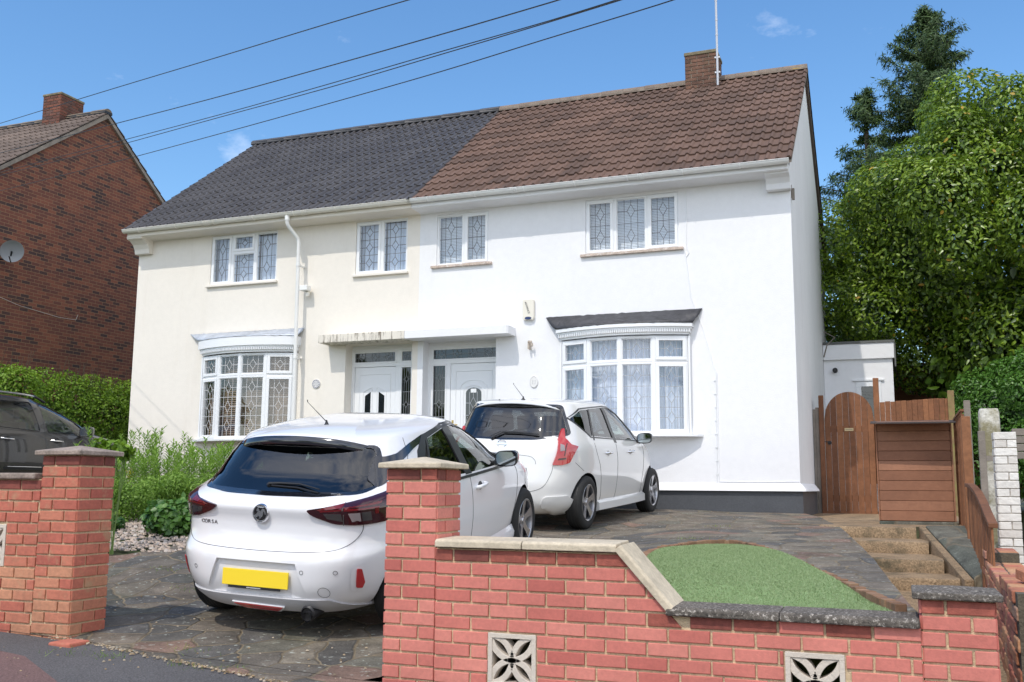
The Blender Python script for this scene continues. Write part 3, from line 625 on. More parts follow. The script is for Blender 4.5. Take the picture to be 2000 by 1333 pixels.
for i, y in enumerate(ys):
    b = MB(); b.box(.650, .668, y - .036, y + .036, interp(y, [3.5, 6.3], [-1.02, -.72]), ptop(y) - .02, t=random.random()); b.build('picket', m_wood, pf, bevel=.003)
b = MB(); P = [(.672, y, ptop(y) - .006) for y in fr(3.5, 6.3, 12)]
vs = []; 
for (x, y, z) in P: vs += [(x - .04, y, z - .02), (x + .03, y, z - .02), (x + .03, y, z + .018), (x - .04, y, z + .018)]
fs = [(0, 1, 2, 3), tuple(len(vs) - 1 - i for i in range(4))] + [(i * 4 + j, i * 4 + (j + 1) % 4, i * 4 + 4 + (j + 1) % 4, i * 4 + 4 + j) for i in range(len(P) - 1) for j in range(4)]
b.add(vs, fs, t=.1); b.build('top_rail', m_wood, pf, bevel=.004)
b = MB(); b.add([(.670, 3.5, -.85), (.69, 3.5, -.85), (.69, 6.3, -.60), (.670, 6.3, -.60), (.670, 3.5, -.79), (.69, 3.5, -.79), (.69, 6.3, -.54), (.670, 6.3, -.54)], [(0, 3, 2, 1), (4, 5, 6, 7), (0, 1, 5, 4), (1, 2, 6, 5), (2, 3, 7, 6), (3, 0, 4, 7)]); b.build('lower_rail', m_wood, pf)
b = MB(); b.box(.70, .76, 5.0, 5.06, -1, .55); tag(b.build('fence_post', m_woodold, bevel=.004), 'thin grey post behind the picket fence beside the green stained pillar', 'post')
# pebble-dashed pillar and white brick pier of the neighbour
b = MB(); vs = []; fs = []; n = 16; R = .105
prof = [(-1.0, 1), (.2, 1.0), (.60, 1.04), (.86, 1.0), (.90, .88)]
pts = []
for (z, k) in prof:
    for j in range(n):
        a = 2 * pi * j / n; sx = abs(cos(a)) ** .35 * (1 if cos(a) > 0 else -1); sy = abs(sin(a)) ** .35 * (1 if sin(a) > 0 else -1)
        vs.append((.955 + R * k * sx, 7.0 + R * k * sy, z))
for i in range(len(prof) - 1):
    for j in range(n): j2 = (j + 1) % n; fs.append((i * n + j, i * n + j2, (i + 1) * n + j2, (i + 1) * n + j))
fs.append(tuple((len(prof) - 1) * n + j for j in range(n))); b.add(vs, fs)
tag(b.build('pillar', M('lichened_render', (.58, .56, .50), .95, var=.15, vs=5, var2=.2, vs2=40, bump=1, bs=30, stain=((.19, .165, .07), 1.6, .48, .85, (1, 1, .9))), smooth=True), 'rough pebble-dashed pillar, white above and mossy below, behind the picket fence', 'pillar')
b = MB(); b.box(.80, 1.0, 6.2, 6.26, .30, .355); tag(b.build('timber_rail', m_woodold), 'short grey timber bar fixed between the brown post and the white brick pier', 'rail')
m_wbrick = M('painted_white_brick', ramp=[(.62, .58, .53), (.74, .71, .66), (.80, .77, .72)], rough=.85, var=.08, vs=8, bump=.8, bs=30, stain=((.58, .44, .28), 5, .68, .6))
wp = thing('brick_pier', (.93, 5.1, -.9), 'rough white painted brick pier at the right edge', 'pier')
b = MB(); m_ = MB(); m_.box(.842, 1.013, 5.01, 5.22, -1.1, .535)
bricks(b, frontX(5.0), .835, 1.02, -1.1, .54, 0, J=.007, L_=.20, H=.068, irregular=False); bricks(b, Matrix(((0, 1, 0, .835), (1, 0, 0, 0), (0, 0, 1, 0), (0, 0, 0, 1))), 5.0, 5.21, -1.1, .54, 1, J=.007, H=.068, irregular=False)
p = b.build('brickwork', m_wbrick, wp, bevel=.004); m_.build('mortar', M('white_mortar', (.48, .44, .39), .95, var=.3, vs=20), p)
# neighbour's stepped brick boundary wall (worn orange and red bricks)
m_obrick = M('worn_orange_brick', ramp=[(.34, .10, .07), (.42, .17, .09), (.50, .27, .14), (.46, .14, .09), (.40, .24, .16)], rough=.9, var=.2, vs=9, var2=.2, vs2=40, bump=1, bs=40, stain=((.03, .028, .02), 7, .62, .8))
nw = thing('boundary_wall', (.75, 2.5, -1.2), 'crumbling orange and red brick boundary wall stepping down at the right edge', 'wall')
b = MB(); m_ = MB()
def bw_top(y): return interp(y, [.4, 1.5, 1.9, 3.0, 4.0, 4.8], [-.50, -.50, -.58, -.56, -.50, -.42])
y = .45
while y < 4.7:
    x0 = .50 + .035 * y; x1 = x0 + .26; k = int((bw_top(y) + 1.6) / .078); ztop = -1.6 + k * .078
    for r in range(k):
        z = -1.6 + r * .078; off = .11 if r % 2 else 0; w = rnd(-.005, .005)
        b.box(x0 + w, x0 + .10 + w, y + off + .006, y + off + .214, z + .006, z + .072, t=random.random())
        if r == k - 1: b.box(x0 + .112, x1 + w, y + off + .006, y + off + .214, z + .004, z + .070, t=random.random())
        if y < .5: b.box(x0 + .112, x1 + w, y + off + .0, y + off + .10, z + .006, z + .072, t=random.random())
    m_.box(x0 + .012, x1 - .01, y, y + .2245, -1.7, ztop - .012); y += .225
p = b.build('brickwork', m_obrick, nw, bevel=.008, seg=2); m_.build('mortar', M('dark_mortar', (.10, .085, .06), .95, var=.4, vs=20, bump=1), p)
for (x, y, z, a, lb) in ((.66, 1.0, -.475, .3, 'nearer loose brick lying askew on top of the orange boundary wall'), (.70, 1.75, -.53, -.4, 'farther loose brick lying on the orange boundary wall')):
    b = MB(); b.box(-.05, .05, -.105, .105, -.03, .03, t=random.random(), X=Matrix.Translation((x, y, z)) @ Matrix.Rotation(a, 4, 'Z') @ Matrix.Rotation(.12, 4, 'X')); tag(b.build('loose_brick', m_obrick, bevel=.006), lb, 'brick')
b = MB(); b.box(1.25, 3.0, 6.6, 6.7, -1, .33); z = -.2
tag(b.build('shed_panel', M('dark_red_paint', (.13, .03, .03), .6, var=.2), bevel=.01), 'dark red panel behind the white brick pier', 'panel')
b = MB()
for i in range(4): b.box(1.15, 3.2, 6.55 + .05 * i, 6.62 + .05 * i, .33 + .085 * i, .405 + .085 * i, t=random.random())
tag(b.build('timber_stack', m_woodold, bevel=.005), 'grey weathered boards above the dark red panel at the right edge', 'boards')
# =====================================================================================
#  THE PAIR OF HOUSES
# =====================================================================================
XL, XP, XR = -13.60, -7.53, -1.345; HB = 16.9; RY = 13.3; RZ = 7.83; EY = 9.30; EZ = 4.80
def wallface(mb, x0, x1, z0, z1, holes, y=HY, m=0):
    """front wall at y with rectangular openings that run back into dark rooms"""
    xs = sorted({x0, x1} | {h[0] for h in holes} | {h[1] for h in holes}); zs = sorted({z0, z1} | {h[2] for h in holes} | {h[3] for h in holes})
    for i in range(len(xs) - 1):
        for j in range(len(zs) - 1):
            a, b_, c, d = xs[i], xs[i + 1], zs[j], zs[j + 1]; mx_, mz = (a + b_) / 2, (c + d) / 2
            if any(h[0] < mx_ < h[1] and h[2] < mz < h[3] for h in holes): continue
            mb.add([(a, y, c), (b_, y, c), (b_, y, d), (a, y, d)], [(0, 1, 2, 3)], m=m)
    for h in holes:
        a, b_, c, d = h[:4]; r = h[4] if len(h) > 4 else .10; D = 1.3 if len(h) < 6 else h[5]
        mb.add([(a, y, c), (b_, y, c), (b_, y, d), (a, y, d), (a, y + r, c), (b_, y + r, c), (b_, y + r, d), (a, y + r, d)], [(0, 4, 5, 1), (1, 5, 6, 2), (2, 6, 7, 3), (3, 7, 4, 0)], m=m)
        q = y + r
        mb.add([(a, q, c), (b_, q, c), (b_, q, d), (a, q, d), (a, q + D, c), (b_, q + D, c), (b_, q + D, d), (a, q + D, d)], [(0, 4, 5, 1), (1, 5, 6, 2), (2, 6, 7, 3), (3, 7, 4, 0), (4, 7, 6, 5)], m=1)
WL = [(-11.90, -10.43, 3.68, 4.63), (-8.79, -7.77, 3.66, 4.62)]      # upstairs windows, left house
WR = [(-7.21, -6.25, 3.71, 4.60), (-4.56, -3.04, 3.70, 4.60)]
BL = (-11.93, -9.90, .81, 2.38); BR = (-4.97, -2.90, .80, 2.34)
DL = (-8.93, -7.635, -.36, 2.43); DR = (-7.43, -6.10, -.36, 2.43)
# wall meshes
left = thing('semi_detached_house', (-10.5, HY, -.33), 'cream rendered left-hand house of the pair with a charcoal tiled roof', 'house')
right = thing('semi_detached_house', (-4.5, HY, -.33), 'bright white rendered right-hand house of the pair with a brown tiled roof and chimney', 'house')
b = MB(); wallface(b, XL, XP, -.9, 4.74, WL + [BL, DL + (.26,)])
b.add([(XL, HY, -.9), (XL, HB, -.9), (XL, HB, 4.9), (XL, RY, RZ - .1), (XL, HY, 4.9)], [(0, 1, 2, 3, 4)]); b.add([(XL, HB, -.9), (XP, HB, -.9), (XP, HB, 4.9), (XL, HB, 4.9)], [(0, 1, 2, 3)])
wl = b.build('wall', [m_cream, m_room], left, merge=True)
b = MB(); wallface(b, XP, XR, -.9, 4.74, WR + [BR, DR + (.26,)])
wr = b.build('wall', [m_white, m_room], right, merge=True)
b = MB(); b.add([(XR, HY, -.9), (XR, HB, -.9), (XR, HB, 4.85), (XR, RY, RZ - .06), (XR, HY, 4.85), (XP, HB, -.9), (XP, HB, 4.85)], [(0, 1, 2, 3, 4), (1, 5, 6, 2)]); b.build('side_wall', m_sidew, right)
# plinth with a bell-cast drip above
b = MB(); b.box(-6.08, XR + .035, HY - .035, HY + .002, -.7, -.035); b.box(XR - .0, XR + .035, HY + .002, 12.25, -.7, -.035); b.build('plinth', m_plinth, right)
b = MB(); P = [(0, .075), (-.018, .065), (-.075, -.01), (-.085, -.035), (0, -.03)]
n = len(P); vs = [(-6.08, HY + p[0], p[1]) for p in P] + [(XR - p[0], HY + p[0], p[1]) for p in P] + [(XR - p[0], 12.2, p[1]) for p in P]
b.add(vs, [(i + k * n, (i + 1) % n + k * n, (i + 1) % n + (k + 1) * n, i + (k + 1) * n) for k in range(2) for i in range(n)] + [tuple(range(n)), tuple(2 * n + i for i in reversed(range(n)))]); b.build('bell_cast_drip', m_white, right)
b = MB(); b.box(XL - .03, -8.95, HY - .035, HY + .002, -.9, -.05); b.build('plinth', m_plinth, left)

# ---- windows
def frame_ring(b, a0, a1, z0, z1, w, v0, v1, X):
    b.box(a0, a1, v0, v1, z0, z0 + w, X=X); b.box(a0, a1, v0, v1, z1 - w, z1, X=X); b.box(a0, a0 + w, v0, v1, z0 + w, z1 - w, X=X); b.box(a1 - w, a1, v0, v1, z0 + w, z1 - w, X=X)
def came(b, a0, a1, z0, z1, v, X, nd=2, hw=.0045, top=False):
    """leaded-light pattern: three uprights, cross bars, and diamonds on the centre line"""
    W_, H_ = a1 - a0, z1 - z0; c = (a0 + a1) / 2; segs = []
    q = W_ * .25; dw = min(.062, W_ * .19); per = H_ / nd; dh = min(per * .30, dw * 1.75)
    segs += [((c - q, z0), (c - q, z1)), ((c + q, z0), (c + q, z1))]
    cen = [z0 + per * (i + .5) + (.0 if nd == 1 else per * .04) for i in range(nd)]; last = z0
    for i, zc in enumerate(cen):
        segs += [((c, last), (c, zc - dh)), ((c - dw, zc), (c, zc + dh)), ((c, zc + dh), (c + dw, zc)), ((c + dw, zc), (c, zc - dh)), ((c, zc - dh), (c - dw, zc)), ((a0, zc), (c - dw, zc)), ((c + dw, zc), (a1, zc))]; last = zc + dh
        if i < nd - 1: zz = (zc + cen[i + 1]) / 2; segs.append(((a0, zz), (a1, zz)))
    segs.append(((c, last), (c, z1)))
    for k, ((xa, za), (xb, zb)) in enumerate(segs):
        dx, dz = xb - xa, zb - za; l = sqrt(dx * dx + dz * dz)
        if l < .005: continue
        nx, nz = -dz / l * hw, dx / l * hw; e = .0002 * (k % 7)
        b.prism([(xa + nx, za + nz), (xa - nx, za - nz), (xb - nx, zb - nz), (xb + nx, zb + nz)], v - .0035 - e, v - .0005 + e * .3, 'y', X=X)
def net(b, a0, a1, z0, z1, v, X, folds=9, amp=.012, sweep=0, top=None):
    n = int((a1 - a0) / .012); m_ = 10; vs = []; fs = []; ph = rnd(0, 6)
    for j in range(m_ + 1):
        t = j / m_; z = lerp(z0, z1, t)
        for i in range(n + 1):
            s = i / n; a = lerp(a0, a1, s)
            w = amp * (sin(s * (a1 - a0) * folds * 6.28 + ph + .5 * sin(3 * t + s * 9)) + .5 * sin(s * (a1 - a0) * folds * 15 + ph * 2))
            vs.append((a, v + w, z))
    for j in range(m_):
        for i in range(n): k = j * (n + 1) + i; fs.append((k, k + 1, k + n + 2, k + n + 1))
    b.add(vs, fs, X=X)
def slats(b, a0, a1, z0, z1, v, X, pitch=.026, w=.012, tilt=.012, th=.0015):
    z = z0
    while z < z1:
        b.add([(a0, v - w * .35, z - tilt), (a1, v - w * .35, z - tilt), (a1, v + w * .35, z + tilt), (a0, v + w * .35, z + tilt)], [(0, 1, 2, 3)], X=X); z += pitch
def window(parent, name, x0, x1, z0, z1, cells, X=None, y=HY, recess=.02, cover='net', nd=2, sill=None, sillm=None, lead=m_camed, gl=None, label=None, fm=None, curtain=None):
    """cells: (a0,a1,z0,z1,kind) in metres from x0 / z0; kind c = opening sash, f = fixed light"""
    if X is None: X = Matrix.Translation((x0, y + recess, z0))
    fb, gb, lb, cb = MB(), MB(), MB(), MB()
    for (a0, a1, c0, c1, kd) in cells:
        w = .034; frame_ring(fb, a0, a1, c0, c1, w, 0, .065, X)
        if kd == 'c': frame_ring(fb, a0 + w - .012, a1 - w + .012, c0 + w - .012, c1 - w + .012, .048, -.014, .055, X); g = w + .036
        else: frame_ring(fb, a0 + w, a1 - w, c0 + w, c1 - w, .012, .012, .05, X); g = w + .012
        gb.add([(a0 + g - .002, .022, c0 + g - .002), (a1 - g + .002, .022, c0 + g - .002), (a1 - g + .002, .022, c1 - g + .002), (a0 + g - .002, .022, c1 - g + .002)], [(0, 1, 2, 3)], X=X)
        H_ = c1 - c0 - 2 * g; came(lb, a0 + g, a1 - g, c0 + g, c1 - g, .021, X, nd=1 if H_ < .45 else nd)
        if cover == 'net': net(cb, a0 + .02, a1 - .02, c0 + .02, c1 - .02, .16, X)
        elif cover == 'blind': slats(cb, a0 + .02, a1 - .02, c0 + .02, c1 - .02, .13, X)
        elif cover == 'brown': slats(cb, a0 + .02, a1 - .02, c0 + .02, c1 - .02, .13, X, pitch=.034, w=.04, tilt=.010)
    o = fb.build(name, fm or m_upvc, parent, bevel=.004, seg=2, label=label)
    gb.build('pane', gl or m_glass, o); lb.build('leading', lead, o)
    if cb.v: cb.build('blind' if cover in ('blind', 'brown') else 'net_curtain', curtain or {'net': m_net, 'blind': m_blindw, 'brown': m_blindb}[cover], o, smooth=cover == 'net')
    if sill:
        b = MB(); b.box(*sill); b.build('sill', sillm or m_upvc, o, bevel=.004)
    return o
w_, h_ = 1.47, .95; c1, c2 = .47, .98
window(left, 'window', -11.90, -10.43, 3.68, 4.63, [(0, c1, 0, h_, 'c'), (c1, c2, 0, .60, 'f'), (c1, c2, .60, h_, 'c'), (c2, w_, 0, h_, 'f')], cover='net', nd=2, curtain=m_netw, sill=(-11.96, -10.40, HY - .055, HY + .03, 3.645, 3.685), sillm=m_cream)
w_, h_ = 1.02, .96
window(left, 'window', -8.79, -7.77, 3.66, 4.62, [(0, .51, 0, h_, 'c'), (.51, w_, 0, h_, 'f')], cover='net', nd=3, curtain=m_netw, sill=(-8.83, -7.74, HY - .055, HY + .03, 3.625, 3.665), sillm=m_cream)
w_, h_ = .96, .89
window(right, 'window', -7.21, -6.25, 3.71, 4.60, [(0, .50, 0, h_, 'f'), (.50, w_, 0, h_, 'c')], cover='blind', nd=2, sill=(-7.30, -6.18, HY - .05, HY + .03, 3.67, 3.712), sillm=m_sill)
w_, h_ = 1.52, .90
window(right, 'window', -4.56, -3.04, 3.70, 4.60, [(0, .48, 0, h_, 'c'), (.48, 1.01, 0, h_, 'f'), (1.01, w_, 0, h_, 'c')], cover='blind', nd=2, sill=(-4.64, -2.97, HY - .05, HY + .03, 3.66, 3.702), sillm=m_sill)
# ---- bow windows: four flat facets on a shallow curve
def bow(parent, x0, x1, z0, z1, cover, curtain, zt, flash_m, fz, flash_pts, sillx, lead, ch=.165):
    W_ = x1 - x0; sag = [.07, .24, .31, .24, .07]; us = [0, .243, .5, .757, 1.0]
    P = [Vector((x0 + u * W_, HY - s, z0)) for u, s in zip(us, sag)]
    H_ = z1 - z0; tr = H_ - .40
    fb, gb, lb, cb = MB(), MB(), MB(), MB()
    for i in range(4):
        d = P[i + 1] - P[i]; ln = d.length; a = atan2(d.y, d.x); X = Matrix.Translation(P[i]) @ Matrix.Rotation(a, 4, 'Z')
        kd = 'c' if i in (0, 3) else 'f'; e = .004
        for (c0, c1_) in ((0, tr), (tr, H_)):
            w = .036; frame_ring(fb, e, ln - e, c0 + .001, c1_ - .001, w, 0, .065, X)
            if kd == 'c': frame_ring(fb, e + w - .012, ln - e - w + .012, c0 + w - .012, c1_ - w + .012, .052, -.014, .055, X); g = w + .04 + e
            else: frame_ring(fb, e + w, ln - e - w, c0 + w, c1_ - w, .012, .012, .05, X); g = w + .012 + e
            gb.add([(g, .022, c0 + g), (ln - g, .022, c0 + g), (ln - g, .022, c1_ - g), (g, .022, c1_ - g)], [(0, 1, 2, 3)], X=X)
            came(lb, g, ln - g, c0 + g, c1_ - g, .021, X, nd=1 if c0 else 3, hw=.0042)
        if i: fb.box(-.022, .022, -.004, .05, 0, H_, X=Matrix.Translation(P[i]) @ Matrix.Rotation(atan2((P[i + 1] - P[i - 1]).y, (P[i + 1] - P[i - 1]).x), 4, 'Z'))
        if cover == 'net': net(cb, .0, ln, .03, H_ - .03, .17, X, folds=10, amp=.018)
        else: slats(cb, .0, ln, .03, H_ - .03, .15, X, pitch=.036, w=.026, tilt=.0155)
    fb.box(x0 - .03, x0, HY - .075, HY + .05, z0, z1); fb.box(x1, x1 + .03, HY - .075, HY + .05, z0, z1)
    o = fb.build('bow_window', m_upvc, parent, bevel=.004, seg=2)
    gb.build('pane', m_glass, o); lb.build('leading', lead, o); cb.build('net_curtain' if cover == 'net' else 'blind', curtain, o, smooth=cover == 'net')
    def arc(off, n=24, ext=0.0):
        xa, xb = x0 - ext, x1 + ext
        return [(lerp(xa, xb, i / n), HY - .05 - off - .27 * (1 - (2 * i / n - 1) ** 2)) for i in range(n + 1)]
    # sill board and soffit under it
    b = MB(); A = arc(.06, ext=.13); vs = [(x, y, z) for z in (z0 - .035, z0) for (x, y) in A] ; k = len(A)
    vs += [(sillx[0], HY, z0 - .035), (sillx[1], HY, z0 - .035), (sillx[0], HY, z0), (sillx[1], HY, z0)]
    fs = [tuple(range(k - 1, -1, -1)) + (2 * k, 2 * k + 1), tuple(range(k, 2 * k)) + (2 * k + 3, 2 * k + 2)] + [(i, i + 1, k + i + 1, k + i) for i in range(k - 1)] + [(0, k, 2 * k + 2, 2 * k), (k - 1, 2 * k + 1, 2 * k + 3, 2 * k - 1)]
    b.add(vs, fs); b.build('sill', m_upvc, o)
    # cornice: stacked curved bands with a dentil course
    b = MB()
    for (off, za, zb, ext) in ((.03, zt, zt + .03, .02), (.04, zt + .03, zt + .085, .04), (.055, zt + .085, zt + .115, .06), (.078, zt + .115, zt + ch, .08)):
        A = arc(off, ext=ext); k = len(A); vs = [(x, y, z) for z in (za, zb) for (x, y) in A] + [(A[0][0], HY, za), (A[-1][0], HY, za), (A[0][0], HY, zb), (A[-1][0], HY, zb)]
        b.add(vs, [tuple(range(k - 1, -1, -1)) + (2 * k, 2 * k + 1), tuple(range(k, 2 * k)) + (2 * k + 3, 2 * k + 2)] + [(i, i + 1, k + i + 1, k + i) for i in range(k - 1)] + [(0, k, 2 * k + 2, 2 * k), (k - 1, 2 * k + 1, 2 * k + 3, 2 * k - 1)])
    A = arc(.045, n=62, ext=.04)
    for i in range(62):
        (xa, ya), (xb, yb) = A[i], A[i + 1]; a = atan2(yb - ya, xb - xa)
        b.box(-.009, .009, -.022, .002, 0, .045, X=Matrix.Translation(((xa + xb) / 2, (ya + yb) / 2, zt + .036)) @ Matrix.Rotation(a, 4, 'Z'))
    b.build('cornice', m_upvc, o)
    # lead flashing running from the wall down onto the cornice
    b = MB(); n = 40; A = arc(.082, n=n, ext=.085); vs = []
    for i in range(n + 1):
        s = i / n; xt = lerp(flash_pts[0], flash_pts[1], s)
        for j in range(4):
            t = j / 3; x = lerp(xt, A[i][0], t); y = lerp(HY - .008, A[i][1], t); z = lerp(fz, zt + ch + .005, t ** .8); vs.append((x, y + .014 * noise.noise(Vector((x * 11, t * 4, 2))), z + .014 * noise.noise(Vector((x * 14, t * 5, 0)))))
    b.add(vs, [(i * 4 + j, i * 4 + j + 1, i * 4 + j + 5, i * 4 + j + 4) for i in range(n) for j in range(3)])
    q = b.build('flashing', flash_m, o, smooth=True); sm = q.modifiers.new('s', 'SOLIDIFY'); sm.thickness = .004
    return o
bow(left, -11.90, -9.93, .81, 2.33, 'brown', m_blindb, 2.345, m_lead_old, 2.775, (-12.27, -9.78), (-12.06, -9.80), M('bright_lead_came', (.62, .62, .62), .5, metal=.1), ch=.27)
bow(right, -4.94, -2.92, .80, 2.30, 'net', m_net, 2.315, m_lead_new, 2.715, (-5.23, -2.70), (-5.10, -2.72), m_came)
# ---- front doors in their recess
def doorset(parent, x0, x1, side, leaf, sidelight, trans, style):
    y = HY + .26; o_ = MB(); g = MB(); l = MB(); zt = 2.438; e = .05; eL = min(leaf[0], sidelight[0]) - x0; eR = x1 - max(leaf[1], sidelight[1])
    # outer frame
    o_.box(x0, x1, y - .03, y + .04, zt - .07, zt); o_.box(x0, x0 + eL, y - .03, y + .04, -.3, zt - .07); o_.box(x1 - eR, x1, y - .03, y + .04, -.3, zt - .07)
    lx0, lx1 = leaf; sx0, sx1 = sidelight
    mull = (min(lx1, sx1), max(lx0, sx0)); o_.box(min(mull), max(mull), y - .03, y + .04, -.3, 2.055); o_.box(x0 + eL, x1 - eR, y - .032, y + .04, 2.055, 2.115); o_.box(x0 + eL, x1 - eR, y - .028, y + .035, 2.33, zt - .07)
    cells = list(trans) + [(sx0, sx1, -.2, 2.055)]
    for (a, b_, c, d) in cells:
        X = Matrix.Translation((0, y, 0)); frame_ring(o_, a, b_, c, d, .028, -.036, .02, X)
        g.add([(a + .026, y - .012, c + .026), (b_ - .026, y - .012, c + .026), (b_ - .026, y - .012, d - .026), (a + .026, y - .012, d - .026)], [(0, 1, 2, 3)])
        if b_ - a > .6:
            n = 4 if style == 1 else 3
            for i in range(n): came(l, lerp(a + .028, b_ - .028, i / n), lerp(a + .028, b_ - .028, (i + 1) / n), c + .028, d - .028, y - .014, Matrix.Identity(4), nd=1, hw=.004)
        elif d - c < .4: came(l, a + .028, b_ - .028, c + .028, d - .028, y - .014, Matrix.Identity(4), nd=1, hw=.004)
        else: came(l, a + .028, b_ - .028, c + .028, d - .028, y - .014, Matrix.Identity(4), nd=5, hw=.004)
    for a in trans[:-1]: o_.box(a[1], trans[1][0], y - .03, y + .04, 2.115, zt - .07)
    f = o_.build('door_frame', m_upvc, parent, bevel=.004); g.build('pane', m_glass_dk, f); l.build('leading', M('dull_came', (.22, .23, .24), .5), f)
    d = MB(); d.box(lx0 + .004, lx1 - .004, y - .02, y + .025, -.2, 2.05); m1 = .095
    frame_ring(d, lx0 + m1, lx1 - m1, .0, 1.93, .012, -.030, -.0205, Matrix.Translation((0, y, 0)))
    dp = MB(); dl = MB(); X0 = Matrix.Identity(4); cx = (lx0 + lx1) / 2
    if style == 0:      # twin slanted lights
        for s in (-1, 1):
            a, b_ = cx + s * .135 - .055, cx + s * .135 + .055
            P = [(a, .55), (b_, .55), (b_, 1.62 if s < 0 else 1.55), (a, 1.55 if s < 0 else 1.62)]
            dp.prism(P, y - .026, y - .0215); k = .035; Q = [(a - k, .5), (b_ + k, .5), (b_ + k, 1.70 if s < 0 else 1.62), (a - k, 1.62 if s < 0 else 1.70)]
            for i in range(4):
                p, q = Q[i], Q[(i + 1) % 4]; d.tube([(p[0], y - .024, p[1]), (q[0], y - .024, q[1])], .008, 6)
    else:
        A = [(cx - .14, .75), (cx + .14, .75)] + [(cx + .14 * cos(t), 1.55 + .09 * sin(t) ** 1) for t in fr(0, pi, 10)]
        dp.prism(A, y - .026, y - .0215); came(dl, cx - .14, cx + .14, .75, 1.57, y - .028, X0, nd=2, hw=.004)
        for k, zz in ((.045, 0), (.10, .07)):
            d.tube([(cx - .14 - k, y - .024, .66)] + [(cx + (.14 + k) * cos(t), y - .024, 1.57 + zz + (.09 + k * .4) * sin(t)) for t in fr(pi, 0, 12)] + [(cx + .14 + k, y - .024, .66)], .007, 6)
    lf = d.build('front_door', m_upvc, parent, bevel=.003)
    dp.build('pane', m_gloss, lf)
    if dl.v: dl.build('leading', m_came, lf)
    h = MB(); hx = lx0 + .05 if side > 0 else lx1 - .05; h.box(hx - .015, hx + .015, y - .03, y - .021, .85, 1.10); h.tube([(hx, y - .05, 1.02), (hx + .10 * side, y - .055, 1.02)], .010); h.build('handle', M('brass', (.60, .42, .14), .3, metal=.9), lf)
    if style == 1: h = MB(); h.box(cx - .05, cx + .05, y - .031, y - .028, 1.555, 1.62); h.build('sticker', m_upvc, lf)
doorset(left, -8.99, -7.60, 1, (-8.87, -8.06), (-7.97, -7.74), [(-8.90, -8.05, 2.115, 2.33), (-7.97, -7.74, 2.115, 2.33)], 0)
doorset(right, -7.44, -6.04, 1, (-7.02, -6.16), (-7.37, -7.09), [(-7.37, -6.16, 2.115, 2.33)], 1)
# canopy over the two doors: stained cream half and white half
m_stcan = M('streaked_cream_canopy', (.76, .71, .62), .9, var=.05, vs=3, stain=((.10, .07, .04), 10, .50, .8, (2.2, 1, .28)))
def canopy(parent, x0, x1, mat, cl, cr_):
    b = MB(); P = [(x0, HY + .24), (x1, HY + .24), (x1 - (.0), 9.36 + cr_), (x1 - cr_, 9.36), (x0 + cl, 9.36), (x0, 9.36 + cl)]
    P2 = []
    for p in P:
        if not P2 or (abs(p[0] - P2[-1][0]) + abs(p[1] - P2[-1][1])) > 1e-4: P2.append(p)
    b.prism(P2[::-1] if False else P2, 2.435, 2.575, 'z'); return b.build('canopy', mat, parent, bevel=.004)
canopy(left, -9.28, -7.62, m_stcan, 0, 0); canopy(right, -7.615, -5.76, m_white, 0, .03)
# ---- roofs: real interlocking tiles with a roll, courses stepped over each other
def tiles(parent, x0, x1, flip, mat, pitch, seed, courses=15, roll=.030):
    rr = random.Random(seed); b = MB(); dy, dz = RY - EY, RZ - EZ; ln = sqrt(dy * dy + dz * dz); ux, uz = dy / ln, dz / ln; nx, nz = -uz, ux
    g = ln / courses; n = int(round((x1 - x0) / pitch)); pitch = (x1 - x0) / n
    prof = [(0, 0), (.60, 0), (.655, .45), (.72, .88), (.80, 1.0), (.88, .88), (.945, .45)] if roll > .031 else [(0, 0), (.52, 0), (.58, .35), (.66, .82), (.76, 1.0), (.86, .82), (.94, .35)]
    xs = [(x0 + (i + p[0]) * pitch, p[1] * roll, i) for i in range(n) for p in prof] + [(x1, 0, n - 1)]
    for c in range(courses):
        s0 = c * g - .02; s1 = (c + 1) * g + .01; vs = []; fs = []; ts = []
        lift = .027 if roll > .031 else .035; k = len(xs); rj = [rr.uniform(-.003, .003) for _ in range(n + 2)]; tt = [rr.random() for _ in range(n // 2 + 2)]
        for (s, l) in ((s0, lift - .028), (s0, lift), (s1, .006)):
            for (x, h, i) in xs:
                hh = h + l + (rj[i // 2] if l == lift else 0); ss = s + rj[(i // 2 + 3) % n] * .8
                yy = EY + ux * ss + nx * hh; zz = EZ + uz * ss + nz * hh
                vs.append((x, yy if not flip else 2 * RY - yy, zz))
        for r in range(2):
            for i in range(k - 1): fs.append((r * k + i, r * k + i + 1, (r + 1) * k + i + 1, (r + 1) * k + i)); ts.append(tt[xs[i][2] // 2])
        fs.append(tuple([0, k, 2 * k])); ts.append(.2); fs.append(tuple([k - 1, 3 * k - 1, 2 * k - 1])); ts.append(.2)
        o = len(b.v); b.v += vs; b.f += [tuple(o + q for q in f) for f in fs]; b.t += ts; b.m += [0] * len(fs)
    return b
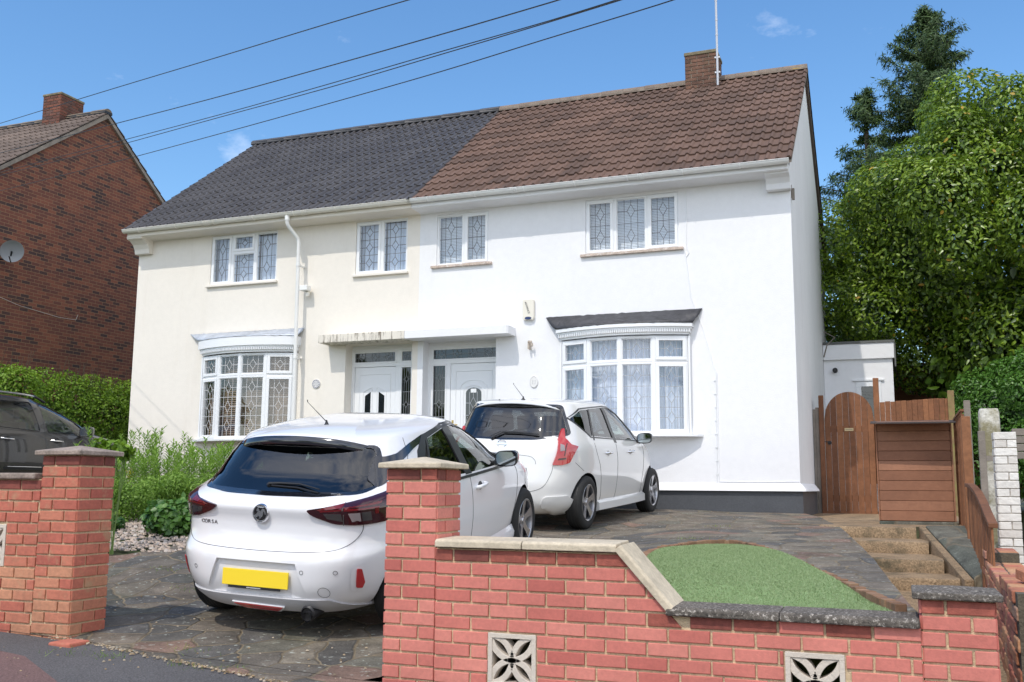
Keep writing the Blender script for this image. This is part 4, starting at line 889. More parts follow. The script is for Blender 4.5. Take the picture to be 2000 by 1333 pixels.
def add_roof(parent, x0, x1, mat, pitch, seed, ridge_m, vx, uc):
    b = tiles(parent, x0, x1, False, mat, pitch, seed, roll=.038 if mat is m_tile_dk else .030)
    b2 = tiles(parent, x0, x1, True, mat, pitch, seed + 1); o = len(b.v); b.v += b2.v; b.f += [tuple(o + q for q in f) for f in b2.f]; b.t += b2.t; b.m += b2.m
    r = b.build('roof', mat, parent, smooth=True, ang=38)
    u = MB(); e = .02        # underside boarding
    P = [(EY + .02, EZ - .045), (RY, RZ - .05), (2 * RY - EY - .02, EZ - .045), (2 * RY - EY - .02, EZ - .02), (RY, RZ - .012), (EY + .02, EZ - .02)]
    u.prism(P, x0 + e, x1 - e, 'x'); u.build('undercloak', uc, r)
    rb = MB(); n = int(round((x1 - x0) / .45)); s = (x1 - x0) / n
    for i in range(n):
        xa, xb = x0 + i * s + .004, x0 + (i + 1) * s - .004; dz = random.uniform(-.004, .004); vs = []; fs = []; m_ = 9
        for x, k in ((xa, 1.0), (xb, .97)):
            for j in range(m_): a = lerp(-.12, pi + .12, j / (m_ - 1)); vs.append((x, RY - .13 * k * cos(a), RZ + .0 + .105 * k * sin(a) + dz))
        fs = [(j, j + 1, m_ + j + 1, m_ + j) for j in range(m_ - 1)] + [tuple(range(m_)), tuple(2 * m_ - 1 - j for j in range(m_))]
        rb.add(vs, fs)
    rb.build('ridge_tiles', ridge_m, r, smooth=True, ang=50)
    mb_ = MB(); mb_.box(x0, x1, RY - .125, RY + .125, RZ - .03, RZ + .035); mb_.build('ridge_mortar', m_dirtmort if ridge_m is m_ridge_br else m_black, r)
    return r
add_roof(left, -13.69, -7.50, m_tile_dk, .165, 3, m_tile_dk, 0, m_black)
rr_ = add_roof(right, -7.495, -1.275, m_tile_br, .160, 8, m_ridge_br, 0, m_dirtmort)
# chimney
def chimney(parent, x0, x1, y0, y1, z0, z1, mat, mort, capm, capt=.07):
    b = MB(); bricks(b, frontX(y0), x0, x1, z0, z1, 0, irregular=False, L_=.215); bricks(b, rightX(x1), y0, y1, z0, z1, 1, irregular=False)
    bricks(b, Matrix(((0, 1, 0, x0), (1, 0, 0, 0), (0, 0, 1, 0), (0, 0, 0, 1))), y0, y1, z0, z1, 1, irregular=False)
    o = b.build('chimney', mat, parent); k = MB(); k.box(x0 + .006, x1 - .006, y0 + .006, y1 + .0, z0, z1); k.build('mortar', mort, o)
    k = MB(); k.box(x0 - .02, x1 + .02, y0 - .02, y1 + .02, z1, z1 + capt); k.build('capping', capm, o, bevel=.01); return o
m_chb = M('sooty_chimney_brick', ramp=[(.10, .055, .042), (.14, .075, .052), (.19, .10, .068)], rough=.95, var=.3, vs=5, var2=.2, vs2=40, bump=1, bs=50, stain=((.14, .14, .07), 6, .55, .5))
m_flaun = M('lichened_flaunching', (.20, .17, .11), .95, var=.4, vs=8, bump=1.2, bs=30, stain=((.38, .30, .05), 9, .58, .8))
chimney(right, -3.53, -2.93, 13.0, 13.6, 7.5, 8.30, m_chb, m_dirtmort, m_flaun)
# fascia, soffit, gutter
def eaves(parent, x0, x1, gm, sm):
    b = MB(); b.prism([(HY, 4.64), (HY - .05, 4.655), (9.36, 4.665), (9.345, 4.675), (9.345, 4.80), (HY, 4.80)][::-1], x0, x1, 'x'); b.build('soffit', sm, parent, bevel=.003)
    g = MB(); R = .062; n = 10; yc, zc = 9.285, 4.795; vs = []; fs = []
    pr = [(yc - R * cos(a), zc - R * sin(a)) for a in fr(0, pi, n)]; pr = [(yc - R - .008, zc + .004), (yc - R - .008, zc - .004)] + pr
    inn = [(yc - (R - .005) * cos(a), zc - (R - .005) * sin(a)) for a in fr(pi, 0, n)]
    P = pr + inn; g.prism(P, x0 - .03, x1 + .03, 'x')
    x = x0 + .35
    while x < x1:
        g.tube([(x, yc - (R + .006) * cos(a), zc - (R + .006) * sin(a)) for a in fr(-.05, pi, 8)] + [(x, 9.345, zc - .0)], .009, 5); x += .86
    for x in (x0 + 1.9, x0 + 4.0):
        for q in (-.045, -.015, .015, .045): g.tube([(x + q, yc - (R + .003) * cos(a), zc - (R + .003) * sin(a)) for a in fr(0, pi, 10)], .010, 5)
    g.build('gutter', gm, parent, smooth=True, ang=40)
eaves(left, -13.60, -7.535, m_gutterc, m_cream); eaves(right, -7.53, -1.34, m_gutter, m_white)
# kneelers at the ends of the eaves
b = MB(); P = [(9.35, 4.69), (9.36, 4.64), (9.44, 4.62), (9.53, 4.56), (9.58, 4.48), (9.60, 4.39), (HY, 4.39), (HY, 4.69)]
b.prism(P[::-1], XL - .02, XL + .33, 'x'); b.build('kneeler', m_cream, left, bevel=.006)
b = MB(); b.prism([(9.40, 4.72), (9.41, 4.64), (9.50, 4.60), (9.56, 4.53), (9.58, 4.44), (HY, 4.44), (HY, 4.72)][::-1], XR - .34, XR + .015, 'x'); b.build('kneeler', m_white, right, bevel=.006)
# dark bargeboard following the rear slope of the gable, thin mortar edge on the front one
b = MB(); P = [(RY, RZ - .02), (2 * RY - EY, EZ - .02), (2 * RY - EY, EZ - .14), (RY, RZ - .14)]; b.prism(P, XR, XR + .045, 'x'); b.build('verge_board', M('dark_verge', (.10, .075, .065), .9, var=.2, vs=4), right)
b = MB(); b.prism([(EY, EZ - .05), (RY, RZ - .05), (RY, RZ), (EY, EZ + .0)], XR - .02, XR + .066, 'x'); b.build('verge_mortar', m_dirtmort, right)
# downpipe of the left house
b = MB(); pts = [(-9.96, 9.285, 4.73), (-9.96, 9.285, 4.62), (-9.95, 9.32, 4.56), (-9.86, 9.48, 4.38), (-9.845, 9.50, 4.30), (-9.80, 9.50, -.3)]
b.tube(pts, .034, 12)
for z in (3.86, 2.2): b.tube([(-9.843 + (4.3 - z) * .0098, 9.50, z), (-9.843 + (4.3 - z) * .0098, 9.50, z + .05)], .042, 12); b.box(-9.86, -9.825, 9.53, 9.70, z + .01, z + .035)
b.tube([(-9.96, 9.285, 4.74), (-9.96, 9.285, 4.66)], .045, 12); b.build('downpipe', m_gutter, left, smooth=True, ang=45)
# ---- things fixed to the houses
o = thing('security_light', (-9.9, 9.62, 3.45), 'small white security light on the wall beside the cream house downpipe', 'light')
b = MB(); b.box(-9.80, -9.64, 9.50, 9.64, 3.42, 3.515, X=None); b.build('housing', m_gutter, o, bevel=.008); b = MB(); b.lathe([(.0, -.05), (.035, -.045), (.042, 0), (.03, .03)], 12, 'z', (-9.69, 9.60, 3.37)); b.build('sensor', m_gutterc, o, smooth=True)
b = MB(); b.box(-9.74, -9.70, 9.62, 9.70, 3.38, 3.46); b.build('bracket', m_gutterc, o)
m_alarm = M('cream_plastic', (.78, .74, .64), .4)
o = thing('alarm_box', (-5.52, 9.66, 2.66), 'cream intruder alarm box on the white wall between the doorway canopy and bow window', 'alarm box')
b = MB(); b.prism([(-5.62, 2.72), (-5.60, 2.68), (-5.44, 2.68), (-5.42, 2.72), (-5.42, 3.01), (-5.44, 3.03), (-5.60, 3.03), (-5.62, 3.01)], 9.645, 9.699); b.build('casing', m_alarm, o, bevel=.012, seg=3)
b = MB(); b.lathe([(.055, 9.636), (.06, 9.648)], 20, 'y', (-5.52, 0, 0)); 
b.v = [(v[0], v[1], 2.712 + v[2] * .42) for v in b.v]; b.build('strobe', M('dark_blue_lens', (.02, .035, .12), .2), o)
def text(s, size, X, mat, parent, ext=.001, name='lettering'):
    c = bpy.data.curves.new(name, 'FONT'); c.body = s; c.size = size; c.extrude = ext; c.align_x = 'CENTER'; c.align_y = 'CENTER'
    t = bpy.data.objects.new('tmp', c); me = bpy.data.meshes.new_from_object(t); me.transform(X); me.materials.clear(); me.materials.append(mat)
    q = bpy.data.objects.new(name, me); COL.objects.link(q); bpy.data.objects.remove(t); setpar(q, parent); return q
FX = Matrix.Rotation(pi / 2, 4, 'X')
b = MB(); text('ADVANCE', .045, Matrix.Translation((-5.535, 9.642, 2.885)) @ FX @ Matrix.Rotation(radians(-72), 4, 'Z'), m_letter, o)
o = thing('wall_bracket', (-5.47, 9.66, 2.2), 'small rusty lamp bracket left on the white wall above the house number plaque', 'bracket')
b = MB(); b.box(-5.51, -5.485, 9.60, 9.70, 2.20, 2.33); b.box(-5.50, -5.43, 9.585, 9.602, 2.30, 2.335); b.box(-5.45, -5.43, 9.59, 9.64, 2.24, 2.30); b.build('arm', M('rusty_cream_metal', (.50, .43, .36), .7, var=.3, vs=30), o, bevel=.003)
m_plaque = M('glazed_plaque', (.78, .77, .75), .3)
for (x, z, rx, rz, lb, col) in ((-9.50, 1.765, .085, .085, 'round house number plaque with grey pattern on the cream wall', (.30, .30, .36)), (-5.43, 1.675, .072, .10, 'white oval house number plaque on the white wall', (.70, .70, .70))):
    o = thing('number_plaque', (x, HY, z), lb, 'plaque'); b = MB(); n = 28
    b.prism([(x + rx * cos(2 * pi * i / n), z + rz * sin(2 * pi * i / n)) for i in range(n)], HY - .014, HY - .001); b.build('plate', m_plaque, o, bevel=.004)
    b = MB()
    for r in (.86,):
        P = [(x + rx * r * cos(t), HY - .016, z + rz * r * sin(t)) for t in fr(0, 2 * pi, 28)]; b.tube(P, .003, 5)
    for i in range(12 if rx > .08 else 0):
        a = i * .524 + .2; b.tube([(x + rx * .62 * cos(a), HY - .016, z + rz * .62 * sin(a)), (x + rx * .76 * cos(a + .25), HY - .016, z + rz * .76 * sin(a + .25))], .006, 5)
    for dx in (-.022, .02): b.tube([(x + dx - .010, HY - .016, z + .03), (x + dx + .012, HY - .016, z + .02), (x + dx - .004, HY - .016, z), (x + dx + .012, HY - .016, z - .02), (x + dx - .010, HY - .016, z - .03)], .004, 5)
    b.build('pattern', M('plaque_ink%d' % (rx > .08), col, .5), o)
b = MB(); y = HY - .008
b.tube([(-2.91, 9.40, 4.76), (-2.93, y, 4.70), (-2.915, y, 4.2), (-2.93, y, 3.72), (-2.89, y, 3.60), (-2.94, y, 3.53), (-2.95, y, 3.62)], .006, 5); b.tube([(-2.94, y, 3.55), (-2.87, y, 2.90), (-2.70, y - .0, 2.42), (-2.52, y, 1.74), (-2.535, y, .08)], .006, 5); b.tube([(-2.50, y, 1.72), (-2.505, y, .1)], .004, 5)
b.tube([(-2.50, y, .10), (-2.1, y, .095), (-1.7, y, .10), (-1.36, y, .105)], .004, 5)
for z in fr(.2, 1.6, 7): b.box(-2.55, -2.515, y - .008, y + .004, z, z + .012)
tag(b.build('wall_cable', m_upvc), 'thin white cable clipped down the white wall beside the bow window', 'cable')
b = MB(); b.tube([(-2.90, 12.93, 7.6), (-2.90, 12.93, 11.0)], .022, 8, caps=True)
for z in (7.85, 8.15): b.box(-2.95, -2.85, 12.93, 13.0, z, z + .03)
for z in (8.6, 8.9, 9.3): b.tube([(-2.90, 12.93, z), (-2.90, 12.93, z + .03)], .026, 8)
tag(b.build('aerial_mast', M('galvanised_pole', (.55, .55, .56), .4, metal=.5)), 'tall thin silver aerial mast strapped to the brown roof chimney', 'mast')
b = MB(); b.box(XR, XR + .012, HY + .10, HY + .14, 4.36, 4.56); b.box(XR + .012, XR + .05, HY + .09, HY + .15, 4.33, 4.5); tag(b.build('wall_bracket', m_woodold), 'tiny grey fixing on the side wall below the eaves corner', 'bracket')

# flat-roofed rear extension
ex = thing('rear_extension', (-.65, 15.6, -.3), 'small white flat-roofed extension behind the wooden gate', 'extension')
b = MB(); wallface(b, -1.34, -.035, -.5, 2.60, [(-.74, -.27, .0, 2.12, .03)], y=15.6); b.add([(-.035, 15.6, -.5), (-.035, 19, -.5), (-.035, 19, 2.6), (-.035, 15.6, 2.6)], [(0, 1, 2, 3)]); b.add([(-1.34, 15.6, 2.6), (-.035, 15.6, 2.6), (-.035, 19, 2.6), (-1.34, 19, 2.6)], [(0, 1, 2, 3)]); b.build('wall', [m_white, m_room], ex)
b = MB(); b.box(-1.34, .0, 15.54, 19, 2.57, 2.88); b.build('fascia', m_white, ex, bevel=.004); b = MB(); b.box(-1.34, .02, 15.52, 19, 2.882, 2.93); b.box(.001, .03, 15.54, 19, 2.4, 2.88); b.build('roof', M('grey_roof_felt', (.13, .135, .13), .9, var=.3, vs=3), ex)
b = MB(); frame_ring(b, -.74, -.27, .0, 2.12, .10, -.02, .04, Matrix.Translation((0, 15.6, 0))); b.box(-.80, -.21, 15.56, 15.6, 2.13, 2.17); f = b.build('window', m_upvc, ex, bevel=.004)
b = MB(); b.box(-.64, -.37, 15.61, 15.615, .1, 2.02); b.build('pane', m_glass_dk, f)
b = MB(); b.lathe([(.03, 15.5), (.05, 15.52), (.05, 15.6)], 16, 'y', (-1.12, 0, 2.36)); tag(b.build('extractor_outlet', m_black, smooth=True, ang=40), 'round black vent outlet on the white extension wall', 'vent')
b = MB(); b.tube([(-1.32, 15.45, 2.62), (-1.25, 15.42, 2.86), (-1.10, 15.5, 3.02), (-1.33, 15.9, 3.2)], .012, 6); tag(b.build('cable', m_woodold), 'loose cable at the corner where the extension meets the side wall', 'cable')
for i in range(4):
    x = .15 + 1.83 * i; p = thing('garden_fence_panel', (x, 19, -.3), ['brown lap fence panel showing just behind the extension', 'brown lap fence panel behind the laurel trunk', 'brown lap fence panel hidden in the laurel shade', 'last brown lap fence panel at the far right'][i], 'fence', 'lap panels behind the houses')
    x -= .2
    b = MB(); z = .0
    while z < 2.75: b.box(x, x + 1.75, 19.0, 19.03, z, z + .155, t=random.random() * .5, X=None); z += .15
    b.build('boards', m_woodp, p); b = MB(); b.box(x + 1.75, x + 1.83, 18.97, 19.06, -.3, 2.85, t=.1); b.box(x, x + 1.75, 18.98, 19.0, 2.72, 2.80, t=.3); b.build('post', m_woodp, p)

# ---- neighbour's red brick house on the left
def brickmat(name):
    mt = bpy.data.materials.new(name); mt.use_nodes = True; nt = mt.node_tree; N = nt.nodes; L = nt.links; b = N['Principled BSDF']; b.inputs['Roughness'].default_value = .9
    tc = N.new('ShaderNodeTexCoord'); sp = N.new('ShaderNodeSeparateXYZ'); L.new(tc.outputs['Object'], sp.inputs[0]); cb = N.new('ShaderNodeCombineXYZ'); ad = N.new('ShaderNodeMath'); L.new(sp.outputs[0], ad.inputs[0]); L.new(sp.outputs[1], ad.inputs[1]); L.new(ad.outputs[0], cb.inputs[0]); L.new(sp.outputs[2], cb.inputs[1])
    bt = N.new('ShaderNodeTexBrick'); L.new(cb.outputs[0], bt.inputs['Vector']); bt.inputs['Scale'].default_value = 1; bt.inputs['Brick Width'].default_value = .225; bt.inputs['Row Height'].default_value = .075; bt.inputs['Mortar Size'].default_value = .0052; bt.inputs['Mortar Smooth'].default_value = .1; bt.inputs['Bias'].default_value = 0
    bt.inputs['Color1'].default_value = (0, 0, 0, 1); bt.inputs['Color2'].default_value = (1, 1, 1, 1); bt.inputs['Mortar'].default_value = (0, 0, 0, 1)
    cr = N.new('ShaderNodeValToRGB'); e = cr.color_ramp.elements; cols = [(0, (.058, .036, .034)), (.16, (.085, .042, .034)), (.24, (.14, .052, .038)), (.55, (.17, .060, .040)), (.8, (.20, .070, .043)), (1, (.25, .088, .050))]
    e[0].position = 0; e[0].color = (*cols[0][1], 1); e[1].position = 1; e[1].color = (*cols[-1][1], 1)
    for p, c in cols[1:-1]: q = e.new(p); q.color = (*c, 1)
    n = N.new('ShaderNodeTexNoise'); n.inputs['Scale'].default_value = 1.4; n.inputs['Detail'].default_value = 6; L.new(cb.outputs[0], n.inputs['Vector'])
    ma = N.new('ShaderNodeMath'); ma.operation = 'MULTIPLY_ADD'; ma.inputs[1].default_value = .5; ma.inputs[2].default_value = -.22; L.new(n.outputs['Fac'], ma.inputs[0])
    m2 = N.new('ShaderNodeMath'); m2.operation = 'ADD'; m2.use_clamp = True; L.new(ma.outputs[0], m2.inputs[0]); L.new(bt.outputs['Color'], m2.inputs[1]); L.new(m2.outputs[0], cr.inputs['Fac'])
    n3 = N.new('ShaderNodeTexNoise'); n3.inputs['Scale'].default_value = 50; L.new(tc.outputs['Object'], n3.inputs['Vector']); mr = N.new('ShaderNodeMapRange'); mr.inputs[1].default_value = .3; mr.inputs[2].default_value = .7; mr.inputs[3].default_value = .8; mr.inputs[4].default_value = 1.2; L.new(n3.outputs['Fac'], mr.inputs[0])
    mm = N.new('ShaderNodeMixRGB'); mm.blend_type = 'MULTIPLY'; mm.inputs[0].default_value = 1; L.new(cr.outputs['Color'], mm.inputs[1]); L.new(mr.outputs[0], mm.inputs[2])
    mx = N.new('ShaderNodeMixRGB'); L.new(bt.outputs['Fac'], mx.inputs[0]); L.new(mm.outputs[0], mx.inputs[1]); mx.inputs[2].default_value = (.30, .17, .09, 1); L.new(mx.outputs[0], b.inputs['Base Color'])
    bp = N.new('ShaderNodeBump'); bp.invert = True; bp.inputs['Strength'].default_value = .7; bp.inputs['Distance'].default_value = .008; L.new(bt.outputs['Fac'], bp.inputs['Height']); L.new(bp.outputs['Normal'], b.inputs['Normal']); return mt
m_nbrick = brickmat('mixed_red_brick')
NX = -17.5; NRY, NRZ = 12.6, 8.86; NEY = 8.45; NEZ = NRZ - (NRY - NEY) * .757
nh = thing('neighbour_house', (-21, 9, -.3), 'dark red brick gabled house with a brown tiled roof at the left edge', 'house')
b = MB(); Bk = 2 * NRY - NEY - .4
b.add([(NX, 8.85, -1), (NX, Bk, -1), (NX, Bk, NEZ + .2), (NX, NRY, NRZ - .05), (NX, 8.85, NEZ + .25)], [(0, 1, 2, 3, 4)]); b.add([(-30, 8.85, -1), (NX, 8.85, -1), (NX, 8.85, NEZ + .25), (-30, 8.85, NEZ + .25)], [(0, 1, 2, 3)]); b.add([(NX, Bk, -1), (-30, Bk, -1), (-30, Bk, NEZ + .2), (NX, Bk, NEZ + .2)], [(0, 1, 2, 3)]); b.build('wall', m_nbrick, nh)
sv = (EY, EZ, RY, RZ); EY, EZ, RY, RZ = NEY, NEZ, NRY, NRZ
m_tile_n = M('grey_brown_roof_tile', ramp=[(.12, .09, .075), (.15, .115, .095), (.19, .145, .12)], rough=.9, var=.15, vs=1, var2=.2, vs2=50, bump=.5, bs=120, stain=((.42, .38, .30), 30, .68, .7))
add_roof(nh, -29.9, NX + .07, m_tile_n, .165, 21, M('mossy_ridge_tile', (.19, .15, .11), .95, var=.3, vs=3, bump=.5, bs=60, stain=((.36, .20, .06), 2.5, .6, .7)), 0, m_dirtmort)
b = MB(); b.prism([(NEY, NEZ - .12), (NRY, NRZ - .13), (NRY, NRZ - .03), (NEY, NEZ - .02)], NX, NX + .065, 'x'); b.prism([(NRY, NRZ - .13), (2 * NRY - NEY, NEZ - .12), (2 * NRY - NEY, NEZ - .02), (NRY, NRZ - .03)], NX, NX + .065, 'x'); b.build('verge_mortar', m_dirtmort, nh)
EY, EZ, RY, RZ = sv
chimney(nh, -19.22, -18.66, 12.3, 13.02, 8.4, 9.40, M('orange_chimney_brick', ramp=[(.08, .045, .04), (.15, .06, .042), (.20, .075, .048), (.10, .065, .06)], rough=.95, var=.2, vs=6, bump=.8, bs=50), m_dirtmort, m_flaun, .06)
o = thing('satellite_dish', (-17.4, 9.9, 4.6), 'grey satellite dish fixed to the brick gable at the left edge', 'dish')
X = Matrix.Translation((-17.1, 9.85, 4.80)) @ Matrix.Rotation(radians(62), 4, 'Z') @ Matrix.Rotation(radians(22), 4, 'X')
b = MB(); b.lathe([(.005, .05), (.12, .035), (.18, .012), (.225, -.02), (.235, -.025), (.225, -.012), (.18, .02), (.12, .045), (.005, .06)], 28, 'y', X=X); b.build('reflector', M('grey_dish_paint', (.30, .31, .33), .5), o, smooth=True)
b = MB(); b.tube([(-17.45, 9.9, 4.66), (-17.2, 9.92, 4.66), (-17.12, 9.87, 4.80)], .018, 8); b.tube([(-17.1, 9.85, 4.56), (-16.9, 9.62, 4.62)], .012, 6); b.build('arm', m_black, o)
b = MB(); b.tube([(NX + .01, 9.3, 4.0), (NX + .01, 10.5, 3.78), (NX + .01, 11.6, 3.70), (NX + .01, 12.1, 3.72), (NX + .01, 12.15, 3.85)], .004, 5); tag(b.build('wall_cable', m_gutterc), 'thin sagging white cable on the brick gable wall', 'cable')
# =====================================================================================
#  CARS: a body surface is defined by level outlines (superellipses); everything on it
#  (glass, lamps, seams, handles) is laid on that same surface
# =====================================================================================
class Car:
    def __init__(s, keys, nr, nf, crown, gap=0):
        """keys rows: z, y rear, y front, half width; crown: (z0, z top, y of the roof's highest line, end width)"""
        s.k = keys; s.nr = nr; s.nf = nf; s.crown = crown; s.cache = {}
    def dims(s, z):
        zs = [r[0] for r in s.k]
        if z <= s.crown[0]: return [s._p(z, zs, [r[i] for r in s.k]) for i in (1, 2, 3)]
        z0, zt, ym, wq = s.crown; a, b, w = [s._p(z0, zs, [r[i] for r in s.k]) for i in (1, 2, 3)]
        e = sqrt(max(0, 1 - ((z - z0) / (zt - z0)) ** 1.6)); return [lerp(ym, a, e ** 1.1), lerp(ym, b, e ** 1.1), w * (wq + (1 - wq) * e ** .9) if e > .02 else w * wq * e / .02]
    def _p(s, x, xs, ys):
        # monotone cubic interpolation
        n = len(xs)
        if x <= xs[0]: return ys[0]
        if x >= xs[-1]: return ys[-1]
        i = max(j for j in range(n - 1) if xs[j] <= x); d = [(ys[j + 1] - ys[j]) / (xs[j + 1] - xs[j]) for j in range(n - 1)]
        def m(j):
            if j == 0: return d[0]
            if j == n - 1: return d[-1]
            return 0 if d[j - 1] * d[j] <= 0 else 2 * d[j - 1] * d[j] / (d[j - 1] + d[j])
        h = xs[i + 1] - xs[i]; t = (x - xs[i]) / h
        return ys[i] * (2 * t ** 3 - 3 * t * t + 1) + h * m(i) * (t ** 3 - 2 * t * t + t) + ys[i + 1] * (-2 * t ** 3 + 3 * t * t) + h * m(i + 1) * (t ** 3 - t * t)
    def expo(s, z):
        nr = s._p(z, [r[0] for r in s.nr], [r[1] for r in s.nr]); nf = s._p(z, [r[0] for r in s.nf], [r[1] for r in s.nf]); return nr, nf
    def half(s, z, inset=0):
        """half outline from rear centre round the right side to front centre, as numpy points"""
        key = (round(z, 5), inset)
        if key in s.cache: return s.cache[key]
        yr, yf, w = s.dims(z); yr += inset; yf -= inset; w = max(.001, w - inset); nr, nf = s.expo(z); yc = (yr + yf) / 2; a = (yf - yr) / 2
        t = np.linspace(0, pi / 2, 160); t = t[:] ; st = np.sin(t); ct = np.cos(t)
        # denser sampling close to the axes, where a high exponent moves fast
        tt = np.concatenate([np.linspace(0, .02, 40)[:-1] ** 1, np.linspace(.02, pi / 2 - .02, 120), pi / 2 - np.linspace(0, .02, 40)[::-1][1:]]); tt[0] = 0
        tt = np.concatenate([[0], np.geomspace(1e-7, .03, 50), np.linspace(.035, pi / 2 - .035, 100), pi / 2 - np.geomspace(1e-7, .03, 50)[::-1], [pi / 2]])
        S_, C_ = np.sin(tt), np.maximum(np.cos(tt), 0)
        rear = np.stack([w * S_ ** (2 / nr), yc - a * C_ ** (2 / nr)], 1); fr_ = np.stack([w * S_ ** (2 / nf), yc + a * C_ ** (2 / nf)], 1)[::-1]
        P = np.concatenate([rear, fr_[1:]]); d = np.concatenate([[0], np.cumsum(np.hypot(*np.diff(P, axis=0).T))])
        s.cache[key] = (P, d, len(rear), yc); return s.cache[key]
    def side(s, y, z, off=0, sgn=1):
        """point on the flank at given y"""
        P, d, n, yc = s.half(z); x = float(np.interp(y, P[:, 1], P[:, 0])); x2 = float(np.interp(y + .03, P[:, 1], P[:, 0])); x1 = float(np.interp(y - .03, P[:, 1], P[:, 0]))
        Pz, _, _, _ = s.half(z + .02); xz = float(np.interp(y, Pz[:, 1], Pz[:, 0])); Pl, _, _, _ = s.half(z - .02); xl = float(np.interp(y, Pl[:, 1], Pl[:, 0]))
        nn = Vector((1, -(x2 - x1) / .06, -(xz - xl) / .04)).normalized(); p = Vector((x, y, z)) + nn * off; p.x *= sgn; return p
    def rear(s, x, z, off=0):
        def yy(x, z): P, d, n, yc = s.half(z); return float(np.interp(abs(x), P[:n, 0], P[:n, 1]))
        y = yy(x, z); gx = (yy(x + .01, z) - yy(x - .01, z)) / .02; gz_ = (yy(x, z + .01) - yy(x, z - .01)) / .02
        gx = max(-3, min(3, gx)); nn = Vector((gx, -1, gz_)).normalized(); return Vector((x, y, z)) + nn * off
    def wrap(s, q, z, off=0):
        """point at arc length q round the outline from the rear centre (positive = right side)"""
        P, d, n, yc = s.half(z); a = abs(q); sg = 1 if q >= 0 else -1
        x, y = float(np.interp(a, d, P[:, 0])), float(np.interp(a, d, P[:, 1])); x2, y2 = float(np.interp(a + .03, d, P[:, 0])), float(np.interp(a + .03, d, P[:, 1])); x1, y1 = float(np.interp(a - .03, d, P[:, 0])), float(np.interp(a - .03, d, P[:, 1]))
        t = Vector((x2 - x1, y2 - y1, 0)).normalized(); nn = Vector((t.y, -t.x, 0)); p = Vector((x, y, z)) + nn * off; p.x *= sg; return p
    def front(s, x, z, off=0):
        def yy(x, z): P, d, n, yc = s.half(z); return float(np.interp(-abs(x), -P[n - 1:, 0], P[n - 1:, 1]))
        y = yy(x, z); gx = (yy(x + .01, z) - yy(x - .01, z)) / .02; gz_ = (yy(x, z + .01) - yy(x, z - .01)) / .02
        nn = Vector((-gx, 1, -gz_)).normalized(); return Vector((x, y, z)) + nn * off
    def shell(s, zs, inset=0, nn=(14, 46, 14)):
        vs = []; fs = []; K = None
        for z in zs:
            P, d, n, yc = s.half(z, inset)
            # split where the outline turns the corner
            dx = np.gradient(P[:, 0]); dy = np.gradient(P[:, 1]); ic = int(np.argmax((np.abs(dy) > np.abs(dx)) & (np.arange(len(P)) > 3))); jc = len(P) - 1 - int(np.argmax(((np.abs(dy) > np.abs(dx)) & (np.arange(len(P)) < len(P) - 3))[::-1]))
            ds = list(np.linspace(0, d[ic], nn[0] + 1)) + list(np.linspace(d[ic], d[jc], nn[1] + 1))[1:] + list(np.linspace(d[jc], d[-1], nn[2] + 1))[1:]
            R = [(float(np.interp(q, d, P[:, 0])), float(np.interp(q, d, P[:, 1])), z) for q in ds]; Lf = [(-x, y, z_) for (x, y, z_) in R[1:-1]][::-1]
            ring = R + Lf; K = len(ring); vs += ring
        for i in range(len(zs) - 1):
            for j in range(K): j2 = (j + 1) % K; fs.append((i * K + j, i * K + j2, (i + 1) * K + j2, (i + 1) * K + j))
        fs.append(tuple(range(K - 1, -1, -1))); o = (len(zs) - 1) * K; fs.append(tuple(o + j for j in range(K))); return vs, fs
def patch(fn, poly, off, thick=0, res=.035, mb=None, t=.5, m=0):
    """fill a 2-D outline, map each point with fn(u, v, off) onto a surface; with thickness it becomes a closed solid"""
    P = []
    for i in range(len(poly)):
        a, b_ = poly[i], poly[(i + 1) % len(poly)]; l = sqrt((a[0] - b_[0]) ** 2 + (a[1] - b_[1]) ** 2); n = max(1, int(l / res))
        P += [(lerp(a[0], b_[0], j / n), lerp(a[1], b_[1], j / n)) for j in range(n)]
    nb = len(P); xs = [p[0] for p in P]; zs = [p[1] for p in P]; pts = [Vector(p) for p in P]
    x = min(xs) + res * .5
    while x < max(xs):
        z = min(zs) + res * .5
        while z < max(zs):
            if inpoly(x, z, P) and min((x - p[0]) ** 2 + (z - p[1]) ** 2 for p in P) > (res * .55) ** 2: pts.append(Vector((x, z)))
            z += res
        x += res
    v2, e2, f2, ov, _, _ = delaunay_2d_cdt(pts, [(i, (i + 1) % nb) for i in range(nb)], [tuple(range(nb))], 1, 1e-6)
    mb = mb or MB(); n = len(v2)
    if not thick: return mb.add([fn(p.x, p.y, off) for p in v2], [tuple(f) for f in f2], t, m)
    from collections import Counter
    ed = Counter(); dirs = {}
    for f in f2:
        for i in range(len(f)): a, b_ = f[i], f[(i + 1) % len(f)]; ed[(min(a, b_), max(a, b_))] += 1; dirs[(min(a, b_), max(a, b_))] = (a, b_)
    vs = [fn(p.x, p.y, off) for p in v2] + [fn(p.x, p.y, off - thick) for p in v2]; fs = [tuple(f) for f in f2] + [tuple(n + i for i in reversed(f)) for f in f2]
    for k, c in ed.items():
        if c == 1: a, b_ = dirs[k]; fs.append((b_, a, a + n, b_ + n))
    return mb.add(vs, fs, t, m)
def roundp(P, r, n=4):
    """round the corners of an outline"""
    out = []; k = len(P)
    for i in range(k):
        p0, p, p1 = Vector(P[i - 1]), Vector(P[i]), Vector(P[(i + 1) % k]); a = (p0 - p); b_ = (p1 - p); ra = min(r, a.length * .45); rb = min(r, b_.length * .45); A = p + a.normalized() * ra; B = p + b_.normalized() * rb
        for j in range(n + 1): t = j / n; q = A * (1 - t) ** 2 + p * 2 * t * (1 - t) + B * t * t; out.append((q.x, q.y))
    return out
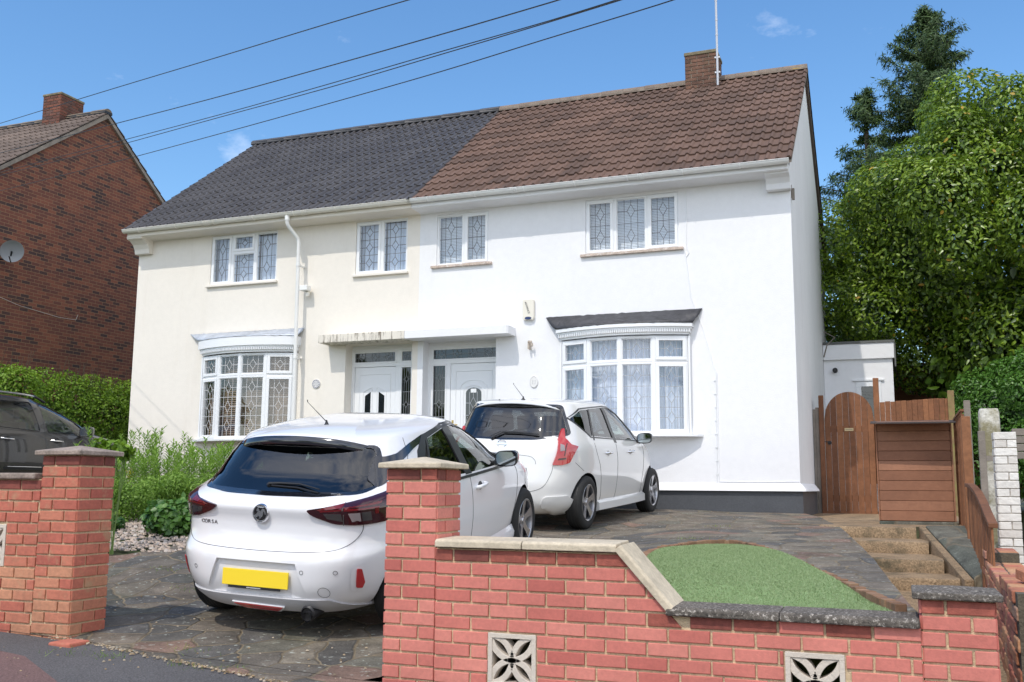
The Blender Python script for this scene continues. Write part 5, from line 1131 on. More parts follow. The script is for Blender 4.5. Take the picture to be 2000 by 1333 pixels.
def ribbon(mb, pts3, w, t=.5):
    """thin dark line following 3-D points (panel gap)"""
    return mb.tube(pts3, w, 5, t=t)
def seam(mb, fn, P, w=.0022, off=.0006, n=8):
    Q = []
    for i in range(len(P) - 1): Q += [(lerp(P[i][0], P[i + 1][0], j / n), lerp(P[i][1], P[i + 1][1], j / n)) for j in range(n)]
    Q.append(P[-1]); mb.tube([fn(u, v, off) for u, v in Q], w, 5)
def spl(P, n=6): return smooth_poly(P, n)
def wheel(parent, x, y, r, w, side, style, rimr):
    """side +1: outer face towards +x"""
    o_ = MB(); k = w / 2
    prof = [(rimr - .004, -k + .01), (rimr + .012, -k), (r - .045, -k), (r - .015, -k + .012), (r - .002, -k + .035), (r, -k * .3), (r, k * .3), (r - .002, k - .035), (r - .015, k - .012), (r - .045, k), (rimr + .012, k), (rimr - .004, k - .01)]
    o_.lathe(prof + [prof[0]], 40, 'x', (x, 0, 0), caps=False); X = Matrix.Translation((0, y, r)); o_.v = [tuple(X @ Vector(v)) for v in o_.v]
    ty = o_.build('tyre', m_tyre, parent, smooth=True, ang=40)
    gr_ = MB()
    for q in (-.05, -.018, .018, .05): gr_.lathe([(r + .0008, q - .003), (r + .0008, q + .003)], 40, 'x', (x, 0, 0), caps=False)
    gr_.v = [tuple(X @ Vector(v)) for v in gr_.v]; gr_.build('tread_groove', m_black, ty)
    b = MB(); f = side * k
    b.lathe([(rimr, f * 1.0), (rimr + .004, f * .98), (rimr - .012, f * .90), (rimr - .02, f * .5), (rimr - .02, -f * .8)], 40, 'x', (x, 0, 0), m=0, caps=False)
    b.lathe([(.0, f * .80), (.030, f * .80), (.034, f * .72), (.075, f * .66), (.08, f * .2)], 24, 'x', (x, 0, 0), m=0)
    n = 5
    for i in range(n):
        a = 2 * pi * i / n + .35
        for d in ((-.19, .19) if style == 'twin' else (0,)):
            hw0, hw1 = (.016, .022) if style == 'twin' else (.030, .048)
            P = []
            for (rr, hw, xx) in ((.05, hw0 * 1.1, .70), (rimr * .55, hw0, .78), (rimr - .012, hw1, .92)):
                aa = a + d * (1 if style != 'twin' else (rr / rimr) * 1.0)
                c_, s_ = cos(aa), sin(aa); P.append([(x + f * xx, rr * c_ - hw * s_, rr * s_ + hw * c_), (x + f * xx, rr * c_ + hw * s_, rr * s_ - hw * c_), (x + f * (xx - .25), rr * c_ + hw * .7 * s_, rr * s_ - hw * .7 * c_), (x + f * (xx - .25), rr * c_ - hw * .7 * s_, rr * s_ + hw * .7 * c_)])
            vs = [p for q in P for p in q]; fs = [(i2 * 4 + j, i2 * 4 + (j + 1) % 4, i2 * 4 + 4 + (j + 1) % 4, i2 * 4 + 4 + j) for i2 in range(2) for j in range(4)] + [(0, 1, 2, 3), (11, 10, 9, 8)]
            b.add(vs, fs, m=0)
            if style == 'twin': continue
    b.v = [tuple(X @ Vector(v)) for v in b.v]; rim = b.build('rim', [m_alloy], parent, smooth=True, ang=35)
    b = MB(); b.lathe([(rimr - .022, f * .55), (rimr - .022, f * .5), (.03, f * .45), (.03, f * .5)], 32, 'x', (x, 0, 0)); b.v = [tuple(X @ Vector(v)) for v in b.v]; b.build('brake_disc', m_alloyd if style != 'twin' else m_disc, rim)
    return rim
def cutbody(car, zs, root, cutters, paint, wells, cav):
    """shell minus cabin, windows and wheel wells, then smooth normals taken from the uncut shell"""
    vs, fs = car.shell(zs); mb = MB(); mb.add(vs, fs); body = mb.build('body', [paint, m_cabin, m_black], root, smooth=True, ang=60)
    me0 = body.data.copy(); bm = bmesh.new(); bm.from_mesh(me0); bm.normal_update(); bvh = BVHTree.FromBMesh(bm); vn = [v.normal.copy() for v in bm.verts]; fv = [[v.index for v in f.verts] for f in bm.faces]; co = [v.co.copy() for v in bm.verts]; bm.free()
    ops = []
    if cav: v2, f2 = car.shell(cav[1], cav[0], (6, 20, 6)); q = MB(); q.add(v2, f2, m=1); ops.append(q.build('cut', [paint, m_cabin, m_black], root))
    for c in cutters: ops.append(c.build('cut', [paint, m_trim, m_black], root))
    for (y, r, z) in wells:
        for s_ in (-1, 1):
            q = MB(); q.lathe([(r, s_ * .52), (r, s_ * 1.25)], 40, 'x', (0, y, z), m=2); ops.append(q.build('cut', [paint, m_cabin, m_black], root))
    for o in ops:
        md = body.modifiers.new('b', 'BOOLEAN'); md.operation = 'DIFFERENCE'; md.object = o; md.solver = 'MANIFOLD'
    bpy.context.view_layer.update(); dg = bpy.context.evaluated_depsgraph_get(); me = bpy.data.meshes.new_from_object(body.evaluated_get(dg)); body.modifiers.clear(); body.data = me
    for o in ops: bpy.data.objects.remove(o)
    me.shade_smooth()
    ns = []; idx = {}
    names = [q.name if q else '' for q in me.materials]
    for p in me.polygons:
        outer = names[p.material_index] == paint.name
        for li in p.loop_indices:
            if not outer: ns.append(p.normal.copy()); continue
            vi = me.loops[li].vertex_index
            if vi not in idx:
                loc, nr, fi, dist = bvh.find_nearest(me.vertices[vi].co); best = Vector((0, 0, 0)); 
                for k in fv[fi]: best += vn[k] / (1e-5 + (co[k] - loc).length)
                idx[vi] = (best.normalized(), dist)
            n_, dist = idx[vi]
            ns.append(n_ if n_.dot(p.normal) > .55 else p.normal.copy())
    me.normals_split_custom_set(ns); return body
def seatset(root, rows, w=.46, zb=.50, zt=1.02, head=True):
    for i, (x, y) in enumerate(rows):
        b = MB(); X = Matrix.Translation((x, y, zb)) @ Matrix.Rotation(radians(12), 4, 'X')
        ww = w / 2 if abs(x) > .05 else .56
        b.box(-ww, ww, -.08, .04, -.1, zt - zb, X=X); b.box(-ww, ww, .0, .48, -.12, .05, X=Matrix.Translation((x, y, zb)))
        for hx in ((0,) if abs(x) > .05 else (-.33, .33)): b.box(hx - .13, hx + .13, -.07, .03, zt - zb + .03, zt - zb + .20, X=X); b.tube([(hx, -.02, zt - zb - .02), (hx, -.02, zt - zb + .05)], .012, 6, X=X)
        b.build('seat', m_cabin, root, bevel=.03, seg=3)
def mirror(root, car, y, z, side, capm, s=1.0):
    p = car.side(y, z, 0, side); b = MB(); X = Matrix.Translation((p.x + side * .115 * s, y - .02, z + .055))
    n = 16; prof = []
    for k, (yy, sc) in enumerate(((-.045, .97), (-.03, 1.0), (.03, .92), (.07, .60), (.085, .25))):
        for i in range(n):
            a = 2 * pi * i / n; cx, cz = abs(cos(a)) ** .6 * (1 if cos(a) > 0 else -1), abs(sin(a)) ** .6 * (1 if sin(a) > 0 else -1); prof.append((.105 * s * sc * cx - side * (.02 if k > 2 else 0), yy * s, .073 * s * sc * cz + .008 * cx * side))
    fs = [(k * n + i, k * n + (i + 1) % n, (k + 1) * n + (i + 1) % n, (k + 1) * n + i) for k in range(4) for i in range(n)] + [tuple(4 * n + i for i in range(n)), tuple(range(n - 1, -1, -1))]
    b.add(prof, fs, X=X); o = b.build('door_mirror', capm, root, smooth=True, ang=50)
    b = MB(); b.add([(.09 * s * abs(cos(2 * pi * i / n)) ** .6 * (1 if cos(2 * pi * i / n) > 0 else -1), -.047 * s, .060 * s * abs(sin(2 * pi * i / n)) ** .6 * (1 if sin(2 * pi * i / n) > 0 else -1) + .001) for i in range(n)], [tuple(range(n))], X=X); b.build('mirror_glass', m_mirror, o)
    b = MB(); b.prism([(p.x - side * .02, z - .02), (p.x + side * .06, z + .0), (p.x + side * .09, z + .02), (p.x + side * .05, z + .045), (p.x - side * .02, z + .03)], y - .03, y + .04, 'y'); b.build('mirror_arm', m_trim, o, bevel=.006)
def place(root, x, y, z, a, b_, c):
    root.rotation_mode = 'QUATERNION'
    R = Matrix.Rotation(a, 4, 'Z') @ Matrix.Rotation(b_, 4, 'X') @ Matrix.Rotation(c, 4, 'Y'); root.location = (x, y, z); root.rotation_quaternion = R.to_quaternion()
def zlev(a, b, n, dense=()): return sorted(set([round(a + (b - a) * i / n, 4) for i in range(n + 1)] + list(dense)))
def aerial(root, p, tip, base=.016):
    b = MB(); b.lathe([(.030, 0), (.028, .008), (.014, .022), (.007, .04), (.005, .05)], 14, 'z', p); b.tube([(p[0], p[1], p[2] + .035), tip], .0042, 6, taper=.45); b.tube([tip, (tip[0], tip[1] - .003, tip[2] + .016)], .004, 6); b.build('aerial', m_black, root, smooth=True)

# ------------------------------------------------------------------ white hatchback (front)
ca = Car([(.19, .22, 3.90, .70), (.24, .10, 3.98, .79), (.32, .03, 4.03, .83), (.44, .0, 4.06, .85), (.55, .005, 4.06, .862), (.61, .018, 4.05, .866), (.67, .070, 4.03, .866), (.75, .098, 3.98, .864), (.84, .106, 3.84, .858), (.90, .092, 3.64, .848), (.94, .088, 3.45, .840), (.975, .15, 3.20, .828), (1.01, .27, 2.97, .808), (1.06, .375, 2.86, .785), (1.15, .45, 2.70, .742), (1.25, .53, 2.50, .695), (1.34, .62, 2.28, .645)],
         [(.2, 3.6), (.5, 4.6), (.66, 5.0), (.9, 5.2), (1.0, 5.2), (1.34, 4.4), (1.43, 2.6)], [(.2, 3.0), (.6, 3.6), (.9, 3.6), (1.1, 4.2), (1.34, 3.6), (1.43, 2.4)], (1.345, 1.435, 1.75, .35))
c1 = thing('hatchback_car', (0, 0, 0), 'white hatchback nearest the road with yellow plate, smoked rear lamps and black glass surround', 'car', 'white hatchbacks parked on the driveway', local=True)
place(c1, -4.1408, .5764, -1.0789, .0246, .1517, .0409)
zs = zlev(.19, .99, 26) + zlev(1.005, 1.345, 14)[0:] + [1.36, 1.375, 1.39, 1.40, 1.41, 1.418, 1.425, 1.430, 1.4335]
rg = roundp([(-.70, 1.05), (-.60, 1.02), (0, 1.005), (.60, 1.02), (.69, 1.05), (.575, 1.29), (-.575, 1.29)], .05)     # rear glass (x,z)
qg = [(.92, 1.12), (1.02, .995), (1.30, .97), (1.30, 1.30), (1.20, 1.245)]
sg1 = roundp([(1.02, 1.01), (1.78, .965), (1.72, 1.335), (1.30, 1.28)], .03)      # rear side window (y,z)
sg2 = roundp([(1.86, .96), (2.88, .93), (2.66, 1.06), (2.30, 1.27), (1.98, 1.335), (1.81, 1.34)], .03)     # front side window
ws = roundp([(-.68, 1.02), (.68, 1.02), (.56, 1.31), (-.56, 1.31)], .04)
cut = [patch(ca.rear, rg, .06, .45, .07, m=1), patch(ca.front, ws, .10, .5, .09, m=1)]
for s_ in (-1, 1):
    for P in (sg1, sg2): cut.append(patch(lambda u, v, o, s_=s_: ca.side(u, v, o, s_), P, .05, .22, .07, m=1))
rec = MB(); rec.prism([(-.40, .345), (.40, .345), (.31, .575), (-.31, .575)], -.1, .035, 'y', m=0); cut.append(rec)
body = cutbody(ca, zs, c1, cut, m_paint, [(.75, .345, .31), (3.22, .345, .31)], (.09, zlev(.46, 1.33, 8) + [1.36, 1.38]))
R_ = lambda u, v, o: ca.rear(u, v, o)
patch(ca.rear, rg, -.004, 0, .05).build('rear_window', m_rglass, c1, smooth=True, ang=80)
# black surround of the rear glass and band running up to the roof edge
sur = MB(); sur_o = [(-.715, 1.07), (-.66, 1.008), (-.35, .992), (0, .988), (.35, .992), (.66, 1.008), (.715, 1.07), (.585, 1.305), (-.585, 1.305)]
def ringpatch(fn, outer, inner, off, res=.04):
    mb = MB(); n = 72
    def rs(P):
        P = [Vector(p) for p in P]; L_ = [0]
        for i in range(len(P)): L_.append(L_[-1] + (P[(i + 1) % len(P)] - P[i]).length)
        return P, L_
    cx = sum(p[0] for p in inner) / len(inner); cz = sum(p[1] for p in inner) / len(inner)
    def hit(P, a):
        best = 0
        for i in range(len(P)):
            x1, z1 = P[i][0] - cx, P[i][1] - cz; x2, z2 = P[(i + 1) % len(P)][0] - cx, P[(i + 1) % len(P)][1] - cz; dx, dz = cos(a), sin(a); den = dx * (z2 - z1) - dz * (x2 - x1)
            if abs(den) < 1e-9: continue
            t = (x1 * (z2 - z1) - z1 * (x2 - x1)) / den; u = (x1 * dz - z1 * dx) / den
            if t > 0 and -1e-6 <= u <= 1 + 1e-6: best = max(best, t)
        return best
    k = 3; vs = []
    angs = sorted([2 * pi * i / n for i in range(n)] + [atan2(p[1] - cz, p[0] - cx) % (2 * pi) for p in outer])
    for a in angs:
        ro, ri = hit(outer, a), hit(inner, a)
        for j in range(k + 1): r = lerp(ri, ro, j / k); vs.append(fn(cx + r * cos(a), cz + r * sin(a), off))
    N_ = len(angs); mb.add(vs, [(i * (k + 1) + j, i * (k + 1) + j + 1, ((i + 1) % N_) * (k + 1) + j + 1, ((i + 1) % N_) * (k + 1) + j) for i in range(N_) for j in range(k)]); return mb
ringpatch(ca.rear, roundp(sur_o, .05), rg, .0025).build('window_surround', m_gloss, c1, smooth=True, ang=80)
for s_ in (-1, 1):
    SD = lambda u, v, o, s_=s_: ca.side(u, v, o, s_)
    # gloss black quarter panel sweeping from the rear glass up to the roof line
    q = MB(); patch(lambda u, v, o, s_=s_: ca.wrap(u * s_, v, o), roundp([(.62, 1.09), (.72, 1.035), (.78, 1.05), (.84, 1.12), (.92, 1.185), (1.06, 1.245), (1.28, 1.30), (1.30, 1.335), (1.16, 1.325), (.96, 1.285), (.82, 1.235), (.70, 1.225), (.62, 1.24)], .025), .004, 0, .03, q)
    q.build('quarter_panel', m_gloss, c1, smooth=True, ang=80)
    fr_o = roundp([(.98, .985), (1.82, .945), (2.98, .905), (2.72, 1.075), (2.33, 1.30), (1.99, 1.372), (1.78, 1.375), (1.27, 1.325), (1.02, 1.19)], .03)
    q = MB(); patch(SD, sg1, -.006, 0, .05, q); q.build('side_window', m_pglass, c1, smooth=True, ang=80)
    q = MB(); patch(SD, sg2, -.006, 0, .05, q); q.build('side_window', m_cglass, c1, smooth=True, ang=80)
    # frame strips
    q = MB()
    patch(SD, [(.96, 1.02), (1.02, .97), (2.95, .915), (2.99, .90), (3.0, .89), (1.0, .95), (.93, .985)], .006, .008, .03, q)
    patch(SD, [(1.76, .955), (1.88, .952), (1.83, 1.345), (1.70, 1.34)], .004, .010, .03, q)
    patch(SD, [(.93, 1.0), (1.02, 1.005), (1.31, 1.285), (1.72, 1.34), (1.83, 1.343), (1.98, 1.338), (2.30, 1.275), (2.68, 1.06), (2.90, .925), (2.99, .90), (2.73, 1.08), (2.33, 1.305), (1.98, 1.37), (1.72, 1.372), (1.28, 1.32), (1.10, 1.22)], .005, .009, .03, q)
    patch(SD, [(1.12, .985), (1.15, .983), (1.36, 1.30), (1.33, 1.30)], .003, .010, .03, q)
    q.build('window_trim', m_trim, c1, smooth=True, ang=60)
    q = MB()
    seam(q, SD, spl([(1.83, .94), (1.84, .7), (1.83, .45), (1.80, .30)])); seam(q, SD, spl([(2.98, .89), (3.02, .80), (2.96, .6), (2.88, .42), (2.84, .30)])); seam(q, SD, spl([(1.80, .30), (2.3, .285), (2.84, .30)]))
    seam(q, SD, spl([(.98, .98), (.97, .85), (1.06, .7), (1.12, .6)])); q.build('door_gap', m_seam, c1)
    # swage crease and sill
    q = MB(); 
    for (y0, y1, z0, z1) in ((1.2, 2.95, .30, .25),):
        vs = []; n = 24
        for i in range(n + 1): y = lerp(y0, y1, i / n); p = ca.side(y, .33, 0, s_); vs += [(p.x + s_ * .004, y, .34), (p.x + s_ * .028, y, .27), (p.x + s_ * .02, y, .22), (p.x - s_ * .06, y, .20)]
        q.add(vs, [(i * 4 + j, i * 4 + j + 1, i * 4 + 5 + j, i * 4 + 4 + j) for i in range(n) for j in range(3)])
    q.build('sill', m_paint, c1, smooth=True, ang=40)
    for y in (2.02,):
        p = ca.side(y, .83, 0, s_); q = MB(); q.tube([(p.x - s_ * .005, y - .09, .825), (p.x + s_ * .032, y - .075, .83), (p.x + s_ * .042, y, .835), (p.x + s_ * .032, y + .075, .838), (p.x - s_ * .005, y + .09, .84)], .016, 10); o = q.build('door_handle', m_paint, c1, smooth=True)
        q = MB(); patch(SD, [(y + .05 * cos(a), .83 + .035 * sin(a)) for a in fr(0, 2 * pi, 14)[:-1]], .001, 0, .03, q); q.build('handle_recess', m_seam, o)
    mirror(c1, ca, 2.50, .95, s_, m_gloss, 1.0)
    # rear lamps: smoked housing with red bars and a clear block
    W = lambda u, v, o, s_=s_: ca.wrap(u * s_, v, o)
    lp = roundp([(.35, .925), (.40, .885), (.54, .835), (.70, .82), (.92, .82), (1.05, .845), (1.09, .92), (1.09, .995), (.99, 1.045), (.84, 1.01)], .03)
    o = patch(W, lp, .014, .05, .035).build('rear_lamp', m_dred, c1, smooth=True, ang=50)
    q = MB()
    patch(W, [(.43, .925), (.60, .945), (.60, .972), (.48, .945)], .0165, .004, .03, q); patch(W, [(.615, .947), (.88, .965), (.86, .885), (.835, .885), (.835, .925), (.615, .92)], .0165, .004, .03, q); patch(W, [(.46, .915), (.60, .925), (.60, .938), (.45, .925)], .0165, .004, .03, q)
    q.build('red_bar', m_bar, o); q = MB(); patch(W, [(.66, .845), (.72, .845), (.72, .905), (.64, .905)], .0165, .004, .03, q); q.build('clear_lens', m_clear, o)
    q = MB(); patch(W, [(.50, .87), (.60, .85), (.595, .905), (.48, .905)], .0165, .004, .03, q); q.build('smoked_lens', m_smoke, o); q = MB(); patch(W, [(.73, .845), (.80, .845), (.80, .905), (.73, .905)], .0165, .004, .03, q); q.build('smoked_lens', m_smoke, o)
    q = MB(); q.tube([W(.605, .825, .013), W(.61, .89, .016), W(.60, .975, .015)], .003, 5); q.build('lamp_gap', m_seam, o)
    patch(W, roundp([(.73, .40), (.775, .39), (.80, .43), (.775, .53), (.74, .535)], .01), .012, .03, .03).build('reflector', m_red, c1, smooth=True, ang=50)
    q = MB(); patch(W, roundp([(.69, .375), (.79, .365), (.835, .43), (.80, .575), (.70, .545)], .03), .004, 0, .03, q); q.build('reflector_recess', m_paint, c1, smooth=True)
# tailgate gap, spoiler
q = MB(); seam(q, R_, spl([(-.70, .83), (-.69, .76), (-.62, .685), (-.47, .652), (0, .64), (.47, .652), (.62, .685), (.69, .76), (.70, .83)]), n=4); seam(q, R_, spl([(.78, 1.02), (.745, 1.10), (.70, 1.22), (.64, 1.33)]), n=4); seam(q, R_, spl([(-.78, 1.02), (-.745, 1.10), (-.70, 1.22), (-.64, 1.33)]), n=4)
q.build('tailgate_gap', m_seam, c1)
def spoiler(root, hw, ytip, yfront, ztip, zroot, sag, topm, lipm, thick=.055):
    n = 28; b = MB(); vs = []; k = 6
    for i in range(n + 1):
        u = 2 * i / n - 1; x = hw * u; d = sag * u * u + .10 * abs(u) ** 8
        yt = ytip + d; zt = ztip - .055 * u * u - .035 * abs(u) ** 6
        zc = zroot - .055 * u * u
        vs += [(x, yt + .10, zt - thick * .9), (x, yt + .005, zt - thick), (x, yt, zt - thick * .72), (x, yt + .02, zt - .012), (x, yt + .06, zt + .004), (x, yfront, zc)]
    b.add(vs, [(i * k + j, i * k + j + 1, (i + 1) * k + j + 1, (i + 1) * k + j) for i in range(n) for j in range(k - 1)] + [tuple(range(k)), tuple(n * k + j for j in reversed(range(k)))], m=0)
    for i, f in enumerate(b.f):
        j = i % (k - 1)
        if i < n * (k - 1) and j < 3: b.m[i] = 1
    return b.build('spoiler', [topm, lipm], root, smooth=True, ang=50)
spoiler(c1, .57, .50, 1.05, 1.385, 1.418, .10, m_paint, m_gloss, .070)
for s_ in ():
    b = MB(); b.add([(s_ * .60, .60, 1.34), (s_ * .64, .66, 1.34), (s_ * .665, .60, 1.20), (s_ * .655, .545, 1.21), (s_ * .59, .58, 1.32)], [(0, 1, 2), (0, 2, 3), (0, 3, 4), (1, 0, 4)]); b.build('spoiler_fin', m_gloss, c1)
b = MB(); b.tube([(-.20, .585, 1.318), (.20, .585, 1.318)], .012, 8); b.build('brake_light', m_smoke, c1)
aerial(c1, (0, .98, 1.398), (-.045, .78, 1.60))
# plate, badge, lettering, wiper, bumper details
b = MB(); X = Matrix.Translation((0, .012, .455)) @ Matrix.Rotation(radians(-8), 4, 'X'); b.box(-.26, .26, -.006, .004, -.0555, .0555, X=X); b.build('number_plate', m_plate, c1, bevel=.002)
b = MB(); b.box(-.21, .20, -.002, .006, -.073, -.045, X=X); o = b.build('plate_holder', m_black, c1); b = MB()
for i in range(15): b.box(-.062 + i * .0075, -.058 + i * .0075, -.0032, -.0022, -.068, -.062, X=X)
b.build('lettering', m_upvc, o)
p = ca.rear(0, .885, .0); X = Matrix.Translation(p + Vector((0, -.004, 0))) @ Matrix.Rotation(radians(-6), 4, 'X')
b = MB(); b.lathe([(.066, .012), (.066, -.004), (.060, -.014), (.052, -.014), (.050, -.006), (0, -.006)], 36, 'y', X=X); o = b.build('badge', m_chrome, c1, smooth=True, ang=40)
b = MB(); b.lathe([(.049, -.0065), (0, -.0065)], 30, 'y', X=X); b.build('badge_disc', M('badge_black', (.02, .02, .022), .3), o)
b = MB()
G = [(-.046, -.014), (-.030, -.002), (-.022, .010), (-.034, .014), (-.032, .030), (-.018, .036), (-.012, .022), (-.004, .012), (.004, .022), (.014, .034), (.030, .028), (.040, .010), (.043, -.010), (.034, -.006), (.028, .008), (.020, .012), (.022, -.002), (.016, -.020), (.002, -.034), (-.014, -.040), (-.006, -.028), (-.014, -.020), (-.030, -.028), (-.040, -.022)]
T = tessellate_polygon([[Vector((g[0], g[1], 0)) for g in G]]); b.add([(g[0], -.0095, g[1]) for g in G], [tuple(t) for t in T], X=X); b.build('emblem', m_chrome, o)
for k_, ch in enumerate('CORSA'):
    x = -.50 + .030 * k_; p = ca.rear(x, .80, .003)
    text(ch, .036, Matrix.Translation(p) @ Matrix.Rotation(radians(-7), 4, 'Z') @ FX @ Matrix.Scale(1.15, 4, (1, 0, 0)), M('chrome_letter', (.25, .25, .26), .3, metal=.8), c1, .0015)
b = MB(); P = [ca.rear(x, z, .018) for x, z in ((-.09, 1.035), (.0, 1.04), (.16, 1.04), (.34, 1.018))]; b.tube(P, .011, 8, taper=.5); b.tube([ca.rear(-.09, 1.035, -.0), P[0]], .018, 8); b.tube([ca.rear(x, z, .010) for x, z in ((-.06, 1.03), (.15, 1.026), (.345, 1.006))], .006, 6); b.build('rear_wiper', m_black, c1, smooth=True)
q = MB()
for x, z in ((-.50, .50), (.36, .52), (.58, .52)): P = [ca.rear(x + .013 * cos(a), z + .013 * sin(a), .001) for a in fr(0, 2 * pi, 12)]; q.tube(P, .0016, 5)
P = [ca.rear(.50 + .036 * cos(a), .385 + .036 * sin(a), .001) for a in fr(0, 2 * pi, 18)]; q.tube(P, .0014, 5); q.build('bumper_sensor', m_seam, c1)
b = MB(); patch(R_, roundp([(-.70, .325), (-.55, .335), (.52, .335), (.70, .20), (.62, .21), (.3, .235), (-.3, .235), (-.66, .27)], .02), .010, .03, .04, b); o = b.build('lower_bumper', M('satin_bumper', (.50, .50, .52), .5), c1, smooth=True, ang=50)
b = MB(); patch(R_, roundp([(-.215, .29), (.215, .28), (.15, .235), (-.12, .24)], .02), .020, .03, .04, b); o = b.build('fog_lamp', m_paint, c1, smooth=True, ang=50); b = MB(); patch(R_, roundp([(-.195, .283), (.195, .275), (.14, .243), (-.11, .248)], .015), .024, .01, .04, b); b.build('lens', m_red, o)
b = MB(); b.tube([(.40, .10, .225), (.40, -.02 + .03, .225), (.41, .35, .25)], .035, 14, caps=False); b.build('exhaust', m_black, c1, smooth=True); b = MB(); b.lathe([(.055, .012), (.045, .0), (.03, .05)], 20, 'y', (.40, .015, .245)); b.build('exhaust_cutout', m_black, c1, smooth=True)
for (x, y) in ((.755, .75), (-.755, .75), (.755, 3.22), (-.755, 3.22)): wheel(c1, x, y, .312, .20, 1 if x > 0 else -1, 'blade', .205)
seatset(c1, [(-.36, 1.78), (.36, 1.78), (0, 1.0)], zb=.52, zt=1.05)
b = MB(); b.box(-.62, .62, 2.6, 3.0, .7, .93); b.build('dashboard', m_cabin, c1, bevel=.04, seg=2)
b = MB(); b.tube([(.37 + .18 * cos(a), 2.48 + .05 * sin(a), .92 + .17 * sin(a)) for a in fr(0, 2 * pi, 24)], .014, 6); b.build('steering_wheel', m_cabin, c1)
patch(ca.front, ws, -.004, 0, .07).build('windscreen', m_cglass, c1, smooth=True, ang=80)
# bonnet front lamps (wrap round the nose)
for s_ in (-1, 1): patch(lambda u, v, o, s_=s_: ca.side(u, v, o, s_), roundp([(3.62, .76), (3.90, .70), (3.93, .62), (3.75, .64)], .02), .006, .02, .03).build('headlamp', m_clear, c1, smooth=True, ang=50)

# ------------------------------------------------------------------ second white hatchback (by the bow window)
cb_ = Car([(.20, .10, 3.96, .70), (.26, .03, 4.03, .78), (.36, .0, 4.08, .82), (.50, .0, 4.10, .835), (.62, .02, 4.08, .845), (.74, .045, 4.0, .847), (.86, .065, 3.86, .842), (.95, .085, 3.66, .832), (1.0, .11, 3.45, .818), (1.05, .155, 3.20, .80), (1.15, .215, 3.0, .765), (1.28, .285, 2.72, .722), (1.38, .345, 2.48, .685), (1.45, .40, 2.28, .65)],
          [(.2, 4.2), (.5, 4.8), (.9, 5.0), (1.1, 4.8), (1.45, 4.6), (1.53, 2.8)], [(.2, 2.9), (.6, 3.2), (.9, 3.4), (1.1, 4.0), (1.45, 3.6), (1.53, 2.4)], (1.455, 1.535, 1.7, .35))
c2 = thing('hatchback_car', (0, 0, 0), 'taller white hatchback close to the bow window with bright red arrow-shaped rear lamps', 'car', 'white hatchbacks parked on the driveway', local=True)
place(c2, -4.2902, 5.3102, -.4897, -.0637, .0545, .0428)
zs = zlev(.20, 1.04, 26) + zlev(1.055, 1.45, 14) + [1.462, 1.475, 1.487, 1.498, 1.508, 1.517, 1.524, 1.530, 1.5335]
rg = roundp([(-.70, 1.09), (-.35, 1.05), (0, 1.04), (.35, 1.05), (.69, 1.09), (.63, 1.25), (.56, 1.41), (-.56, 1.41), (-.63, 1.25)], .05)
sgs = [roundp([(.52, 1.28), (.90, 1.08), (.96, 1.08), (1.06, 1.395), (.80, 1.38)], .02), roundp([(.99, 1.08), (1.66, 1.05), (1.56, 1.425), (1.10, 1.40)], .02), roundp([(1.75, 1.04), (2.66, 1.02), (2.56, 1.12), (2.18, 1.345), (1.86, 1.425), (1.66, 1.43)], .03), roundp([(2.78, 1.0), (2.94, .985), (2.74, 1.10)], .02)]
ws = roundp([(-.67, 1.08), (.67, 1.08), (.57, 1.41), (-.57, 1.41)], .04)
cut = [patch(cb_.rear, rg, .06, .45, .07, m=1), patch(cb_.front, ws, .10, .5, .09, m=1)]
for s_ in (-1, 1):
    for P in sgs: cut.append(patch(lambda u, v, o, s_=s_: cb_.side(u, v, o, s_), P, .05, .22, .07, m=1))
body = cutbody(cb_, zs, c2, cut, m_paintw, [(.72, .345, .31), (3.32, .345, .31)], (.09, zlev(.48, 1.42, 8) + [1.46, 1.48]))
patch(cb_.rear, rg, -.004, 0, .05).build('rear_window', m_rglass2, c2, smooth=True, ang=80)
ringpatch(cb_.rear, roundp([(-.735, 1.085), (-.40, 1.03), (0, 1.02), (.40, 1.03), (.715, 1.085), (.645, 1.27), (.57, 1.44), (-.57, 1.44), (-.645, 1.27)], .05), rg, .0025).build('window_surround', m_gloss, c2, smooth=True, ang=80)
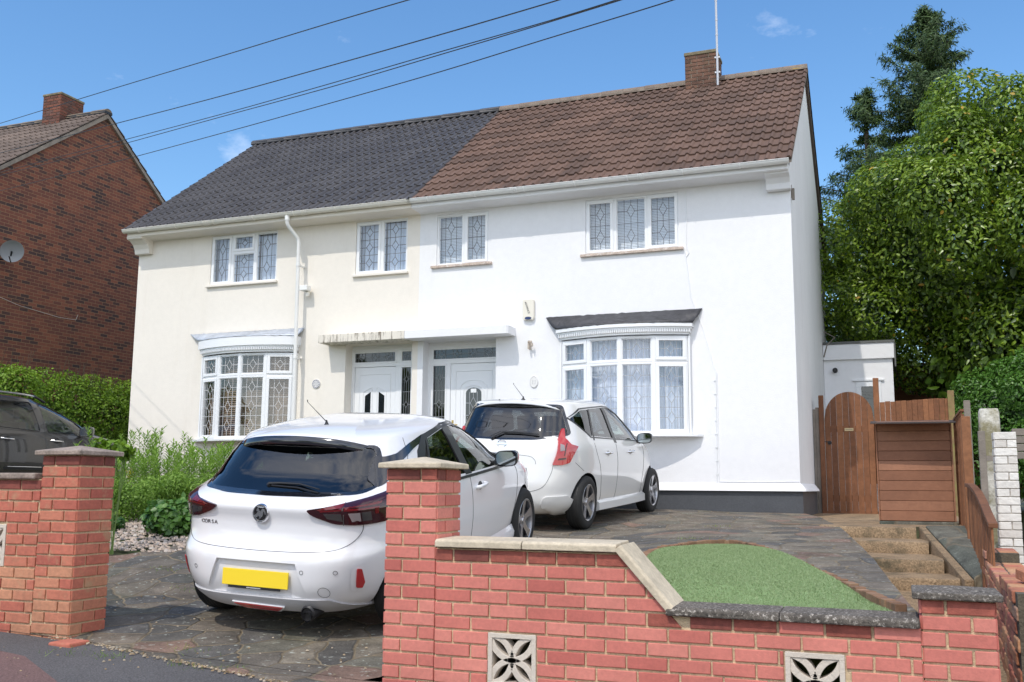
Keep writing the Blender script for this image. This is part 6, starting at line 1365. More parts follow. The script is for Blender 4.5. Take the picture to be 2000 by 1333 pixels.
for s_ in (-1, 1):
    SD = lambda u, v, o, s_=s_: cb_.side(u, v, o, s_)
    for k_, P in enumerate(sgs): q = MB(); patch(SD, P, -.006, 0, .05, q); q.build('side_window', m_pglass if k_ < 2 else m_cglass, c2, smooth=True, ang=80)
    q = MB(); patch(SD, [(1.66, .995), (1.75, .99), (1.66, 1.43), (1.56, 1.425)], .003, .010, .03, q); patch(SD, [(.95, 1.03), (.99, 1.03), (1.10, 1.40), (1.06, 1.40)], .003, .010, .03, q); patch(SD, [(2.72, .965), (2.80, .965), (2.72, 1.12), (2.58, 1.12)], .003, .01, .03, q)
    patch(SD, [(.50, 1.29), (.90, 1.075), (1.66, 1.045), (2.80, 1.01), (3.03, .965), (3.03, .955), (2.80, .998), (1.66, 1.032), (.89, 1.06), (.47, 1.285)], .004, .008, .03, q)
    patch(SD, [(.47, 1.285), (.50, 1.29), (.80, 1.39), (1.10, 1.41), (1.62, 1.437), (1.86, 1.43), (2.18, 1.35), (2.58, 1.12), (3.04, .957), (2.75, 1.12), (2.20, 1.365), (1.86, 1.447), (1.62, 1.452), (1.10, 1.425), (.78, 1.405)], .004, .008, .03, q)
    q.build('window_trim', m_trim, c2, smooth=True, ang=60)
    q = MB(); seam(q, SD, spl([(1.70, .98), (1.73, .75), (1.73, .5), (1.70, .30)])); seam(q, SD, spl([(2.86, .955), (2.88, .85), (2.84, .6), (2.80, .30)])); seam(q, SD, spl([(.95, 1.0), (.98, .9), (1.10, .7), (1.16, .45), (1.18, .30)])); seam(q, SD, [(1.18, .295), (2.80, .295)]); seam(q, SD, spl([(.43, .78), (.50, .74), (.62, .68)])); q.build('door_gap', m_seam, c2)
    for y in (1.38, 2.25):
        p = cb_.side(y, .87, 0, s_); q = MB(); q.tube([(p.x - s_ * .005, y - .085, .87), (p.x + s_ * .030, y - .07, .873), (p.x + s_ * .040, y, .876), (p.x + s_ * .030, y + .07, .878), (p.x - s_ * .005, y + .085, .878)], .014, 10); o = q.build('door_handle', m_chrome, c2, smooth=True)
        q = MB(); patch(SD, [(y + .05 * cos(a), .87 + .034 * sin(a)) for a in fr(0, 2 * pi, 14)[:-1]], .001, 0, .03, q); q.build('handle_recess', M('grey_recess', (.45, .45, .45), .5), o)
    mirror(c2, cb_, 2.66, .99, s_, m_trim, 1.0)
    W = lambda u, v, o, s_=s_: cb_.wrap(u * s_, v, o)
    lp = [(.665, 1.165), (.69, 1.17), (.73, 1.06), (.85, .99), (.985, .965), (.92, .885), (.85, .78), (.74, .755), (.625, .755), (.665, .87), (.675, .94), (.66, 1.02), (.64, 1.04)]
    o = patch(W, roundp(lp, .012, 2), .020, .05, .035).build('rear_lamp', m_red, c2, smooth=True, ang=50)
    q = MB(); patch(W, [(.69, .995), (.745, .98), (.76, .92), (.705, .91)], .0225, .004, .03, q); q.build('clear_lens', m_clear, o)
    q = MB(); patch(W, [(.755, .86), (.77, 1.0), (.782, 1.0), (.768, .86)], .0225, .004, .03, q); patch(W, [(.68, .81), (.79, .82), (.785, .84), (.69, .83)], .0225, .004, .03, q); q.build('lamp_detail', m_dred, o)
    # side skirt and flared rear bumper corner
    q = MB(); vs = []; n = 24
    for i in range(n + 1): y = lerp(1.08, 2.98, i / n); p = cb_.side(y, .30, 0, s_); vs += [(p.x + s_ * .002, y, .315), (p.x + s_ * .045, y, .285), (p.x + s_ * .050, y, .20), (p.x - s_ * .05, y, .165)]
    q.add(vs, [(i * 4 + j, i * 4 + j + 1, i * 4 + 5 + j, i * 4 + 4 + j) for i in range(n) for j in range(3)] + [(0, 1, 2, 3), (n * 4 + 3, n * 4 + 2, n * 4 + 1, n * 4)]); q.build('side_skirt', m_paintw, c2, smooth=True, ang=40)
    q = MB(); patch(W, roundp([(.55, .40), (.86, .41), (1.03, .33), (1.08, .20), (.62, .18), (.50, .28)], .04), .022, .05, .04, q); q.build('bumper_corner', m_paintw, c2, smooth=True, ang=60)
q = MB(); R2 = lambda u, v, o: cb_.rear(u, v, o); seam(q, R2, spl([(-.62, .75), (-.60, .64), (-.52, .50), (-.30, .44), (0, .43), (.30, .44), (.52, .50), (.60, .64), (.62, .75)]), n=4); seam(q, R2, spl([(-.36, .80), (-.33, .85), (0, .86), (.33, .85), (.42, .81), (.44, .76)]), n=4); q.build('tailgate_gap', m_seam, c2)
b = MB(); P = [cb_.rear(x, z, .02) for x, z in ((-.12, 1.05), (-.02, 1.10), (.12, 1.105), (.42, 1.085))]; b.tube(P, .011, 8, taper=.6); b.tube([cb_.rear(-.14, 1.02, -.0), cb_.rear(-.13, 1.03, .02), P[0]], .02, 8); b.tube([cb_.rear(x, z, .011) for x, z in ((-.0, 1.09), (.2, 1.09), (.42, 1.07))], .006, 6); b.build('rear_wiper', m_black, c2, smooth=True)
p = cb_.rear(0, .975, .004); X = Matrix.Translation(p) @ Matrix.Rotation(radians(-6), 4, 'X'); b = MB(); b.tube([X @ Vector((.055 * cos(a), 0, .042 * sin(a))) for a in fr(0, 2 * pi, 26)], .006, 8); b.box(-.068, .068, -.006, .004, -.011, .011, X=X); b.build('badge', m_chrome, c2, smooth=True, ang=40)
spoiler(c2, .60, .33, .80, 1.470, 1.507, .08, m_paintw, m_paintw, .03)
aerial(c2, (0.02, .62, 1.487), (-.02, .42, 1.67)); b = MB(); b.lathe([(.012, 0), (.008, .012), (0, .014)], 10, 'z', (-.20, .42, 1.478)); b.build('washer_jet', m_black, c2)
for (x, y) in ((.745, .72), (-.745, .72), (.745, 3.32), (-.745, 3.32)): wheel(c2, x, y, .312, .195, 1 if x > 0 else -1, 'blade', .208)
seatset(c2, [(-.36, 1.78), (.36, 1.78), (0, .95)], zb=.58, zt=1.12); patch(cb_.front, ws, -.004, 0, .07).build('windscreen', m_cglass, c2, smooth=True, ang=80)
b = MB(); b.tube([(.37 + .18 * cos(a), 2.50 + .05 * sin(a), .98 + .17 * sin(a)) for a in fr(0, 2 * pi, 24)], .014, 6); b.build('steering_wheel', m_cabin, c2); b = MB(); b.box(-.62, .62, 2.62, 3.05, .75, .98); b.build('dashboard', m_cabin, c2, bevel=.04, seg=2)
b = MB(); b.box(-.26, .26, .0, .012, .62, .73); b.build('number_plate', m_plate, c2, bevel=.002)

# ------------------------------------------------------------------ grey people carrier next door
cc = Car([(.22, .10, 4.05, .74), (.30, .03, 4.14, .82), (.45, .0, 4.20, .86), (.60, .0, 4.22, .872), (.75, .02, 4.20, .874), (.90, .04, 4.10, .868), (.98, .05, 3.90, .858), (1.03, .06, 3.62, .845), (1.08, .08, 3.36, .83), (1.2, .12, 3.12, .80), (1.35, .19, 2.78, .752), (1.47, .27, 2.46, .705), (1.55, .34, 2.20, .66)],
         [(.2, 4.2), (.9, 5.2), (1.5, 4.8), (1.64, 3)], [(.2, 2.8), (.6, 3.0), (.9, 3.2), (1.1, 3.8), (1.55, 3.4), (1.64, 2.4)], (1.555, 1.635, 1.6, .35))
c3 = thing('people_carrier', (0, 0, 0), 'dark grey people carrier with silver roof rails behind the left garden wall', 'car', local=True)
place(c3, -13.83, 5.05, -.215, -.05, 0, 0)
zs = zlev(.22, 1.07, 22) + zlev(1.09, 1.55, 14) + [1.562, 1.575, 1.587, 1.598, 1.608, 1.617, 1.624, 1.630, 1.6335]
sgs = [roundp([(.42, 1.10), (1.02, 1.09), (1.0, 1.47), (.62, 1.46)], .03), roundp([(1.12, 1.085), (1.95, 1.045), (1.84, 1.51), (1.10, 1.50)], .04), roundp([(2.10, 1.03), (3.02, 1.0), (2.84, 1.17), (2.48, 1.40), (2.20, 1.49), (1.98, 1.51)], .05)]
ws = roundp([(-.69, 1.12), (.69, 1.12), (.57, 1.51), (-.57, 1.51)], .04); rg = roundp([(-.66, 1.08), (.66, 1.08), (.56, 1.48), (-.56, 1.48)], .05)
cut = [patch(cc.rear, rg, .06, .4, .07, m=1), patch(cc.front, ws, .10, .5, .09, m=1)]
for s_ in (-1, 1):
    for P in sgs: cut.append(patch(lambda u, v, o, s_=s_: cc.side(u, v, o, s_), P, .05, .22, .07, m=1))
body = cutbody(cc, zs, c3, cut, m_grey, [(.74, .36, .32), (3.35, .36, .32)], (.09, zlev(.48, 1.5, 8) + [1.56]))
patch(cc.rear, rg, -.004, 0, .06).build('rear_window', m_pglass, c3, smooth=True, ang=80); patch(cc.front, ws, -.004, 0, .07).build('windscreen', m_cglass, c3, smooth=True, ang=80)
for s_ in (-1, 1):
    SD = lambda u, v, o, s_=s_: cc.side(u, v, o, s_)
    for k_, P in enumerate(sgs): q = MB(); patch(SD, P, -.006, 0, .05, q); q.build('side_window', m_pglass if k_ < 2 else m_cglass, c3, smooth=True, ang=80); q = MB(); Q = P + [P[0]]; q.tube([SD(u, v, .002) for u, v in Q], .006, 6); q.build('window_seal', m_black, c3)
    q = MB(); seam(q, SD, spl([(2.02, 1.50), (2.03, 1.02), (2.06, .7), (2.03, .35)]), .003); seam(q, SD, spl([(3.05, 1.02), (3.12, .85), (3.06, .6), (3.0, .35)]), .003); seam(q, SD, spl([(1.05, 1.48), (1.06, 1.05), (1.12, .8), (1.22, .5), (1.25, .35)]), .003); seam(q, SD, [(1.05, 1.055), (3.05, 1.0)], .003); q.build('door_gap', m_black, c3)
    for y in (1.32, 2.26):
        p = cc.side(y, .90, 0, s_); q = MB(); q.tube([(p.x - s_ * .003, y - .105, .905), (p.x + s_ * .035, y - .09, .903), (p.x + s_ * .042, y, .90), (p.x + s_ * .035, y + .09, .895), (p.x - s_ * .003, y + .105, .892)], .013, 10); o = q.build('door_handle', m_chrome, c3, smooth=True); q = MB(); patch(SD, [(y + .06 * cos(a), .90 + .045 * sin(a)) for a in fr(0, 2 * pi, 16)[:-1]], .001, 0, .03, q); q.build('handle_recess', m_black, o)
    mirror(c3, cc, 2.80, 1.02, s_, m_grey, 1.25)
    q = MB(); P = [cc.side(y, 1.55, .0, s_) for y in fr(.5, 2.05, 12)]; P = [(p.x - s_ * .02, p.y, 1.628 + .01 * sin(pi * i / 12)) for i, p in enumerate(P)]; q.tube(P, .016, 8); o = q.build('roof_rail', m_alloy, c3, smooth=True); q = MB()
    for e in (0, -1): q.tube([(P[e][0], P[e][1] - (.02 if e == 0 else -.02), P[e][2]), (P[e][0], P[e][1] + (.0 if e == 0 else .22), P[e][2] - .08)], .022, 8)
    q.build('rail_foot', m_black, o)
    q = MB(); patch(SD, [(1.30, .43), (2.0, .43), (2.0, .47), (1.32, .47)], .015, .02, .05, q); patch(SD, [(2.08, .43), (2.95, .43), (2.93, .47), (2.08, .47)], .015, .02, .05, q); q.build('door_strip', m_black, c3); q = MB(); q.tube([SD(y, .475, .02) for y in fr(1.35, 1.98, 6)], .006, 6); q.tube([SD(y, .475, .02) for y in fr(2.1, 2.9, 6)], .006, 6); q.build('strip_trim', m_chrome, c3)
    patch(SD, roundp([(3.45, .83), (3.86, .76), (3.98, .66), (3.80, .66), (3.55, .74)], .03), .008, .03, .03).build('headlamp', m_clear, c3, smooth=True, ang=50)
    p = cc.side(3.22, .86, 0, s_); q = MB(); q.lathe([(.022, 0), (.018, .008), (0, .01)], 14, 'x', (p.x - (0 if s_ > 0 else .01), 3.22, .86)); q.build('side_repeater', m_clear, c3)
for (x, y) in ((.765, .74), (-.765, .74), (.765, 3.35), (-.765, 3.35)): wheel(c3, x, y, .325, .205, 1 if x > 0 else -1, 'blade', .21)
seatset(c3, [(-.38, 1.9), (.38, 1.9), (0, 1.0)], zb=.68, zt=1.2)
# =====================================================================================
#  PLANTS
# =====================================================================================
def leafmat(name, ramp, rough=.45, tr=.35, spec=.5):
    mt = bpy.data.materials.new(name); mt.use_nodes = True; nt = mt.node_tree; N = nt.nodes; L = nt.links; b = N['Principled BSDF']; b.inputs['Roughness'].default_value = rough; b.inputs['Specular IOR Level'].default_value = spec
    at = N.new('ShaderNodeAttribute'); at.attribute_name = 'tint'; c = N.new('ShaderNodeValToRGB'); e = c.color_ramp.elements; n = len(ramp)
    e[0].position = 0; e[0].color = (*ramp[0], 1); e[1].position = 1; e[1].color = (*ramp[-1], 1)
    for i in range(1, n - 1): q = e.new(i / (n - 1)); q.color = (*ramp[i], 1)
    L.new(at.outputs['Fac'], c.inputs['Fac']); L.new(c.outputs['Color'], b.inputs['Base Color'])
    t = N.new('ShaderNodeBsdfTranslucent'); L.new(c.outputs['Color'], t.inputs['Color']); m_ = N.new('ShaderNodeMixShader'); m_.inputs[0].default_value = tr; L.new(b.outputs[0], m_.inputs[1]); L.new(t.outputs[0], m_.inputs[2]); L.new(m_.outputs[0], N['Material Output'].inputs['Surface']); return mt
def unit(v): return v / np.maximum(np.linalg.norm(v, axis=1, keepdims=True), 1e-9)
def leaves(name, P, Nn, mat, length, width, tint, parent=None, droop=.25, spread=.8, shape='leaf', upb=.35):
    """P: leaf bases, Nn: outward direction of the surface at each; leaves lie roughly facing outward with scatter"""
    n = len(P); l = length * RNG.uniform(.65, 1.15, n)[:, None]; w = width * RNG.uniform(.75, 1.15, n)[:, None]
    nn = unit(Nn + RNG.normal(0, spread * .6, (n, 3)) + np.array([0, 0, upb])); d = RNG.normal(0, 1, (n, 3)) + Nn * .6 + np.array([0, 0, -droop]); d = unit(d - nn * (d * nn).sum(1, keepdims=True)); s = np.cross(nn, d)
    if shape == 'leaf':
        V = np.stack([P, P + d * l * .30 + s * w * .5 + nn * w * .10, P + d * l * .68 + s * w * .42 + nn * w * .08, P + d * l - nn * l * .10, P + d * l * .68 - s * w * .42 + nn * w * .08, P + d * l * .30 - s * w * .5 + nn * w * .10, P + d * l * .5 - nn * w * .04], 1)
        F_ = np.array([[0, 1, 6, 5], [1, 2, 3, 6], [6, 3, 4, 5]]); k = 7
    else:
        V = np.stack([P, P + d * l * .45 + s * w * .5, P + d * l - nn * l * .08, P + d * l * .45 - s * w * .5], 1); F_ = np.array([[0, 1, 2, 3]]); k = 4
    Fc = (np.arange(n)[:, None, None] * k + F_[None]).reshape(-1, 4); o = fastmesh(name, V.reshape(-1, 3), Fc, np.repeat(tint, len(F_)), mat)
    if parent: setpar(o, parent)
    return o
def blob_points(blobs, n, depth=.25, rough=.25, seed=0):
    """points near the outer surface of a union of ellipsoids (cx,cy,cz,rx,ry,rz)"""
    B = np.array(blobs, float); area = (B[:, 3] * B[:, 4] + B[:, 4] * B[:, 5] + B[:, 3] * B[:, 5]); pr = area / area.sum(); P = []; Q = []; tot = 0
    while tot < n:
        i = RNG.choice(len(B), 20000, p=pr); d = unit(RNG.normal(0, 1, (20000, 3))); k = 1 - depth * RNG.rand(20000) ** 1.6
        p = B[i, :3] + d * B[i, 3:] * k[:, None]; inside = np.zeros(20000, bool)
        for j in range(len(B)):
            e = (((p - B[j, :3]) / B[j, 3:]) ** 2).sum(1); inside |= (e < (1 - depth) ** 2 * .92) & (i != j)
        keep = ~inside; P.append(p[keep]); Q.append(unit(d[keep] / B[i[keep], 3:])); tot += keep.sum()
    return np.concatenate(P)[:n], np.concatenate(Q)[:n]
def lobes(c, r, n, lr, seed):
    """big ellipsoid broken into many bulging lobes"""
    rs = np.random.RandomState(seed); out = [(c[0], c[1], c[2], r[0] * .86, r[1] * .86, r[2] * .86)]
    for i in range(n):
        d = rs.normal(0, 1, 3); d /= np.linalg.norm(d); k = rs.uniform(.72, .95); s = lr * rs.uniform(.6, 1.3)
        out.append((c[0] + d[0] * r[0] * k, c[1] + d[1] * r[1] * k, c[2] + d[2] * r[2] * k, s, s, s * rs.uniform(.7, 1)))
    return out
def trunk(parent, pts, r, mat, n=10, limbs=()):
    b = MB(); b.tube(pts, r, n, taper=.45)
    for (P, rr) in limbs: b.tube(P, rr, 7, taper=.35)
    return b.build('trunk', mat, parent, smooth=True)
m_bark = M('bark', (.09, .065, .045), .95, var=.3, vs=6, bump=1, bs=25)
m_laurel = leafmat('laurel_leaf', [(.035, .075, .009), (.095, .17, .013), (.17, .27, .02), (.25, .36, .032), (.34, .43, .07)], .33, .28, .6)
m_laurelh = leafmat('yellow_leaf', [(.55, .40, .05), (.50, .30, .04)], .5, .4)
m_conif = leafmat('conifer_needle', [(.020, .048, .014), (.045, .09, .024), (.08, .14, .036), (.13, .195, .05)], .6, .15)
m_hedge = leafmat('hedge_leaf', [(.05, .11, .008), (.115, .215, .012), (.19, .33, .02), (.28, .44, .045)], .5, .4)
m_shrub = leafmat('bright_shrub_leaf', [(.025, .08, .012), (.06, .16, .02), (.105, .24, .032), (.15, .30, .055)], .4, .3)
m_weed = leafmat('perennial_leaf', [(.07, .15, .015), (.14, .26, .028), (.22, .37, .05), (.30, .46, .08)], .5, .4)
m_ivy = leafmat('broad_leaf', [(.03, .085, .015), (.06, .15, .025), (.11, .24, .04), (.17, .32, .07)], .4, .35)
m_stem = M('green_stem', (.10, .16, .04), .7)
# big laurel behind the garden on the right
lt = thing('laurel_tree', (2.9, 17, -.3), 'huge rounded glossy green laurel filling the right side behind the gate', 'tree')
LB = lobes((2.3, 16.8, 5.15), (4.0, 3.2, 2.95), 64, .85, 4) + lobes((4.6, 17.2, 4.9), (2.6, 2.6, 2.7), 20, .7, 8) + lobes((.0, 17.0, 5.0), (1.0, 1.2, 1.3), 8, .5, 6) + lobes((3.2, 16.2, 2.9), (2.9, 2.4, 2.0), 22, .6, 5)
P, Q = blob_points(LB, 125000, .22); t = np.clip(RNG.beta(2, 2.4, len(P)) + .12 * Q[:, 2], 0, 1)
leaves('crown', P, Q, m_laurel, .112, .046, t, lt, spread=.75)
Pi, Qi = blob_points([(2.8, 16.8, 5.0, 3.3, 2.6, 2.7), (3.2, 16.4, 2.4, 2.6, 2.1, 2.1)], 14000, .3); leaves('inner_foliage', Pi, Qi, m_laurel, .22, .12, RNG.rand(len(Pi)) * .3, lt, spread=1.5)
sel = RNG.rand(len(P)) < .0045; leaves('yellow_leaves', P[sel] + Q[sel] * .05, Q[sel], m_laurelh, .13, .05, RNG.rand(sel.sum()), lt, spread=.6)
trunk(lt, [(2.9, 17, -.4), (2.95, 17, 1.2), (3.1, 16.9, 3.2)], .20, m_bark, limbs=[([(2.95, 17, 1.0), (2.0, 16.8, 2.6), (1.3, 16.6, 4.2)], .09), ([(3.0, 17, 1.6), (3.9, 16.9, 3.4), (4.6, 16.8, 4.6)], .09), ([(2.9, 17, .8), (3.3, 16.2, 2.3), (3.4, 15.8, 3.6)], .08)])
# conifers behind
def conifer(name, x, y, z0, h, rad, n, label, seed, base=.25, lean=0, gap=.0, dens=1.0):
    rs = np.random.RandomState(seed); e = thing(name, (x, y, z0), label, 'tree', 'conifers behind the house'); P = []; Q = []; lim = []
    for i in range(n):
        t = (i + rs.rand()) / n; z = z0 + h * (base + (1 - base) * t ** .9); r = rad * (1 - t) ** .85 * (rs.uniform(.25, 1.0) if rs.rand() < .7 else 1.15) + .2; a = rs.rand() * 6.283
        if rs.rand() < gap: continue
        cx = x + lean * t; k = max(7, int(r * 9 * dens)); pts = []
        for j in range(k + 1):
            s = j / k; pts.append((cx + cos(a) * r * s, y + sin(a) * r * s, z + r * (-.10 * s + .28 * s * s)))
        lim.append((pts[::3] if len(pts) > 6 else pts, .03 * r / rad + .012))
        for j in range(1, k + 1):
            s = j / k; p = pts[j]; wd = .34 * (1 - abs(s - .55)) * (r / rad + .4)
            m_ = int(26 * dens)
            off = rs.normal(0, 1, (m_, 3)) * np.array([wd * .5, wd * .5, .045]) + np.array([0, 0, -.05])
            P.append(np.array(p) + off); Q.append(np.tile([cos(a) * .7, sin(a) * .7, .25], (m_, 1)) + rs.normal(0, .4, (m_, 3)))
    P = np.concatenate(P); Q = unit(np.concatenate(Q)); leaves('crown', P, Q, m_conif, .17, .035, np.clip(RNG.beta(2, 2.5, len(P)), 0, 1), e, droop=.5, spread=.5, shape='blade')
    trunk(e, [(x, y, z0), (x + lean * .5, y, z0 + h * .5), (x + lean, y, z0 + h * .98)], rad * .026 + .04, m_bark, limbs=lim); return e
conifer('conifer_tree', 1.2, 24, -.3, 13.9, 4.0, 170, 'tall dark conifer with an uneven top rising above the laurel', 3, base=.40, lean=.1, gap=.12, dens=1.25)
conifer('conifer_tree', -.35, 23, -.3, 11.3, 3.0, 120, 'shorter dark conifer between the white gable and the tall conifer', 9, base=.10, lean=-.1, gap=.22, dens=1.1)
conifer('conifer_tree', -1.2, 21, -.3, 6.9, 1.6, 70, 'low dark conifer whose branches show just behind the white side wall', 12, base=.25, lean=0, gap=.1)
conifer('conifer_tree', 4.6, 27, -.3, 11.6, 2.6, 60, 'distant conifer peeking above the laurel at the right edge', 15, base=.4)
# hedge below the brick house
hd = thing('hedge', (-15.9, 9, -.3), 'dense bright green hedge between the brick house and the grey car', 'hedge'); HB_ = []
for i in range(46): y = rnd(5.0, 13.5); HB_.append((-15.9 + rnd(-.25, .45), y, rnd(.2, 1.95), rnd(.35, .62), rnd(.4, .7), rnd(.35, .55)))
for i in range(15): HB_.append((-15.9, 4.8 + .62 * i, 1.15, .72, .6, 1.15))
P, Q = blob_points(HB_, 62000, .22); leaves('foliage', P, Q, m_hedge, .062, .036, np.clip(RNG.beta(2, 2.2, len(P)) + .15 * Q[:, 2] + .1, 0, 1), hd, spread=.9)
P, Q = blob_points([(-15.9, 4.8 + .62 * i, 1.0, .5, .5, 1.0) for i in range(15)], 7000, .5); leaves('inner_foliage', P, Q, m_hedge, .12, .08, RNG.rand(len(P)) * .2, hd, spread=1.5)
b = MB()
for i in range(16): y = 5 + .55 * i; b.tube([(-15.9, y, -.4), (-15.85 + rnd(-.1, .1), y + rnd(-.2, .2), .8), (-15.8 + rnd(-.2, .2), y + rnd(-.3, .3), 1.8)], .03, 5, taper=.4)
for i in range(70): y = rnd(6, 13.2); z = 2.3 + rnd(-.1, .25); b.tube([(-15.7, y, 1.9), (-15.6 + rnd(-.15, .15), y + rnd(-.1, .1), z)], .006, 4)
b.build('stems', m_bark, hd)
# bright shrub over the boundary on the right
sb = thing('shrub', (2.2, 13.9, -.4), 'bright green leafy shrub behind the pebble-dashed pillar', 'shrub')
SB = lobes((2.25, 13.9, 1.2), (1.5, 1.0, 1.22), 26, .40, 21) + lobes((3.4, 13.5, 1.25), (1.0, .9, 1.3), 12, .36, 22)
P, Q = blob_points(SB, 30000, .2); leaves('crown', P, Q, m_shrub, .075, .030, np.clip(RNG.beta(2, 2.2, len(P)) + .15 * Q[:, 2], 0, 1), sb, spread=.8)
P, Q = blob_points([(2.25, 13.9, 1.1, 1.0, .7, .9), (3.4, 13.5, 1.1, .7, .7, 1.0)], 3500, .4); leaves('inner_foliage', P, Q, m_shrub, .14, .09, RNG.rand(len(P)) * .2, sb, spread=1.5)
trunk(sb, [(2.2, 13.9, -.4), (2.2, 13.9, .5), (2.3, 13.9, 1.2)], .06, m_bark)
bs = thing('bush', (.35, 21, -.3), 'pale feathery bush seen through the gap between extension and laurel', 'bush')
P, Q = blob_points(lobes((.2, 21.3, 2.3), (.8, .7, 1.7), 14, .4, 33), 7000, .5); leaves('crown', P, Q, leafmat('pale_leaf', [(.10, .16, .04), (.20, .28, .09), (.30, .36, .16)], .6, .4), .14, .022, RNG.rand(len(P)), bs, shape='blade', spread=1)
# flower bed in front of the cream house: upright leafy perennials
def perennials(label, spots, group=None):
    c = spots[0]; e = thing('leafy_perennial', (c[0], c[1], gz(c[0], c[1]) - .02), label, 'plant', group); P = []; Q = []; D = []; b = MB()
    for (x, y, h) in spots:
        z0 = gz(x, y) - .02; lx, ly = rnd(-.10, .10) * h, rnd(-.10, .10) * h; st = [(x + lx * t * t, y + ly * t * t, z0 + h * t) for t in (0, .3, .6, .85, 1)]; b.tube(st, .005, 4, taper=.4)
        n = int(h * 90)
        for i in range(n):
            t = .18 + .82 * (i / n); a = i * 2.4 + rnd(-.3, .3); P.append((x + lx * t * t, y + ly * t * t, z0 + h * t)); up = .35 + .9 * max(0, (t - .75) / .25); D.append((cos(a), sin(a), up)); Q.append(.25 + .75 * t * rnd(.6, 1.1))
    P = np.array(P); D = unit(np.array(D)); n = len(P); l = RNG.uniform(.085, .145, n)[:, None]; w = .0115; s = unit(np.cross(D, np.tile([0, 0, 1.0], (n, 1))))
    V = np.stack([P, P + D * l * .45 + s * w + [0, 0, .006], P + D * l - [0, 0, .022], P + D * l * .45 - s * w + [0, 0, .006]], 1); Fc = (np.arange(n)[:, None] * 4 + np.arange(4)[None]); o = fastmesh('foliage', V.reshape(-1, 3), Fc, np.clip(np.array(Q) * RNG.uniform(.6, 1.1, n), 0, 1), m_weed); setpar(o, e); b.build('stems', m_stem, e); return e
def spots(cx, cy, rx, ry, n, h0, h1): return [(cx, cy, (h0 + h1) / 2)] + [(cx + random.gauss(0, rx), cy + random.gauss(0, ry), rnd(h0, h1)) for _ in range(n)]
G_ = 'leafy perennials in the front bed'
perennials('tallest clump of willowy green stems beside the corner of the cream house', spots(-10.1, 6.5, .22, .4, 38, .6, 1.1), G_)
perennials('willowy green stems left of the bow window, just right of the tallest clump', spots(-9.4, 6.3, .30, .45, 34, .5, .9), G_)
perennials('thinner willowy stems nearest the left brick pier, against the cream wall corner', spots(-10.75, 6.2, .22, .35, 16, .55, .9), G_)
perennials('dense light green stems under the cream house bow window sill', spots(-8.6, 6.2, .34, .45, 46, .55, .88), G_)
perennials('dense green stems directly behind the rear corner of the nearest white car', spots(-7.9, 5.9, .32, .45, 46, .55, .88), G_)
perennials('low green stems filling the middle of the bed beneath the tall clumps', spots(-9.0, 5.2, .8, .35, 70, .5, .8), G_)
def bush(name, label, blobs, n, mat, l, w, cat='plant', shape='leaf', tl=0, group=None):
    c = blobs[0]; e = thing(name, (c[0], c[1], gz(c[0], c[1])), label, cat, group); P, Q = blob_points(blobs, n, .5); leaves('foliage', P, Q, mat, l, w, np.clip(RNG.beta(2, 2.2, len(P)) + .2 * Q[:, 2] + tl, 0, 1), e, spread=.9, shape=shape)
    b = MB()
    for i in range(12): q = blobs[i % len(blobs)]; b.tube([(c[0] + rnd(-.1, .1), c[1], gz(c[0], c[1]) - .02), (q[0] + rnd(-.1, .1), q[1], q[2] + q[5] * .4)], .006, 4)
    b.build('stems', m_stem, e); return e
bush('low_bush', 'small-leaved yellow green bush beside the left brick pier', lobes((-8.75, 3.9, -.28), (.75, .45, .42), 14, .22, 41), 15000, m_weed, .035, .016)
bush('low_bush', 'feathery green growth in the middle of the front bed', lobes((-8.0, 4.6, -.22), (.8, .4, .42), 14, .2, 42), 14000, m_weed, .05, .014)
bush('broad_leaved_plant', 'broad heart-shaped green leaves spilling onto the gravel left of the white car', lobes((-7.20, 3.55, -.36), (.36, .25, .25), 10, .14, 43), 2600, m_ivy, .075, .055)
bush('broad_leaved_plant', 'dull low leaves at the foot of the left pier beside the gravel', lobes((-8.3, 3.35, -.50), (.36, .2, .14), 8, .1, 44), 1300, m_ivy, .06, .045, tl=-.25)
bush('climbing_sprig', 'leafy sprig poking up behind the cap of the left brick pier', [(-7.27, 2.5, .37, .17, .1, .06), (-7.10, 2.5, .31, .1, .1, .05), (-7.40, 2.5, .41, .08, .08, .05)], 190, m_hedge, .075, .045)
o = thing('yellow_flower', (-9.2, 4.9, -.5), 'small yellow flower spike in the front bed', 'flower'); b = MB(); b.tube([(-9.2, 4.9, -.5), (-9.18, 4.9, .2)], .005, 4); b.build('stem', m_stem, o)
P = np.array([(-9.18 + rnd(-.03, .03), 4.9 + rnd(-.03, .03), rnd(.0, .2)) for _ in range(60)]); leaves('petals', P, unit(RNG.normal(0, 1, (60, 3))), leafmat('yellow_petal', [(.75, .60, .03), (.8, .7, .08)], .6, .4), .03, .02, RNG.rand(60), o)
# weeds in the paving joints
def ws_():
    c = random.choice([(-4.9, -.35), (-4.6, -.3), (-4.3, .1), (-5.5, 1.6), (-5.9, .9), (-3.7, -.2), (-1.95, 4.6), (-2.0, 6.5), (-6.2, 2.1), (-4.0, -.25)]); x, y = c[0] + random.gauss(0, .10), c[1] + random.gauss(0, .05); return (x, y, (gz(x, y) if y > 0 else pave(x, y)) + .004)
struct(blades('weeds', m_hedge, 420, ws_, .01, .032, .002, .8), 'stuff')
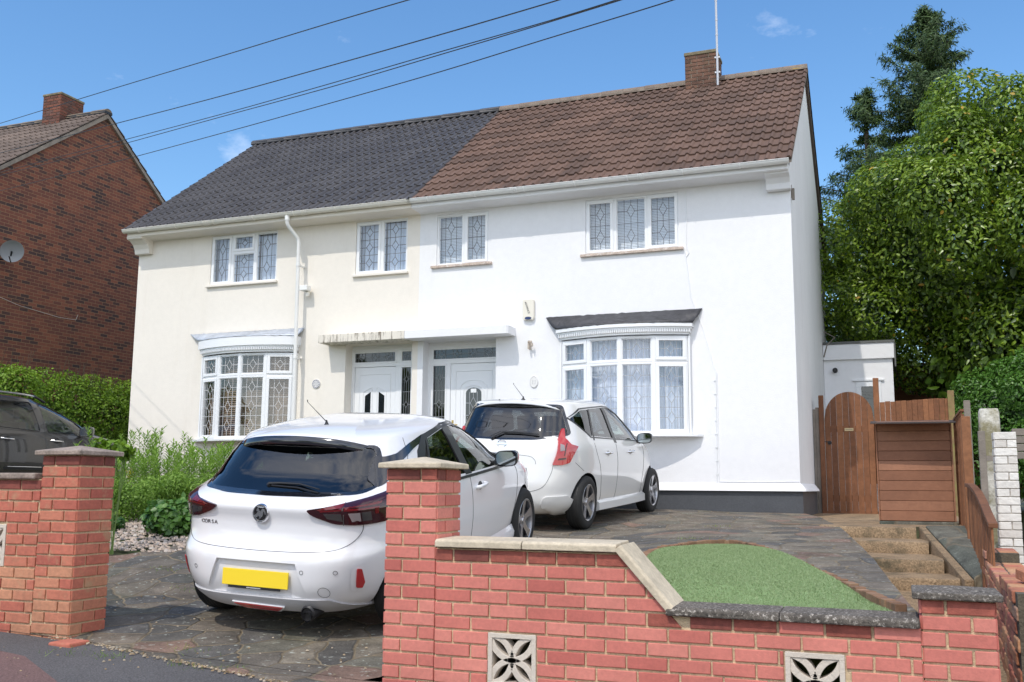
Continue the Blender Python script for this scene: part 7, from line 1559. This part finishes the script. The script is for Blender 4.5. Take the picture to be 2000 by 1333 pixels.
# trees and houses across the road, behind the viewer: they show only in reflections
for (x, y, r, s, lb) in ((-14, -26, 3.4, 51, 'smallest round tree across the road behind the viewer'), (3, -30, 4.0, 52, 'round tree straight behind the viewer across the road'), (-28, -24, 4.2, 53, 'largest round tree far along the road behind the viewer')):
    e = thing('street_tree', (x, y, -1.6), lb, 'tree', 'trees across the road'); P, Q = blob_points(lobes((x, y, 3.6), (r, r, r * .8), 22, 1.1, s), 5200, .4); leaves('crown', P, Q, m_laurel, .5, .34, RNG.rand(len(P)), e, shape='blade', spread=1); trunk(e, [(x, y, -1.7), (x, y, 1), (x + .2, y, 3.5)], .25, m_bark)
# ---------------------------------------------------------------- overhead cables
WR_ = [[[-14.06, 6.71, 6.08], [-9.71, 4.65, 5.26], [-6.86, 3.31, 4.72], [-4.86, 2.36, 4.34], [-3.37, 1.66, 4.05], [-2.23, 1.12, 3.82], [-1.32, 0.7, 3.64], [-0.58, 0.35, 3.48]], [[-14.09, 6.78, 5.58], [-9.73, 4.72, 4.79], [-6.88, 3.37, 4.28], [-4.88, 2.42, 3.94], [-3.39, 1.71, 3.69], [-2.24, 1.17, 3.51], [-1.33, 0.73, 3.37], [-0.59, 0.38, 3.26]], [[-14.1, 6.82, 5.25], [-9.74, 4.75, 4.54], [-6.89, 3.4, 4.08], [-4.89, 2.44, 3.77], [-3.4, 1.73, 3.55], [-2.25, 1.19, 3.38], [-1.34, 0.75, 3.26], [-0.59, 0.39, 3.16]], [[-14.1, 6.83, 5.2], [-9.74, 4.76, 4.49], [-6.89, 3.4, 4.05], [-4.89, 2.45, 3.74], [-3.4, 1.74, 3.53], [-2.25, 1.19, 3.37], [-1.34, 0.75, 3.25], [-0.59, 0.39, 3.16]], [[-14.12, 6.87, 4.94], [-9.75, 4.79, 4.28], [-6.9, 3.43, 3.87], [-4.89, 2.47, 3.59], [-3.41, 1.76, 3.39], [-2.26, 1.2, 3.25], [-1.34, 0.76, 3.14], [-0.6, 0.41, 3.07]]]
WLB = ['highest overhead cable, crossing the sky over the neighbour chimney', 'second overhead cable from the top, well clear of the others', 'upper cable of the close pair crossing the sky', 'lower cable of the close pair crossing the sky', 'lowest overhead cable, nearest the charcoal roof']
for k_, P in enumerate(WR_):
    b = MB(); e = [P[0][i] + (P[0][i] - P[1][i]) * .8 for i in range(3)]; f = [P[-1][i] + (P[-1][i] - P[-2][i]) * 5 for i in range(3)]
    b.tube([e] + smooth_poly(P, 4) + [f], .0055 if k_ in (0, 1) else .0045, 5); tag(b.build('overhead_cable', m_black), WLB[k_], 'cable', 'overhead cables')
